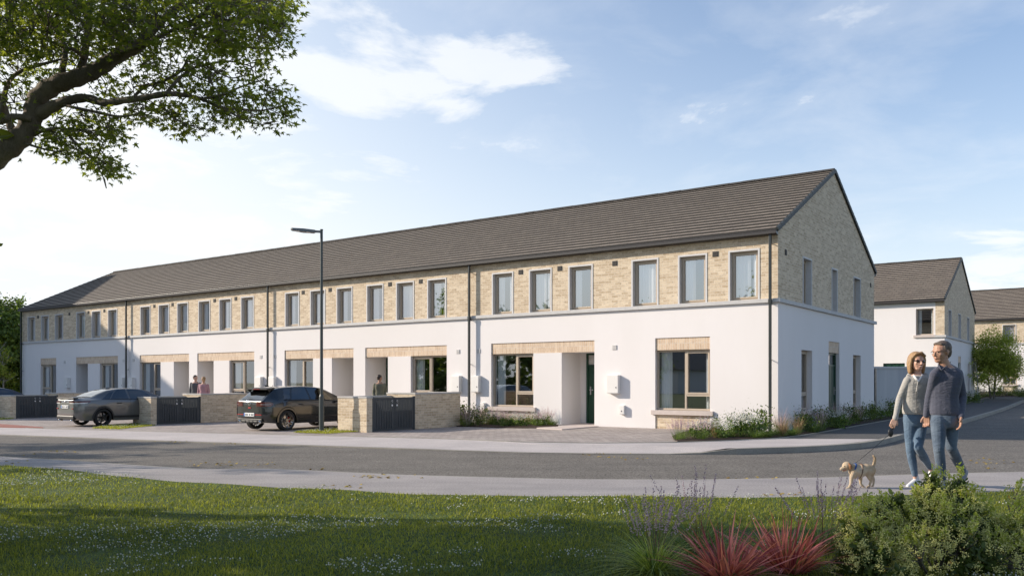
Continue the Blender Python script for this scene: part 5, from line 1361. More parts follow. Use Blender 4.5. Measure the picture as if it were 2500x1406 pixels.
def make_car(kind, loc, rz, sc, lab):
    if kind == 'hatch':
        L = 4.28; yr, yf, RW = .80, 3.43, .335
        top = [(0, .98), (.04, 1.00), (.18, 1.11), (.40, 1.28), (.60, 1.385), (1.0, 1.435), (1.6, 1.462), (2.2, 1.44), (2.6, 1.35), (3.1, 1.12), (3.25, 1.04), (3.9, .93), (4.15, .82), (4.28, .66)]
        belt = [(0, .93), (.3, .96), (1.2, .97), (2.4, .945), (3.1, .93), (3.25, .93), (3.9, .84), (4.28, .60)]
        hw = [(0, .66), (.06, .78), (.25, .86), (.8, .895), (2.2, .895), (3.6, .885), (4.0, .82), (4.2, .68), (4.28, .5)]
        rw = [(0, .60), (.3, .55), (.8, .545), (1.6, .575), (2.3, .59), (2.8, .62), (3.1, .70), (3.3, .74), (4.28, .4)]
        zb = [(0, .42), (.10, .30), (.5, .24), (4.0, .22), (4.28, .3)]
        paint = 'paint_black'
    else:
        L = 4.63; yr, yf, RW = .98, 3.68, .33
        top = [(0, 1.02), (.10, 1.055), (.35, 1.075), (.62, 1.10), (1.0, 1.25), (1.45, 1.39), (1.9, 1.435), (2.4, 1.43), (2.9, 1.33), (3.35, 1.12), (3.5, 1.03), (4.2, .92), (4.5, .80), (4.63, .66)]
        belt = [(0, .95), (.3, .99), (1.0, .99), (2.6, .95), (3.4, .93), (4.2, .84), (4.63, .60)]
        hw = [(0, .64), (.07, .77), (.3, .86), (.98, .89), (2.4, .885), (3.8, .88), (4.3, .82), (4.52, .68), (4.63, .5)]
        rw = [(0, .60), (.3, .62), (.62, .62), (1.0, .57), (1.5, .55), (2.2, .57), (2.8, .59), (3.3, .66), (3.5, .74), (4.63, .4)]
        zb = [(0, .40), (.10, .28), (.5, .22), (4.3, .20), (4.63, .3)]
        paint = 'paint_grey' if kind == 'saloon' else 'paint_dark'
    def sec(y):
        T_, B_, H_, W_, Z_ = sinterp(top, y), sinterp(belt, y), sinterp(hw, y), sinterp(rw, y), sinterp(zb, y)
        B_ = min(B_, T_-.03); g = T_-B_; W_ = min(W_, H_-.06)
        az_ = 0
        for yw in (yr, yf):
            q = (RW+.055)**2-(y-yw)**2
            if q > 0: az_ = max(az_, RW+math.sqrt(q))
        zlow = max(Z_, az_); c = []
        c.append((0, Z_)); c.append((H_-.30, Z_)); c.append((H_-.29, zlow)); c.append((H_-.035, zlow))
        lo = max(zlow+.03, Z_+.10); c.append((H_-.008 if az_ else H_-.02, lo))
        md = max(.56, lo+.05); c.append((H_, md)); c.append((H_-.012, max(md+.05, B_-.14))); c.append((H_-.05, B_))
        c.append((H_-.075+.0*(g), B_+g*.06+.004)); c.append((W_+(H_-.075-W_)*.45, B_+g*.52)); c.append((W_+.015, B_+g*.86)); c.append((W_-.05, B_+g*.955)); c.append((W_*.5, T_-.006)); c.append((0, T_))
        return c
    ys = np.unique(np.round(np.concatenate([np.linspace(0, L, 46), np.linspace(yr-RW-.06, yr+RW+.06, 17), np.linspace(yf-RW-.06, yf+RW+.06, 17), np.linspace(0, .4, 9)]), 4))
    root = empty('parked_car', loc, rz, lab, 'car', None); root.scale = (sc, sc, sc)
    SUB = 3
    def fine(c):   # keep the sharp lower corners, round the upper body
        out = list(c[:5]); P_ = c[4:]
        P_ = [P_[0]]+P_+[(-P_[-2][0], P_[-2][1])]
        for i in range(1, len(P_)-2):
            for k in range(1, SUB+1):
                t_ = k/SUB; out.append(tuple(.5*((2*P_[i][j])+(-P_[i-1][j]+P_[i+1][j])*t_+(2*P_[i-1][j]-5*P_[i][j]+4*P_[i+1][j]-P_[i+2][j])*t_*t_+(-P_[i-1][j]+3*P_[i][j]-3*P_[i+1][j]+P_[i+2][j])*t_**3) for j in range(2)))
        return out
    m = MB(); S = [fine(sec(float(y))) for y in ys]; n = len(S[0])
    def mk_ring(c, y): return [(x, y, z) for x, z in c]+[(-x, y, z) for x, z in reversed(c[1:-1])]
    rings = [mk_ring(c, float(y)) for y, c in zip(ys, S)]; N_ = len(rings[0])
    def shrink(r_, y, f):
        zs = [p[2] for p in r_]; cz = (min(zs)+max(zs))/2
        return [(p[0]*f, y, cz+(p[2]-cz)*f) for p in r_]
    pre = [shrink(rings[0], -.018, .55), shrink(rings[0], -.016, .90), shrink(rings[0], -.010, .97)]; post = [shrink(rings[-1], L+.02, .9), shrink(rings[-1], L+.035, .55)]
    allr = pre+rings+post
    for r_ in allr: m.v += r_
    for i in range(len(allr)-1):
        for j in range(N_):
            j2 = (j+1) % N_; m.f.append((i*N_+j, i*N_+j2, (i+1)*N_+j2, (i+1)*N_+j)); m.m.append(0)
    m.f.append(tuple(range(N_))); m.m.append(0); m.f.append(tuple((len(allr)-1)*N_+j for j in reversed(range(N_)))); m.m.append(0)
    body = m.build('body', paint, root, smooth=True)
    body.data.set_sharp_from_angle(angle=R(38))
    def surf(y, t_, off=.006):
        c = fine(sec(y)); k = t_*(len(c)-1); i = min(int(k), len(c)-2); f_ = k-i
        x = c[i][0]*(1-f_)+c[i+1][0]*f_; z = c[i][1]*(1-f_)+c[i+1][1]*f_
        dx, dz = c[i+1][0]-c[i][0], c[i+1][1]-c[i][1]; l = math.hypot(dx, dz)+1e-9
        return (x+dz/l*off, y, z-dx/l*off)
    nC = len(fine(sec(2.0)))
    tb = (4+SUB*4.05)/(nC-1)   # just above the belt
    tt = (4+SUB*6.15)/(nC-1)   # under the roof edge
    def patch(name, y0, y1, t0, t1, mat, parent, skew0=0.0, skew1=0.0, side=1, nu=12, nv=6, off=.007, curve0=0.0, curve1=0.0):
        m = MB()
        for i in range(nu+1):
            for j in range(nv+1):
                v_ = j/nv; ya = y0+skew0*v_+curve0*v_*v_; yb = y1+skew1*v_+curve1*v_*v_; y = ya+(yb-ya)*i/nu
                p = surf(y, t0+(t1-t0)*v_, off); m.v.append((p[0]*side, p[1], p[2]))
        for i in range(nu):
            for j in range(nv):
                a = i*(nv+1)+j; m.f.append((a, a+1, a+nv+2, a+nv+1)); m.m.append(0)
        return m.build(name, mat, parent, smooth=True)
    for sd_ in (1, -1):
        if kind == 'hatch':
            patch('side_window', 1.02, 1.78, tb, tt, 'car_glass', root, .22, -.05, sd_); patch('side_window', 1.85, 2.86, tb, tt, 'car_glass', root, -.05, -.42, sd_)
            patch('quarter_window', .72, .96, tb+.01, tt-.03, 'car_glass', root, .14, .18, sd_)
            patch('window_trim', .70, 2.95, tb-.018, tb, 'trim', root, 0, 0, sd_, nv=1, off=.009)
        else:
            patch('side_window', 1.30, 2.02, tb, tt, 'car_glass', root, .30, -.04, sd_, curve0=.08); patch('side_window', 2.10, 3.18, tb, tt, 'car_glass', root, -.04, -.48, sd_)
            patch('quarter_window', .92, 1.24, tb, tt-.05, 'car_glass', root, .42, .28, sd_)
            patch('window_trim', .92, 3.2, tb-.018, tb, 'trim', root, 0, 0, sd_, nv=1, off=.009)
        patch('sill_trim', yr+RW+.08, yf-RW-.08, 4/(nC-1), 5.2/(nC-1), 'trim', root, 0, 0, sd_, nv=2)
        # wheel arches
        for yw in (yr, yf):
            m = MB(); pts = []
            for k in range(19):
                a = math.pi*k/18*1.08-.04*math.pi; pts.append((math.cos(a), math.sin(a)))
            H_ = sinterp(hw, yw)
            for (c0, s0), (c1, s1) in zip(pts, pts[1:]):
                r0, r1 = RW+.03, RW+.085
                m.face([((H_+.006)*sd_, yw+c0*r0, RW+s0*r0), ((H_+.006)*sd_, yw+c1*r0, RW+s1*r0), ((H_+.0)*sd_, yw+c1*r1, RW+s1*r1), ((H_+.0)*sd_, yw+c0*r1, RW+s0*r1)])
                m.face([((H_+.006)*sd_, yw+c0*r0, RW+s0*r0), ((H_+.006)*sd_, yw+c1*r0, RW+s1*r0), ((H_-.2)*sd_, yw+c1*r0, RW+s1*r0), ((H_-.2)*sd_, yw+c0*r0, RW+s0*r0)])
            m.build('wheel_arch', paint if kind == 'hatch' else 'trim', root, smooth=False)
            # wheel
            w = MB(); xo = (H_-.012)*sd_; xi = (H_-.225)*sd_
            prof = [(xi, RW*.72), (xi, RW*.93), (xi+(xo-xi)*.1, RW), (xi+(xo-xi)*.9, RW), (xo, RW*.94), (xo, RW*.74)]
            for k in range(36):
                a0, a1 = 2*math.pi*k/36, 2*math.pi*(k+1)/36
                for (x0, r0), (x1, r1) in zip(prof, prof[1:]):
                    w.face([(x0, yw+math.cos(a0)*r0, RW+math.sin(a0)*r0), (x1, yw+math.cos(a0)*r1, RW+math.sin(a0)*r1), (x1, yw+math.cos(a1)*r1, RW+math.sin(a1)*r1), (x0, yw+math.cos(a1)*r0, RW+math.sin(a1)*r0)])
            wheel = w.build('wheel', 'tyre', root, smooth=True)
            w = MB(); xr_ = xo-.012*sd_; xb = xo-.14*sd_; ri = RW*.745
            for k in range(36):
                a0, a1 = 2*math.pi*k/36, 2*math.pi*(k+1)/36
                for (x0, r0), (x1, r1) in zip([(xo, ri), (xr_, ri*.95), (xr_-.03*sd_, ri*.93)], [(xr_, ri*.95), (xr_-.03*sd_, ri*.93), (xb, ri*.9)]):
                    w.face([(x0, yw+math.cos(a0)*r0, RW+math.sin(a0)*r0), (x1, yw+math.cos(a0)*r1, RW+math.sin(a0)*r1), (x1, yw+math.cos(a1)*r1, RW+math.sin(a1)*r1), (x0, yw+math.cos(a1)*r0, RW+math.sin(a1)*r0)])
            ns = 5; 
            def arm(a, r0, r1, w0, w1, da=0.0):
                c0, s0 = math.cos(a), math.sin(a); c1, s1 = math.cos(a+da), math.sin(a+da)
                A0 = Vector((xr_-.03*sd_, yw+c0*r0, RW+s0*r0)); B0 = Vector((xr_, yw+c1*r1, RW+s1*r1)); t0 = Vector((0, -s0, c0)); t1 = Vector((0, -s1, c1)); bk = Vector((-.03*sd_, 0, 0))
                q = [A0-t0*w0, A0+t0*w0, B0+t1*w1, B0-t1*w1]; w.face(q); qb = [p_+bk for p_ in q]
                for i in range(4): w.face([q[i], q[(i+1) % 4], qb[(i+1) % 4], qb[i]])
            for k in range(ns):
                a = 2*math.pi*k/ns+.31
                if kind == 'hatch':
                    arm(a, .03, ri*.5, .028, .018); arm(a-.0, ri*.48, ri*.97, .012, .010, .34); arm(a, ri*.48, ri*.97, .012, .010, -.34); arm(a+math.pi/5, ri*.70, ri*.97, .03, .016)
                else:
                    arm(a, .03, ri*.96, .022, .013, .10); arm(a+.30, .03, ri*.96, .020, .011, -.04)
            w.tube([(xr_-.04*sd_, yw, RW), (xr_-.005*sd_, yw, RW)], [.055, .05], 14)
            w.build('rim', 'rim_silver' if kind == 'hatch' else 'rim_dark', wheel)
            m = MB(); m.tube([(xb, yw, RW), (xb-.02*sd_, yw, RW)], [ri*.72, ri*.72], 24); m.build('brake_disc', 'steel', wheel)
            m = MB(); m.box(min(xb+.002*sd_, xb+.05*sd_), max(xb+.002*sd_, xb+.05*sd_), yw+ri*.35, yw+ri*.72, RW-.06, RW+.10); m.build('brake_caliper', 'brake_red' if kind == 'hatch' else 'trim', wheel)
        # door seams and handles
        for yd in ((1.80, 2.95) if kind == 'hatch' else (2.06, 3.15)): patch('door_seam', yd, yd+.006, 5/(nC-1), tb-.01, 'trim', root, 0, 0, sd_, nu=1, nv=8, off=.002)
        for yd in ((1.28, 2.20) if kind == 'hatch' else (1.5, 2.45)):
            m = MB(); H_ = sinterp(hw, yd); m.tube([((H_+.004)*sd_, yd, .86), ((H_+.030)*sd_, yd+.04, .862), ((H_+.030)*sd_, yd+.16, .862), ((H_+.004)*sd_, yd+.20, .86)], [.012, .013, .013, .012], 8); m.build('door_handle', paint if kind == 'hatch' else 'trim', root, smooth=True)
        ym = 3.02 if kind == 'hatch' else 3.22
        m = MB(); m.ell(((.99)*sd_, ym-.02, 1.0), (.095, .07, .065)); m.tube([(.86*sd_, ym+.02, .965), (.97*sd_, ym, .975)], [.02, .02], 8); m.build('door_mirror', paint, root, smooth=True)
    # rear glass: wraps over the upper rear
    ya, yb = (.07, .50) if kind == 'hatch' else (.68, 1.36)
    m = MB(); nu, nv = 10, 16
    for i in range(nu+1):
        y = ya+(yb-ya)*i/nu; T_ = sinterp(top, y); B_ = sinterp(belt, y); W_ = sinterp(rw, y)-(.06 if kind == 'hatch' else .05)
        y2 = ya+.02+(yb-ya)*i/nu; sl2 = (sinterp(top, y+.01)-sinterp(top, y-.01))/.02; nl = math.hypot(1, sl2)
        for j in range(nv+1):
            x = -W_+2*W_*j/nv; c = fine(sec(y)); cx = [(c_[0], c_[1]) for c_ in c[len(c)//2:]]
            z = float(np.interp(abs(x), [c_[0] for c_ in cx][::-1], [c_[1] for c_ in cx][::-1]))
            m.v.append((x, y-.012*sl2/nl, z+.012/nl))
    for i in range(nu):
        for j in range(nv):
            a = i*(nv+1)+j; m.f.append((a, a+1, a+nv+2, a+nv+1)); m.m.append(0)
    m.build('rear_window', 'car_glass', root, smooth=True)
    ya, yb = (2.46, 3.12) if kind == 'hatch' else (2.72, 3.38)
    m = MB()
    for i in range(nu+1):
        y = ya+(yb-ya)*i/nu; W_ = sinterp(rw, y)-.05; c = fine(sec(y)); cx = c[len(c)//2:]
        for j in range(nv+1):
            x = -W_+2*W_*j/nv; z = float(np.interp(abs(x), [c_[0] for c_ in cx][::-1], [c_[1] for c_ in cx][::-1])); m.v.append((x, y+.004, z+.010))
    for i in range(nu):
        for j in range(nv):
            a = i*(nv+1)+j; m.f.append((a, a+1, a+nv+2, a+nv+1)); m.m.append(0)
    m.build('windscreen', 'car_glass', root, smooth=True)
    def wrap_band(name, z0, z1, y_in, x_in, mat, side, dz1=0.0, off=.010, parent=root):
        """a band on the rear corner: from x_in on the tail round to y_in on the flank"""
        m = MB(); pts = []
        hx0 = sinterp(hw, 0.0)
        path = [(x_in, -.022), (hx0-.10, -.022), (hx0-.02, -.010)]
        y = .02
        while y < y_in: path.append((sinterp(hw, y)-.03, y)); y += .04
        path.append((sinterp(hw, y_in)-.03, y_in))
        K_ = len(path)-1
        for k, (x, y) in enumerate(path):
            f_ = k/K_; a, b = z0+dz1*f_*.3, z1+dz1*f_
            mid_ = z0+(z1-z0)*.5
            if f_ > .7: a = a+(mid_-a)*(f_-.7)/.3*.8; b = b+(mid_+dz1-b)*(f_-.7)/.3*.5
            bulge = .03 if y > .0 else 0
            m.v.append(((x+off+bulge*.6)*side, y-off, a)); m.v.append(((x+off+bulge*.3)*side, y-off, b))
        for k in range(K_): m.f.append((k*2, k*2+1, k*2+3, k*2+2)); m.m.append(0)
        # thickness
        return m.build(name, mat, parent, smooth=True)
    def rear_plate(z, y=-.045, x=0):
        m = MB(); m.box(-.26+x, .26+x, y, y+.03, z-.055, z+.055); p_ = m.build('number_plate', 'plate', root, bevel=.003)
        m = MB(); m.box(-.26+x, -.215+x, y-.003, y-.0005, z-.054, z+.054); m.build('plate_band', 'plate_blue', p_)
        m = MB()
        for k, wd_ in enumerate((.035, .035, .035, -1, .05, -1, .035, .035, .035)):
            if wd_ > 0: m.box(-.18+k*.048+x, -.18+k*.048+wd_*.7+x, y-.003, y-.0005, z-.03, z+.03)
        m.build('plate_lettering', 'plate_ink', p_)
    if kind == 'hatch':
        for s_ in (1, -1):
            tl = wrap_band('tail_light', .80, .945, .26, .34, 'lamp_darkred', s_)
            m = MB(); 
            wrap_band('light_bar', .862, .870, .2, .62, 'lamp_clear', s_, off=.013, parent=tl)
            m = MB(); m.box(.30 if s_ > 0 else -.62, .62 if s_ > 0 else -.30, -.045, -.02, .52, .545); m.build('reflector', 'lamp_red', root)
            m = MB(); m.tube([(.52*s_, -.06, .30), (.52*s_, .05, .30)], [.05, .05], 16); e_ = m.build('exhaust', 'chrome', root, smooth=True)
            m = MB(); m.tube([(.52*s_, -.062, .30), (.52*s_, -.055, .30)], [.038, .038], 16); m.build('exhaust_bore', 'trim', e_)
        m = MB(); m.box(-.62, .62, -.035, .1, .30, .40); m.box(-.40, .40, -.045, .0, .26, .34)
        for k in (-.2, 0, .2): m.box(k-.012, k+.012, -.06, -.02, .25, .34)
        m.build('rear_diffuser', 'trim', root, bevel=.012)
        m = MB()   # roof spoiler
        pts = [(.50, .30, 1.375), (.56, .14, 1.36), (-.56, .14, 1.36), (-.50, .30, 1.375)]
        for a, b in (((-.56, .60), None),):
            m.face([(-.51, .60, 1.405), (.51, .60, 1.405), (.53, .25, 1.368), (-.53, .25, 1.368)]); m.face([(-.51, .52, 1.33), (.51, .52, 1.33), (.53, .25, 1.34), (-.53, .25, 1.34)]); m.face([(-.53, .25, 1.368), (.53, .25, 1.368), (.53, .25, 1.34), (-.53, .25, 1.34)])
            for s_ in (1, -1): m.face([(.51*s_, .60, 1.405), (.53*s_, .25, 1.368), (.53*s_, .25, 1.34), (.51*s_, .52, 1.33)]); m.face([(.52*s_, .26, 1.35), (.50*s_, .46, 1.34), (.50*s_, .38, 1.25)])
        sp_ = m.build('spoiler', 'trim', root)
        m = MB(); m.box(-.16, .16, .242, .248, 1.347, 1.362); m.build('brake_light', 'lamp_red', sp_)
        m = MB(); m.tube([(0, -.028, .885), (0, -.038, .885)], [.062, .058], 20); bd = m.build('badge', 'chrome', root, smooth=False)
        m = MB(); m.tube([(0, -.0395, .885), (0, -.040, .885)], [.046, .046], 20); m.build('badge_centre', 'trim', bd)
        m = MB()
        for s_ in (1, -1): m.prism((.030*s_, -.043, .915), (.008*s_, -.043, .86), .008, .004, Vector((0, 1, 0)))
        m.build('badge_emblem', 'chrome', bd)
        for k, x in enumerate((-.045, .0, .045)):
            m = MB(); m.box(x-.015, x+.015, -.034, -.026, .735, .77); m.build('model_letter', 'badge_red', root)
        rear_plate(.53, -.052)
        m = MB(); m.prism((.10, .055, 1.07), (-.30, .10, 1.10), .012, .012); m.build('rear_wiper', 'trim', root)
        m = MB(); m.face([(-.02, .62, 1.43), (.02, .62, 1.43), (0, .56, 1.50)]); m.face([(-.02, .62, 1.43), (0, .78, 1.45), (0, .56, 1.50)]); m.face([(.02, .62, 1.43), (0, .78, 1.45), (0, .56, 1.50)]); m.build('aerial', 'trim', root)
    else:
        for s_ in (1, -1):
            tl = wrap_band('tail_light', .865, .925, .40, .34, 'lamp_clear', s_, .015)
            wrap_band('tail_light_red', .90, .955, .50, .30, 'lamp_darkred', s_, .02, off=.014, parent=tl)
            m = MB(); m.box(.52 if s_ > 0 else -.60, .60 if s_ > 0 else -.52, -.04, -.02, .66, .70); m.build('reflector', 'lamp_red', root)
            m = MB(); m.tube([(.45*s_, -.04, .24), (.45*s_, .1, .24)], [.035, .035], 14); m.build('exhaust', 'chrome', root, smooth=True)
        m = MB(); m.box(-.62, .62, -.035, .1, .27, .42)
        m.build('rear_diffuser', 'trim', root, bevel=.03)
        m = MB(); m.box(-.62, .62, -.03, .16, 1.055, 1.085); m.build('boot_lip', 'trim', root, bevel=.012)
        rear_plate(.745, -.045)
        m = MB(); m.ell((0, -.03, .93), (.06, .012, .04)); m.build('badge', 'chrome', root, smooth=True)
        m = MB(); m.box(-.40, .40, -.03, -.015, .865, .88); m.build('chrome_strip', 'chrome', root)
        m = MB(); m.ell((0, 1.62, 1.425), (.03, .11, .045)); m.build('aerial', paint, root, smooth=True)
    # seats seen through the glass
    m = MB()
    for x in (-.4, .4):
        for y in ((1.15, 2.15) if kind == 'hatch' else (1.5, 2.5)): m.box(x-.20, x+.20, y, y+.12, .45, 1.02); m.box(x-.12, x+.12, y+.01, y+.09, 1.04, 1.2); m.box(x-.22, x+.22, y+.12, y+.55, .40, .52)
    m.build('seats', 'trim', root, bevel=.02)
    return root
def car_at(kind, px, py, sc, lab, dz=.004):
    """rear right tyre contact patch at a photo position"""
    p = gp(px, py, dz); yr, hwv = (.80, .80) if kind == 'hatch' else (.98, .79)
    o = p-UX*hwv*sc-VY*yr*sc; return make_car(kind, Vector((o.x, o.y, p.z)), ANG, sc, lab)
car_at('hatch', 698, 1050.5, .90, 'black hatchback with bronze tinted five spoke wheels parked behind the street lamp')
car_at('saloon', 250, 1040, .91, 'grey saloon with dark wheels parked nose-in left of the middle bin store')
o_ = LW(-32.35-.83, -7.75, 0); make_car('estate', Vector((o_.x, o_.y, zg(o_.x, o_.y)+.004)), ANG, .93, 'dark car whose roof shows over the leftmost bin store at the left edge')
# ================================================================ people and the dog
base_mat('skin', (.60, .37, .27), (.54, .31, .22), 9, .5)
base_mat('skin_tan', (.46, .26, .17), (.40, .21, .14), 9, .5)
def cloth(name, c1, c2, sc=30, bump=.5, bs=9.0, stretch=(1, 1, 2.2)):
    t = NT(name); v = t.n('ShaderNodeTexCoord').outputs['Object']
    mp_ = t.n('ShaderNodeMapping', {'Vector': v, 'Scale': stretch}).outputs[0]
    n0 = t.n('ShaderNodeTexNoise', {'Vector': v, 'Scale': 4.0, 'Detail': 4}); n1_ = t.n('ShaderNodeTexNoise', {'Vector': mp_, 'Scale': bs, 'Detail': 3, 'Distortion': 1.2}); n2_ = t.n('ShaderNodeTexNoise', {'Vector': v, 'Scale': 160.0, 'Detail': 2})
    c = t.mix(t.ramp(n0.outputs['Fac'], [(.35, (0, 0, 0, 1)), (.65, (1, 1, 1, 1))]), C4(c1), C4(c2))
    h_ = t.math('ADD', n1_.outputs['Fac'], t.math('MULTIPLY', n2_.outputs['Fac'], .10))
    b = t.n('ShaderNodeBump', {'Height': h_, 'Strength': bump, 'Distance': .03})
    p = t.n('ShaderNodeBsdfPrincipled', {'Base Color': c, 'Roughness': .9, 'Normal': b.outputs[0], 'Specular IOR Level': .2, 'Sheen Weight': .2})
    t.n('ShaderNodeOutputMaterial', {'Surface': p.outputs[0]}); MT[name] = t.m
cloth('hoodie_grey', (.42, .40, .365), (.37, .35, .32))
cloth('jumper_navy', (.088, .092, .122), (.072, .076, .104))
cloth('jeans_blue', (.075, .12, .18), (.13, .19, .26))
cloth('jeans_worn', (.06, .085, .125), (.12, .155, .20))
cloth('top_grey', (.13, .13, .135), (.11, .11, .115)); cloth('top_pink', (.50, .28, .30), (.45, .25, .27)); cloth('jacket_olive', (.20, .19, .13), (.16, .155, .11)); cloth('trousers', (.03, .03, .035), (.04, .04, .045))
base_mat('top_white', (.8, .79, .77), None, rough=.9)
base_mat('hair_blonde', (.42, .26, .12), (.26, .15, .07), 26, .5, bump=.8, bscale=70, stretch=(1, 1, .15))
base_mat('hair_brown', (.075, .05, .035), (.14, .105, .08), 30, .55, bump=.9, bscale=80)
base_mat('hair_dark', (.03, .02, .015), (.05, .035, .025), 30, .55, bump=.8, bscale=60)
base_mat('shoe_white', (.72, .72, .72), (.62, .62, .63), 10, .5)
base_mat('shoe_sole', (.82, .81, .80), None, rough=.6)
base_mat('shoe_grey', (.22, .24, .27), (.16, .17, .20), 10, .6)
base_mat('sunglasses', (.02, .012, .01), None, rough=.1, coat=1)
base_mat('lips', (.42, .13, .11), None, rough=.4)
base_mat('teeth', (.85, .83, .78), None, rough=.3)
base_mat('eye_dark', (.03, .02, .015), None, rough=.2)
base_mat('plastic_black', (.02, .02, .022), None, rough=.35)
base_mat('zip', (.10, .10, .10), None, rough=.4, metal=.5)
def hand(mb, wrist, tip_dir, palm_n, side, s=1.0, curl=.5, thumb_side=1):
    """palm, four unequal bent fingers and a thumb from the side of the palm"""
    d = Vector(tip_dir).normalized(); n = Vector(palm_n); n = (n-d*n.dot(d)).normalized(); a = d.cross(n)*thumb_side
    w = Vector(wrist); L = .085*s
    for k in range(4):
        o = a*(.031-.021*k)*s; mb.tube([w+o*.55, w+d*L*.55+o, w+d*L+o], [.013*s, .0125*s, .0115*s], 8, closed_round=True)
    for k, ln in enumerate((.070, .078, .073, .057)):
        o = a*(.031-.021*k)*s; p = w+d*L+o; dd = Vector(d); pts = [p]
        for j, f_ in enumerate((.45, .31, .24)):
            ang = curl*(.55+.5*j)+.08*k; dd = (dd*math.cos(ang*.8)+n*math.sin(ang*.8)).normalized(); p = p+dd*ln*f_*s; pts.append(p.copy())
        mb.tube(pts, [.0095*s, .0088*s, .008*s, .007*s], 8, closed_round=True)
    t0 = w+a*.028*s+d*.02*s; t1 = t0+(a*.55+d*.75+n*.25).normalized()*.040*s; t2 = t1+(a*.1+d*.9+n*.45).normalized()*.028*s
    mb.tube([w+a*.012*s+d*.008*s, t0, t1, t2], [.014*s, .014*s, .011*s, .008*s], 8, closed_round=True)
def head(mb, c, face, up, s, nose=1.0, jaw=1.0):
    """skull, jaw, brow, nose, chin, ears; c = middle of the head; s = head height"""
    f_ = Vector(face).normalized(); u = Vector(up); u = (u-f_*u.dot(f_)).normalized(); r_ = f_.cross(u)
    M = Matrix((r_, f_, u)).transposed(); c = Vector(c)
    def P_(x, y, z): return c+M @ Vector((x*s, y*s, z*s))
    mb.ell(P_(0, -.06, .12), (.325*s, .40*s, .36*s), 18, 12, rot=M)
    mb.ell(P_(0, .10, -.08), (.265*s, .27*s, .36*s), 16, 12, rot=M)
    mb.ell(P_(0, .20, -.34), (.15*s*jaw, .13*s, .13*s), 12, 8, rot=M)
    for k in (1, -1):
        mb.tube([P_(.20*k, -.05, -.22), P_(.09*k, .22, -.36)], [.09*s*jaw, .07*s], 8, closed_round=True)
        mb.ell(P_(.16*k, .25, -.10), (.085*s, .07*s, .075*s), 10, 8, rot=M)      # cheek
        mb.ell(P_(.325*k, -.03, -.03), (.035*s, .065*s, .11*s), 10, 8, rot=M)    # ear
        mb.tube([P_(.20*k, .285, .085), P_(.07*k, .335, .075)], [.03*s, .032*s], 8, closed_round=True)   # brow
    mb.tube([P_(0, .345, .05), P_(0, .41, -.07), P_(0, .435*nose, -.125)], [.030*s, .042*s, .046*s], 8, closed_round=True)
    for k in (1, -1): mb.ell(P_(.045*k, .375, -.135), (.032*s, .04*s, .028*s), 8, 6, rot=M)
    mb.ell(P_(0, .335, -.235), (.085*s, .045*s, .032*s), 10, 6, rot=M)
    mb.ell(P_(0, .325, -.280), (.07*s, .045*s, .03*s), 10, 6, rot=M)
    return P_, M
def zero(p, base): return Vector(p)-base
# ---------------- the couple ----------------------------------------------
def J(px, py, Y): return at(px, py, Y)
Yw, Ym = 11.10, 10.72
wb = Vector(((2232-1250)/F*Yw, Yw, zg((2232-1250)/F*Yw, Yw))); mbs = Vector(((2303-1250)/F*Ym, Ym, zg((2303-1250)/F*Ym, Ym)))
woman = empty('person', wb, 0, 'woman in pale grey zip hoodie, blue jeans and sunglasses holding the dog lead', 'person')
man = empty('person', mbs, 0, 'man in dark blue jumper and worn jeans holding hands with the woman', 'person')
def W_(px, py, dy=0.0): return J(px, py, Yw+dy)-wb
def M_(px, py, dy=0.0): return J(px, py, Ym+dy)-mbs
def E3(mb, a, b, r0, r1, r2=None, sx=1.0):
    pts = [a, a.lerp(b, .5), b] if r2 is not None else [a, b]; mb.tube(pts, [r0, r2, r1] if r2 is not None else [r0, r1], 14, sx=sx, closed_round=True)
def torso(mb, sh, wa, hi, depth, cy=0.0):
    """stacked ellipse sections (centre, half width, half depth)"""
    i0 = len(mb.v); n = 20
    secs = sh
    for c, hw_, hd_, yaw in secs:
        for j in range(n):
            t_ = 2*math.pi*j/n; x = math.copysign(abs(math.cos(t_))**.85, math.cos(t_))*hw_; y = math.copysign(abs(math.sin(t_))**.85, math.sin(t_))*hd_
            mb.v.append((c.x+x*math.cos(yaw)-y*math.sin(yaw), c.y+x*math.sin(yaw)+y*math.cos(yaw), c.z))
    for k in range(len(secs)-1):
        for j in range(n): j2 = (j+1) % n; mb.f.append((i0+k*n+j, i0+k*n+j2, i0+(k+1)*n+j2, i0+(k+1)*n+j)); mb.m.append(0)
    mb.f.append(tuple(i0+j for j in reversed(range(n)))); mb.m.append(0); mb.f.append(tuple(i0+(len(secs)-1)*n+j for j in range(n))); mb.m.append(0)
def shoe(mb, ankle, toe_dir, pitch, s=1.0, sole=False):
    d = Vector(toe_dir).normalized(); up = Vector((0, 0, 1)); u = (up-d*up.dot(d)).normalized(); a = Vector(ankle)-u*.075*s
    if sole:
        mb.tube([a-d*.055*s-u*.012, a+d*.06*s-u*.014, a+d*.17*s-u*.012], [.042*s, .045*s, .04*s], 12, closed_round=True, sx=1.0); return
    mb.tube([a-d*.045*s+u*.02, a+d*.03*s+u*.025, a+d*.10*s+u*.008, a+d*.17*s-u*.0], [.040*s, .045*s, .040*s, .030*s], 12, closed_round=True)
    mb.tube([a-d*.03*s+u*.03, a-d*.01*s+u*.085], [.040*s, .038*s], 12, closed_round=True)
VX = .006
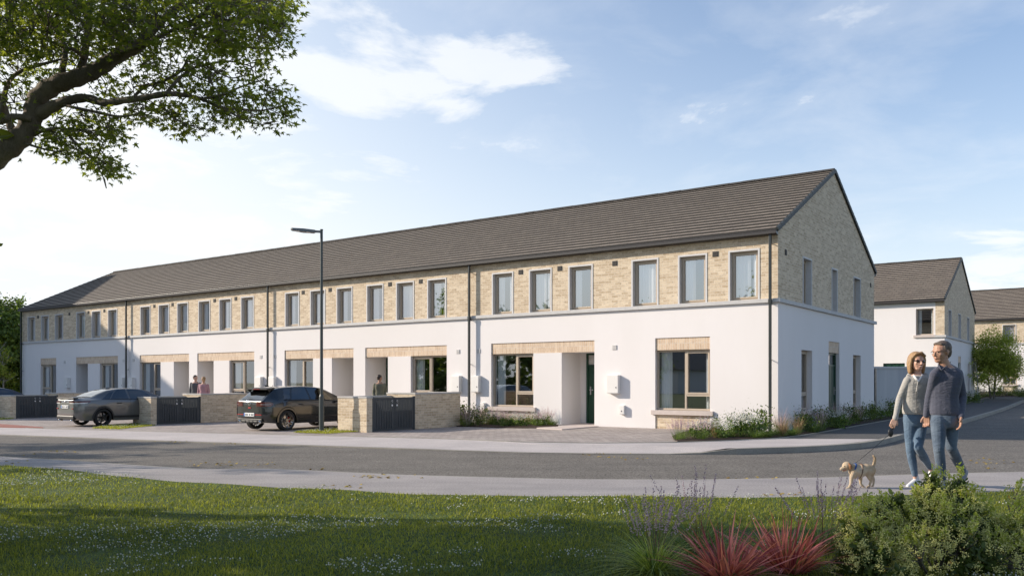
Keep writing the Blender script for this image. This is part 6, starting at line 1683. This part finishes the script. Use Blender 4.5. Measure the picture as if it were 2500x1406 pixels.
# ---- woman: torso turned a little to her right
yw_ = R(-14)
nk = W_(2240, 916); ws = [(W_(2235, 1038), .135, .100, yw_), (W_(2235, 1018), .150, .112, yw_), (W_(2234, 1000), .142, .104, yw_), (W_(2233, 975), .120, .090, yw_), (W_(2235, 950), .134, .102, yw_), (W_(2236, 934), .146, .100, yw_), (W_(2237, 924), .136, .086, yw_), (W_(2239, 916), .095, .068, yw_), (W_(2240, 911), .055, .055, yw_)]
shl, shr = W_(2216, 927, -.02), W_(2260, 926, .04)
ell_, wrl = W_(2196, 973, .02), W_(2185.5, 1022, -.12)
elr, wrr = W_(2269, 972, .06), W_(2262, 1018, -.14)
hipl, hipr = W_(2222, 1026), W_(2250, 1026, .02)
knl, knr = W_(2222, 1096, -.02), W_(2242, 1092, -.16)
anl, anr = W_(2235, 1166, .03), W_(2273, 1146, .22)
mb = MB()
torso(mb, [(c, a*.9, b*.9, y_) for c, a, b, y_ in ws], 0, 0, 0)
E3(mb, W_(2240, 915), W_(2240, 899, .01), .050, .048)
fdir = Vector((.10, -1, .02)); P_, Mh = head(mb, W_(2238.5, 883, -.005), fdir, (.06, 0, 1), .262, jaw=.9)
for a, b, c in ((shl, ell_, wrl), (shr, elr, wrr)): E3(mb, a, b, .043, .034); E3(mb, b, c, .034, .023)
for a, b, c in ((hipl, knl, anl), (hipr, knr, anr)): E3(mb, a, b, .072, .045); E3(mb, b, c, .045, .030)
hand(mb, wrl, W_(2178, 1042, -.14)-wrl, (.3, .9, -.1), 1, .95, 1.1, 1)
hand(mb, wrr, W_(2262, 1034, -.15)-wrr, (.6, -.3, 0), 1, .92, .9, -1)
body = remesh(mb, 'body', 'skin', woman, .0055, 4)
# hoodie
mb = MB(); torso(mb, [(c, a+.012, b+.014, y_) for c, a, b, y_ in ws[2:]]+[] if False else [(W_(2234.5, 1011), .150, .114, yw_), (W_(2234.5, 1007), .158, .121, yw_), (W_(2234, 998), .158, .121, yw_)]+[(c, a+.016, b+.016, y_) for c, a, b, y_ in ws[3:8]], 0, 0, 0)
for a, b, c in ((shl, ell_, wrl), (shr, elr, wrr)):
    E3(mb, a+Vector((0, 0, -.01)), b, .056, .043, .050); E3(mb, b, c.lerp(b, .04), .044, .031, .039); E3(mb, c.lerp(b, .10), c.lerp(b, .03), .037, .037)
E3(mb, W_(2220, 915, .04), W_(2258, 914, .06), .030, .030); E3(mb, W_(2216, 917, -.02), W_(2232, 930, -.085), .020, .014); E3(mb, W_(2263, 915, .02), W_(2247, 930, -.07), .022, .014)
mb.ell(W_(2240, 920, .10), (.11, .05, .07), 14, 10)
ho = remesh(mb, 'hoodie', 'hoodie_grey', woman, .0075, 3)
m = MB(); a, b = W_(2241, 930, -.125), W_(2239, 1009, -.145); m.tube([a, W_(2237, 955, -.145), W_(2237, 980, -.135), b], [.004]*4, 6); m.build('zip', 'zip', ho)
m = MB(); m.tube([W_(2230, 915, -.085), W_(2241, 932, -.118), W_(2252, 915, -.07)], [.012, .02, .012], 8); m.build('vest_top', 'top_white', woman, smooth=True)
# jeans
mb = MB(); torso(mb, [(W_(2235, 1040), .135, .104, yw_), (W_(2235, 1028), .152, .115, yw_), (W_(2235, 1014), .148, .111, yw_), (W_(2235, 1004), .136, .102, yw_)], 0, 0, 0)
for a, b, c in ((hipl, knl, anl), (hipr, knr, anr)):
    E3(mb, a, b, .084, .053, .073); cc = c.lerp(b, .12); E3(mb, b, cc, .056, .039, .055)
remesh(mb, 'jeans', 'jeans_blue', woman, .0075, 3)
mb = MB(); shoe(mb, anl+Vector((.0, 0, -.005)), Vector((-.85, -.5, -.14)), 0, .98); shoe(mb, anr, Vector((-.45, -.45, -.85)), 0, .95); sh_ = remesh(mb, 'shoes', 'shoe_white', woman, .006, 3)
# hair: bob to the shoulders, open over the face
mb = MB(); hs = .262; 
def hp2(x, y, z): return P_(x, y, z)
mb.ell(hp2(0, -.10, .16), (.365*hs, .42*hs, .375*hs), 18, 12, rot=Mh)
for k, x in ((1, .36), (-1, .36)):
    mb.tube([hp2(.22*k, .18, .34), hp2(.34*k, .10, .12), hp2(.36*k, .04, -.20), hp2(.34*k, .04, -.52)], [.07*hs, .08*hs, .09*hs, .06*hs], 10, closed_round=True)
    mb.tube([hp2(.22*k, -.18, .2), hp2(.29*k, -.16, -.1), hp2(.27*k, -.12, -.52)], [.16*hs, .15*hs, .11*hs], 10, closed_round=True)
mb.tube([hp2(0, -.25, .1), hp2(0, -.32, -.2), hp2(0, -.26, -.50)], [.3*hs, .24*hs, .18*hs], 12, closed_round=True)
mb.tube([hp2(-.26, .26, .30), hp2(-.05, .30, .44), hp2(.22, .24, .36)], [.06*hs, .08*hs, .07*hs], 10, closed_round=True)
remesh(mb, 'hair', 'hair_blonde', woman, .006, 3)
m = MB()
for k in (1, -1): m.ell(P_(.125*k, .325, .01), (.115*hs, .03*hs, .085*hs), 14, 8, rot=Mh); m.prism(P_(.24*k, .29, .03), P_(.33*k, -.02, .03), .006, .010)
m.prism(P_(-.03, .37, .03), P_(.03, .37, .03), .008, .006); m.build('sunglasses', 'sunglasses', woman, smooth=True)
m = MB(); m.tube([P_(-.10, .352, -.235), P_(0, .385, -.262), P_(.10, .352, -.235)], [.010*hs, .028*hs, .010*hs], 8, sx=1); mo = m.build('mouth', 'lips', woman, smooth=True)
m = MB(); m.tube([P_(-.075, .372, -.240), P_(0, .400, -.255), P_(.075, .372, -.240)], [.006*hs, .016*hs, .006*hs], 8); m.build('teeth', 'teeth', mo, smooth=True)
# ---- man: body three quarters, head turned to the woman
ym_ = R(-24)
ms = [(M_(2307, 1036), .140, .110, ym_), (M_(2307, 1018), .162, .122, ym_), (M_(2306, 1000), .156, .118, ym_), (M_(2305, 970), .152, .112, ym_), (M_(2307, 945), .170, .122, ym_), (M_(2309, 922), .182, .122, ym_), (M_(2310, 908), .168, .100, ym_), (M_(2310, 897.5), .118, .084, ym_), (M_(2308, 889), .072, .070, ym_)]
shl2, shr2 = M_(2283, 914, -.05), M_(2338, 912, .05)
el2, wr2 = M_(2269, 967, .06), M_(2261, 1014, .10)
er2, wrr2 = M_(2350, 970, .05), M_(2346, 1019, -.15)
hl2, hr2 = M_(2291, 1028, -.03), M_(2322, 1030, .05)
kl2, kr2 = M_(2292, 1096, -.12), M_(2322, 1092, .02)
al2, ar2 = M_(2301, 1170, -.04), M_(2350, 1150, .36)
mb = MB(); torso(mb, [(c, a*(.72 if i < 2 else .86), b*(.70 if i < 2 else .84), y_) for i, (c, a, b, y_) in enumerate(ms)], 0, 0, 0)
E3(mb, M_(2309, 900), M_(2302, 878, -.01), .070, .062); E3(mb, M_(2308, 893), M_(2333, 911, .03), .045, .045); E3(mb, M_(2306, 893), M_(2288, 911, -.03), .045, .045)
fd = Vector((-1, -.42, -.06)); P2_, Mh2 = head(mb, M_(2297.5, 860, .0), fd, (.02, 0, 1), .286, nose=.95)
for a, b, c in ((shl2, el2, wr2), (shr2, er2, wrr2)): E3(mb, a, b, .055, .043); E3(mb, b, c, .043, .030)
for a, b, c in ((hl2, kl2, al2), (hr2, kr2, ar2)): E3(mb, a, b, .066, .048); E3(mb, b, c, .048, .034)
hand(mb, wr2, M_(2262, 1034, .1)-wr2, (-.5, -.6, 0), 1, 1.08, .9, 1)
hand(mb, wrr2, M_(2345, 1046, -.20)-wrr2, (-.9, .25, 0), 1, 1.12, .38, -1)
remesh(mb, 'body', 'skin_tan', man, .0058, 4)
mb = MB(); torso(mb, [(M_(2307, 1013), .165, .126, ym_), (M_(2307, 1009), .174, .134, ym_), (M_(2306, 998), .174, .134, ym_)]+[(c, a+.014, b+.014, y_) for c, a, b, y_ in ms[3:8]], 0, 0, 0)
for a, b, c in ((shl2, el2, wr2), (shr2, er2, wrr2)):
    E3(mb, a, b, .066, .051, .059); E3(mb, b, c.lerp(b, .05), .052, .038, .048); E3(mb, c.lerp(b, .13), c.lerp(b, .03), .041, .040)
E3(mb, M_(2312, 894, .03), M_(2334, 907, .04), .052, .056); E3(mb, M_(2302, 896, .0), M_(2287, 908, -.04), .048, .056); E3(mb, M_(2298, 897, .05), M_(2320, 896, .08), .026, .026)
remesh(mb, 'jumper', 'jumper_navy', man, .0075, 3)
mb = MB(); torso(mb, [(M_(2307, 1044), .132, .110, ym_), (M_(2307, 1032), .162, .128, ym_), (M_(2307, 1018), .163, .126, ym_), (M_(2306, 1008), .154, .118, ym_)], 0, 0, 0)
for a, b, c in ((hl2, kl2, al2), (hr2, kr2, ar2)):
    E3(mb, a, b, .096, .066, .085); E3(mb, b, c.lerp(b, .04), .066, .050, .061)
remesh(mb, 'jeans', 'jeans_worn', man, .0075, 3)
mb = MB(); shoe(mb, al2+Vector((0, -.01, -.0)), Vector((-.55, -.8, -.10)), 0, 1.12); shoe(mb, ar2, Vector((-.6, -.55, -.65)), 0, 1.1); remesh(mb, 'shoes', 'shoe_grey', man, .007, 3)
m = MB(); cN = M_(2304, 896, -.02)
m.tube([M_(2291, 890, -.02), M_(2295, 898, -.09), M_(2298, 904, -.122), M_(2305, 898, -.105), M_(2317, 891, -.03), M_(2315, 887, .04), M_(2302, 886, .06), M_(2291, 890, -.02)], [.010]*8, 8, caps=False); m.build('collar', 'jumper_navy', man, smooth=True)
mb = MB(); s2 = .286
mb.ell(P2_(0, -.13, .20), (.345*s2, .385*s2, .335*s2), 18, 12, rot=Mh2); mb.ell(P2_(0, -.26, .02), (.30*s2, .24*s2, .34*s2), 16, 10, rot=Mh2)
mb.tube([P2_(-.17, .16, .37), P2_(0, .22, .40), P2_(.17, .16, .37)], [.07*s2, .075*s2, .07*s2], 10, closed_round=True)
for k in (1, -1): mb.tube([P2_(.27*k, .07, .25), P2_(.31*k, .06, .06)], [.06*s2, .03*s2], 8, closed_round=True)
remesh(mb, 'hair', 'hair_brown', man, .006, 2)
m = MB()
for k in (1, -1): m.ell(P2_(.115*k, .315, .015), (.04*s2, .03*s2, .022*s2), 10, 6, rot=Mh2)
m.build('eyes', 'eye_dark', man, smooth=True)
m = MB()
for k in (1, -1):
    m.prism(P2_(.27*k, .31, .04), P2_(.33*k, -.02, .04), .003, .005)
    pts = [P2_(.125*k+.09*math.cos(a*.785), .372, .005+.07*math.sin(a*.785)) for a in range(9)]; m.tube(pts, [.0016]*9, 5, caps=False)
m.build('spectacles', 'plastic_black', man)
m = MB(); m.tube([P2_(-.085, .345, -.240), P2_(0, .378, -.258), P2_(.085, .345, -.240)], [.006*s2, .015*s2, .006*s2], 8); m.build('mouth', 'lips', man, smooth=True)
# ---- lead and dog --------------------------------------------------------
Yd = 10.93; db = Vector(((2100-1250)/F*Yd, Yd, zg((2100-1250)/F*Yd, Yd)))
def D_(px, py, dy=0.0): return J(px, py, Yd+dy)-db
base_mat('fur', (.58, .44, .29), (.74, .62, .46), 22, .9, bump=1.0, bscale=110, c3=(.50, .34, .19), bdist=.02)
base_mat('fur_ear', (.26, .12, .055), (.34, .17, .08), 20, .85, bump=.5, bscale=90)
base_mat('fur_pale', (.70, .60, .47), None, rough=.85)
base_mat('collar_blue', (.01, .06, .22), None, rough=.5)
base_mat('harness', (.10, .05, .03), None, rough=.6)
dog = empty('dog', db, 0, 'small golden puppy with a blue collar walking ahead on the lead', 'dog')
mb = MB()
mb.tube([D_(2088, 1150), D_(2096, 1151), D_(2106, 1147), D_(2116, 1144), D_(2126, 1146)], [.083, .090, .080, .068, .064], 18, closed_round=True)
mb.ell(D_(2087, 1153), (.062, .068, .082), 14, 10); mb.ell(D_(2126, 1149), (.055, .066, .075), 14, 10)
mb.tube([D_(2089, 1143), D_(2081, 1141), D_(2073, 1138)], [.060, .052, .046], 14, closed_round=True)
mb.ell(D_(2067.5, 1136.5, -.005), (.060, .056, .055), 16, 12)
mb.tube([D_(2064, 1139, -.01), D_(2057, 1143.2, -.015), D_(2054, 1144.3, -.017)], [.036, .025, .021], 12, closed_round=True)
mb.tube([D_(2065, 1145.5, -.01), D_(2058.5, 1149.5, -.015)], [.024, .012], 10, closed_round=True)
def leg(pts, rad): mb.tube(pts, rad, 12, closed_round=True)
leg([D_(2083, 1155, -.04), D_(2079, 1167, -.045), D_(2077.5, 1180, -.045), D_(2074, 1188.5, -.045)], [.042, .027, .019, .018]); leg([D_(2074, 1189.5, -.045), D_(2067.5, 1192, -.05)], [.019, .016])
leg([D_(2095, 1157, .04), D_(2101, 1167, .04), D_(2101, 1180, .04)], [.042, .026, .017]); leg([D_(2101.5, 1181, .04), D_(2108.5, 1188, .04)], [.017, .016])
leg([D_(2124, 1152, -.035), D_(2121, 1162, -.04), D_(2126.5, 1174, -.04), D_(2122.5, 1185, -.04)], [.052, .034, .018, .015]); leg([D_(2122.5, 1187, -.04), D_(2117.5, 1188.5, -.045)], [.016, .014])
leg([D_(2127, 1152, .035), D_(2128, 1162, .04), D_(2133.5, 1171, .04), D_(2132, 1182, .04)], [.050, .032, .017, .014]); leg([D_(2131.5, 1184.5, .04), D_(2128.5, 1186, .04)], [.015, .013])
leg([D_(2129, 1140), D_(2133.5, 1134), D_(2135.5, 1125), D_(2135.5, 1117), D_(2132, 1112)], [.026, .020, .020, .019, .013])
remesh(mb, 'body', 'fur', dog, .0055, 4)
mb = MB(); 
for k in (-1, 1): mb.tube([D_(2073, 1131.5, .045*k-.005), D_(2076.5, 1137, .058*k-.005), D_(2076.5, 1143, .056*k-.005)], [.012, .022, .014], 10, closed_round=True, sx=1.0)
remesh(mb, 'ears', 'fur_ear', dog, .005, 2)
m = MB(); m.ell(D_(2052.3, 1144.6, -.018), (.011, .012, .010), 10, 8); m.build('nose', 'eye_dark', dog, smooth=True)
m = MB()
for k in (-1, 1): m.ell(D_(2062.0, 1137.6, .034*k-.008), (.007, .006, .007), 8, 6)
m.build('eyes', 'eye_dark', dog, smooth=True)
m = MB(); m.tube([D_(2064.5, 1146.8, -.030), D_(2058, 1147.2, -.030)], [.006, .005], 8); m.build('tongue', 'lips', dog, smooth=True)
m = MB(); c0 = D_(2083.5, 1142); ax = (D_(2089, 1144)-D_(2079, 1139)).normalized(); s1_ = ax.cross(Vector((0, 1, 0))).normalized()
pts = [c0+(Vector((0, 1, 0))*math.cos(a*math.pi/10)+s1_*math.sin(a*math.pi/10))*.062 for a in range(21)]; m.tube(pts, [.010]*21, 8, caps=False); m.build('collar', 'collar_blue', dog, smooth=True)
m = MB(); c0 = D_(2099, 1149); pts = [c0+Vector((math.sin(a*math.pi/10)*.018, math.cos(a*math.pi/10)*.090, math.sin(a*math.pi/10)*.094)) for a in range(0, 21)]; m.tube(pts, [.006]*21, 6, caps=False); m.build('harness_strap', 'harness', dog, smooth=True)
hb = J(2177, 1046, Yw-.14)
ld = empty('dog_lead', hb, 0, 'black retractable dog lead running from the woman\'s hand to the puppy', 'dog lead')
m = MB(); hc = J(2174.5, 1056, Yw-.14)-hb; m.ell(hc, (.034, .016, .056), 16, 10); m.tube([J(2176, 1048, Yw-.14)-hb, J(2181, 1046, Yw-.12)-hb, J(2183, 1041, Yw-.11)-hb, J(2178, 1039, Yw-.13)-hb], [.011, .011, .010, .009], 10); m.build('handle', 'plastic_black', ld, smooth=True)
m = MB(); a = J(2171, 1060, Yw-.14)-hb; b = J(2087, 1131, Yd)-hb; m.tube([a, a.lerp(b, .5)-Vector((0, 0, .008)), b], [.0035, .0035, .004], 6); m.build('cord', 'plastic_black', ld, smooth=True)
# ---------------- the neighbours in the porches ----------------------------
def simple_person(px, py_top, Y, H, top_mat, hair, lab, face, longhair=False, yaw=0.0, skin='skin', long_top=False, turn=0):
    X = (px-1250)/F*Y; zt = CAMZ+(HZ-py_top)/F*Y; g0 = zg(X, Y); H = zt-g0; b = Vector((X, Y, g0))
    r = empty('person', b, yaw, lab, 'person'); k = H/1.75
    V = lambda x, y, z: Vector((x, y, z))*k
    mb = MB(); T_ = [(V(0, 0, .86), .135*k, .10*k, 0), (V(0, 0, .98), .155*k, .11*k, 0), (V(0, 0, 1.15), .135*k, .10*k, 0), (V(0, 0, 1.34), .165*k, .11*k, 0), (V(0, 0, 1.43), .15*k, .09*k, 0), (V(0, 0, 1.48), .06*k, .06*k, 0)]
    torso(mb, T_, 0, 0, 0); E3(mb, V(0, 0, 1.46), V(0, -.01, 1.56), .05*k, .05*k)
    f_ = Vector((math.cos(face), math.sin(face), 0)); Pp, Mp = head(mb, V(0, -.01, 1.635), f_, (0, 0, 1), .235*k)
    arms = [(V(s_*.17, 0, 1.40), V(s_*.22, .02, 1.12), V(s_*.20, -.10, .90)) for s_ in (1, -1)]
    for a, b_, c in arms: E3(mb, a, b_, .042*k, .034*k); E3(mb, b_, c, .034*k, .024*k); hand(mb, c, Vector((0, -.25, -1)), (1 if c.x < 0 else -1, 0, 0), 1, k, .5, 1 if c.x > 0 else -1)
    legs = [(V(s_*.08, 0, .88), V(s_*.09, -.02, .48), V(s_*.10, .02, .09)) for s_ in (1, -1)]
    for a, b_, c in legs: E3(mb, a, b_, .07*k, .05*k); E3(mb, b_, c, .05*k, .033*k)
    remesh(mb, 'body', skin, r, .011, 2)
    mb = MB(); torso(mb, [(T_[1][0]-Vector((0, 0, .05 if not long_top else .10)), .165*k, .12*k, 0)]+[(c, a*1.1+.004, b_*1.12, y_) for c, a, b_, y_ in T_[1:5]], 0, 0, 0)
    for a, b_, c in arms: E3(mb, a, b_, .058*k, .046*k); E3(mb, b_, c.lerp(b_, .08), .046*k, .036*k)
    E3(mb, V(-.05, .03, 1.47), V(.05, .03, 1.47), .035*k, .035*k)
    remesh(mb, 'jacket' if long_top else 'top', top_mat, r, .011, 2)
    mb = MB(); torso(mb, [(V(0, 0, .82), .14*k, .11*k, 0), (V(0, 0, .97), .162*k, .118*k, 0)], 0, 0, 0)
    for a, b_, c in legs: E3(mb, a, b_, .088*k, .062*k); E3(mb, b_, c.lerp(b_, .05), .062*k, .046*k)
    remesh(mb, 'trousers', 'trousers', r, .011, 2)
    mb = MB()
    for a, b_, c in legs: shoe(mb, c+Vector((0, 0, -.005)), Vector((0, -1, -.05)), 0, k)
    remesh(mb, 'shoes', 'shoe_grey', r, .011, 2)
    h_ = .235*k; mb = MB(); mb.ell(Pp(0, -.10, .19), (.36*h_, .40*h_, .34*h_), 14, 10, rot=Mp); mb.ell(Pp(0, -.25, .02), (.30*h_, .22*h_, .32*h_), 12, 8, rot=Mp)
    if longhair: mb.tube([Pp(0, -.34, .2), Pp(0, -.42, -.1), Pp(0, -.36, -.55)], [.16*h_, .17*h_, .08*h_], 10, closed_round=True)
    remesh(mb, 'hair', hair, r, .009, 2); return r
simple_person(477.5, 915.5, 35.6, 1.75, 'top_grey', 'hair_dark', 'man in a grey jumper talking to the woman in pink behind the middle bin store', R(-35), yaw=R(5))
simple_person(497, 919.5, 35.1, 1.7, 'top_pink', 'hair_blonde', 'woman in a pink top with tied back hair facing the man in grey', R(120), True, R(0))
simple_person(927, 914.5, 28.6, 1.7, 'jacket_olive', 'hair_dark', 'man in an olive jacket walking to the porch behind the right bin store', R(35), yaw=R(8), long_top=True, skin='skin_tan')
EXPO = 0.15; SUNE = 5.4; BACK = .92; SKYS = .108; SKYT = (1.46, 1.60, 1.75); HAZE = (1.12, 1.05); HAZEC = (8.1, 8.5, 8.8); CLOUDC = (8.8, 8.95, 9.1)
# ================================================================ light, sky, camera
SUN_AZ = R(171.5); SUN_EL = R(24.0)
sd = Vector((math.cos(SUN_AZ)*math.cos(SUN_EL), math.sin(SUN_AZ)*math.cos(SUN_EL), math.sin(SUN_EL)))
sl = bpy.data.lights.new('sun', 'SUN'); sl.energy = SUNE; sl.angle = R(.6); sl.color = (1.0, .885, .745)
so = bpy.data.objects.new('sun', sl); COL.objects.link(so); so.rotation_euler = (-sd).to_track_quat('-Z', 'Y').to_euler()
W = bpy.data.worlds.new('World'); scn.world = W; W.use_nodes = True
t = NT('', W.node_tree)
sky = t.n('ShaderNodeTexSky'); sky.sky_type = 'NISHITA'; sky.sun_disc = False; sky.sun_elevation = SUN_EL
sky.sun_rotation = math.pi/2-SUN_AZ; sky.air_density = 1.0; sky.dust_density = 1.2; sky.ozone_density = 1.6
tc = t.n('ShaderNodeTexCoord').outputs['Generated']
sep = t.n('ShaderNodeSeparateXYZ', {0: tc})
# clouds live on a flat layer high overhead: project the view direction onto it
zc = t.math('ADD', t.math('MAXIMUM', sep.outputs[2], 0.0), .12)
uvx = t.math('DIVIDE', sep.outputs[0], zc); uvy = t.math('DIVIDE', sep.outputs[1], zc)
cv = t.n('ShaderNodeCombineXYZ', {0: uvx, 1: uvy, 2: 0.0}).outputs[0]
n1 = t.n('ShaderNodeTexNoise', {'Vector': cv, 'Scale': 1.9, 'Detail': 10, 'Roughness': .60, 'Distortion': .35})
mp = t.n('ShaderNodeMapping', {'Vector': cv, 'Location': (3.1, 7.7, 0)}).outputs[0]
n2 = t.n('ShaderNodeTexNoise', {'Vector': mp, 'Scale': .35, 'Detail': 3})
def dirpx(px, py): v = Vector(((px-1250)/F, 1, (HZ-py)/F)).normalized(); return v
def bump_at(px, py, r, sq=1.0):
    """soft weight round one direction in the sky"""
    d = dirpx(px, py)
    s = t.n('ShaderNodeVectorMath', {0: tc, 1: (d.x, d.y, d.z)}, operation='SUBTRACT').outputs[0]
    s = t.n('ShaderNodeVectorMath', {0: s, 1: (1, 1, sq)}, operation='MULTIPLY').outputs[0]
    l = t.n('ShaderNodeVectorMath', {0: s}, operation='LENGTH').outputs['Value']
    return t.math('SUBTRACT', 1.0, t.math('DIVIDE', l, r), clamp=True)
w = None
for px, py, r, sq, k in ((900, 105, .085, 1.3, .9), (760, 190, .15, 1.6, .75), (1190, 165, .12, 2.2, 1.0), (1290, 160, .06, 1.6, .7), (1030, 200, .12, 2.4, .7), (1130, 265, .09, 3.2, .8), (600, 260, .2, 1.2, .8), (700, 40, .15, 2.0, .5), (1340, 60, .05, 1.5, .25), (1680, 250, .05, 4, .35), (2480, 655, .08, 1.3, .95), (2420, 690, .07, 2.0, .6), (1800, 270, .12, 2.6, .22), (100, 300, .4, 1, .8), (1050, 390, .2, 3, .25)):
    b = t.math('MULTIPLY', bump_at(px, py, r, sq), k)
    w = b if w is None else t.math('MAXIMUM', w, b)
dens = t.math('ADD', t.math('MULTIPLY', n1.outputs['Fac'], 1.35), t.math('MULTIPLY', t.math('POWER', w, .75), .42))
cl = t.ramp(dens, [(.86, (0, 0, 0, 1)), (1.0, (.95, .95, .95, 1))])
thin = t.ramp(t.math('ADD', n1.outputs['Fac'], t.math('MULTIPLY', n2.outputs['Fac'], .6)), [(.80, (0, 0, 0, 1)), (1.15, (.45, .45, .45, 1))])
# haze near the horizon and towards the sun
hz = t.math('POWER', t.math('SUBTRACT', 1.0, t.math('MAXIMUM', sep.outputs[2], 0.0), clamp=True), 5.0)
dl = t.n('ShaderNodeVectorMath', {0: tc, 1: (-.80, .60, .12)}, operation='DOT_PRODUCT').outputs['Value']
gl = t.math('POWER', t.math('MAXIMUM', dl, 0.0), 3.2)
hazef = t.math('ADD', t.math('MULTIPLY', hz, HAZE[0]), t.math('MULTIPLY', gl, HAZE[1]), clamp=True)
skyc = t.mix(1.0, sky.outputs[0], C4(SKYT), 'MULTIPLY')
skyc = t.mix(hazef, skyc, C4(HAZEC))
skyc = t.mix(t.math('MULTIPLY', thin, .45), skyc, C4(CLOUDC))
skyc = t.mix(t.math('MULTIPLY', cl, .72), skyc, C4(CLOUDC))
# even dimming added to the sky behind the view to set the gable shade
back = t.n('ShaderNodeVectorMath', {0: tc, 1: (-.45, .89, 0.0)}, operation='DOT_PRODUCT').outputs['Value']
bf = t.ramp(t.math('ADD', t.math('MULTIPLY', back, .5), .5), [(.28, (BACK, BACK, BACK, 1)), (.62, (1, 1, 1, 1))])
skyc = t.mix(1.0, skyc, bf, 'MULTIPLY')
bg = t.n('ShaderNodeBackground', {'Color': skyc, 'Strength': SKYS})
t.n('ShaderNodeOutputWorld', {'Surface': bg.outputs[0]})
cam = bpy.data.cameras.new('camera'); co = bpy.data.objects.new('camera', cam); COL.objects.link(co)
co.location = (0, 0, CAMZ); co.rotation_euler = (math.pi/2, 0, 0)
cam.sensor_width = 36; cam.lens = F/2500*36; cam.shift_y = (HZ-703)/2500; cam.clip_end = 3000; cam.clip_start = .1
scn.camera = co
scn.view_settings.view_transform = 'Standard'; scn.view_settings.look = 'None'; scn.view_settings.exposure = EXPO; scn.view_settings.gamma = 1
scn.cycles.max_bounces = 6; scn.cycles.diffuse_bounces = 3; scn.cycles.glossy_bounces = 3; scn.cycles.transparent_max_bounces = 12; scn.cycles.transmission_bounces = 3
scn.cycles.use_denoising = True; scn.cycles.caustics_reflective = False; scn.cycles.caustics_refractive = False
scn.cycles.sample_clamp_indirect = 6
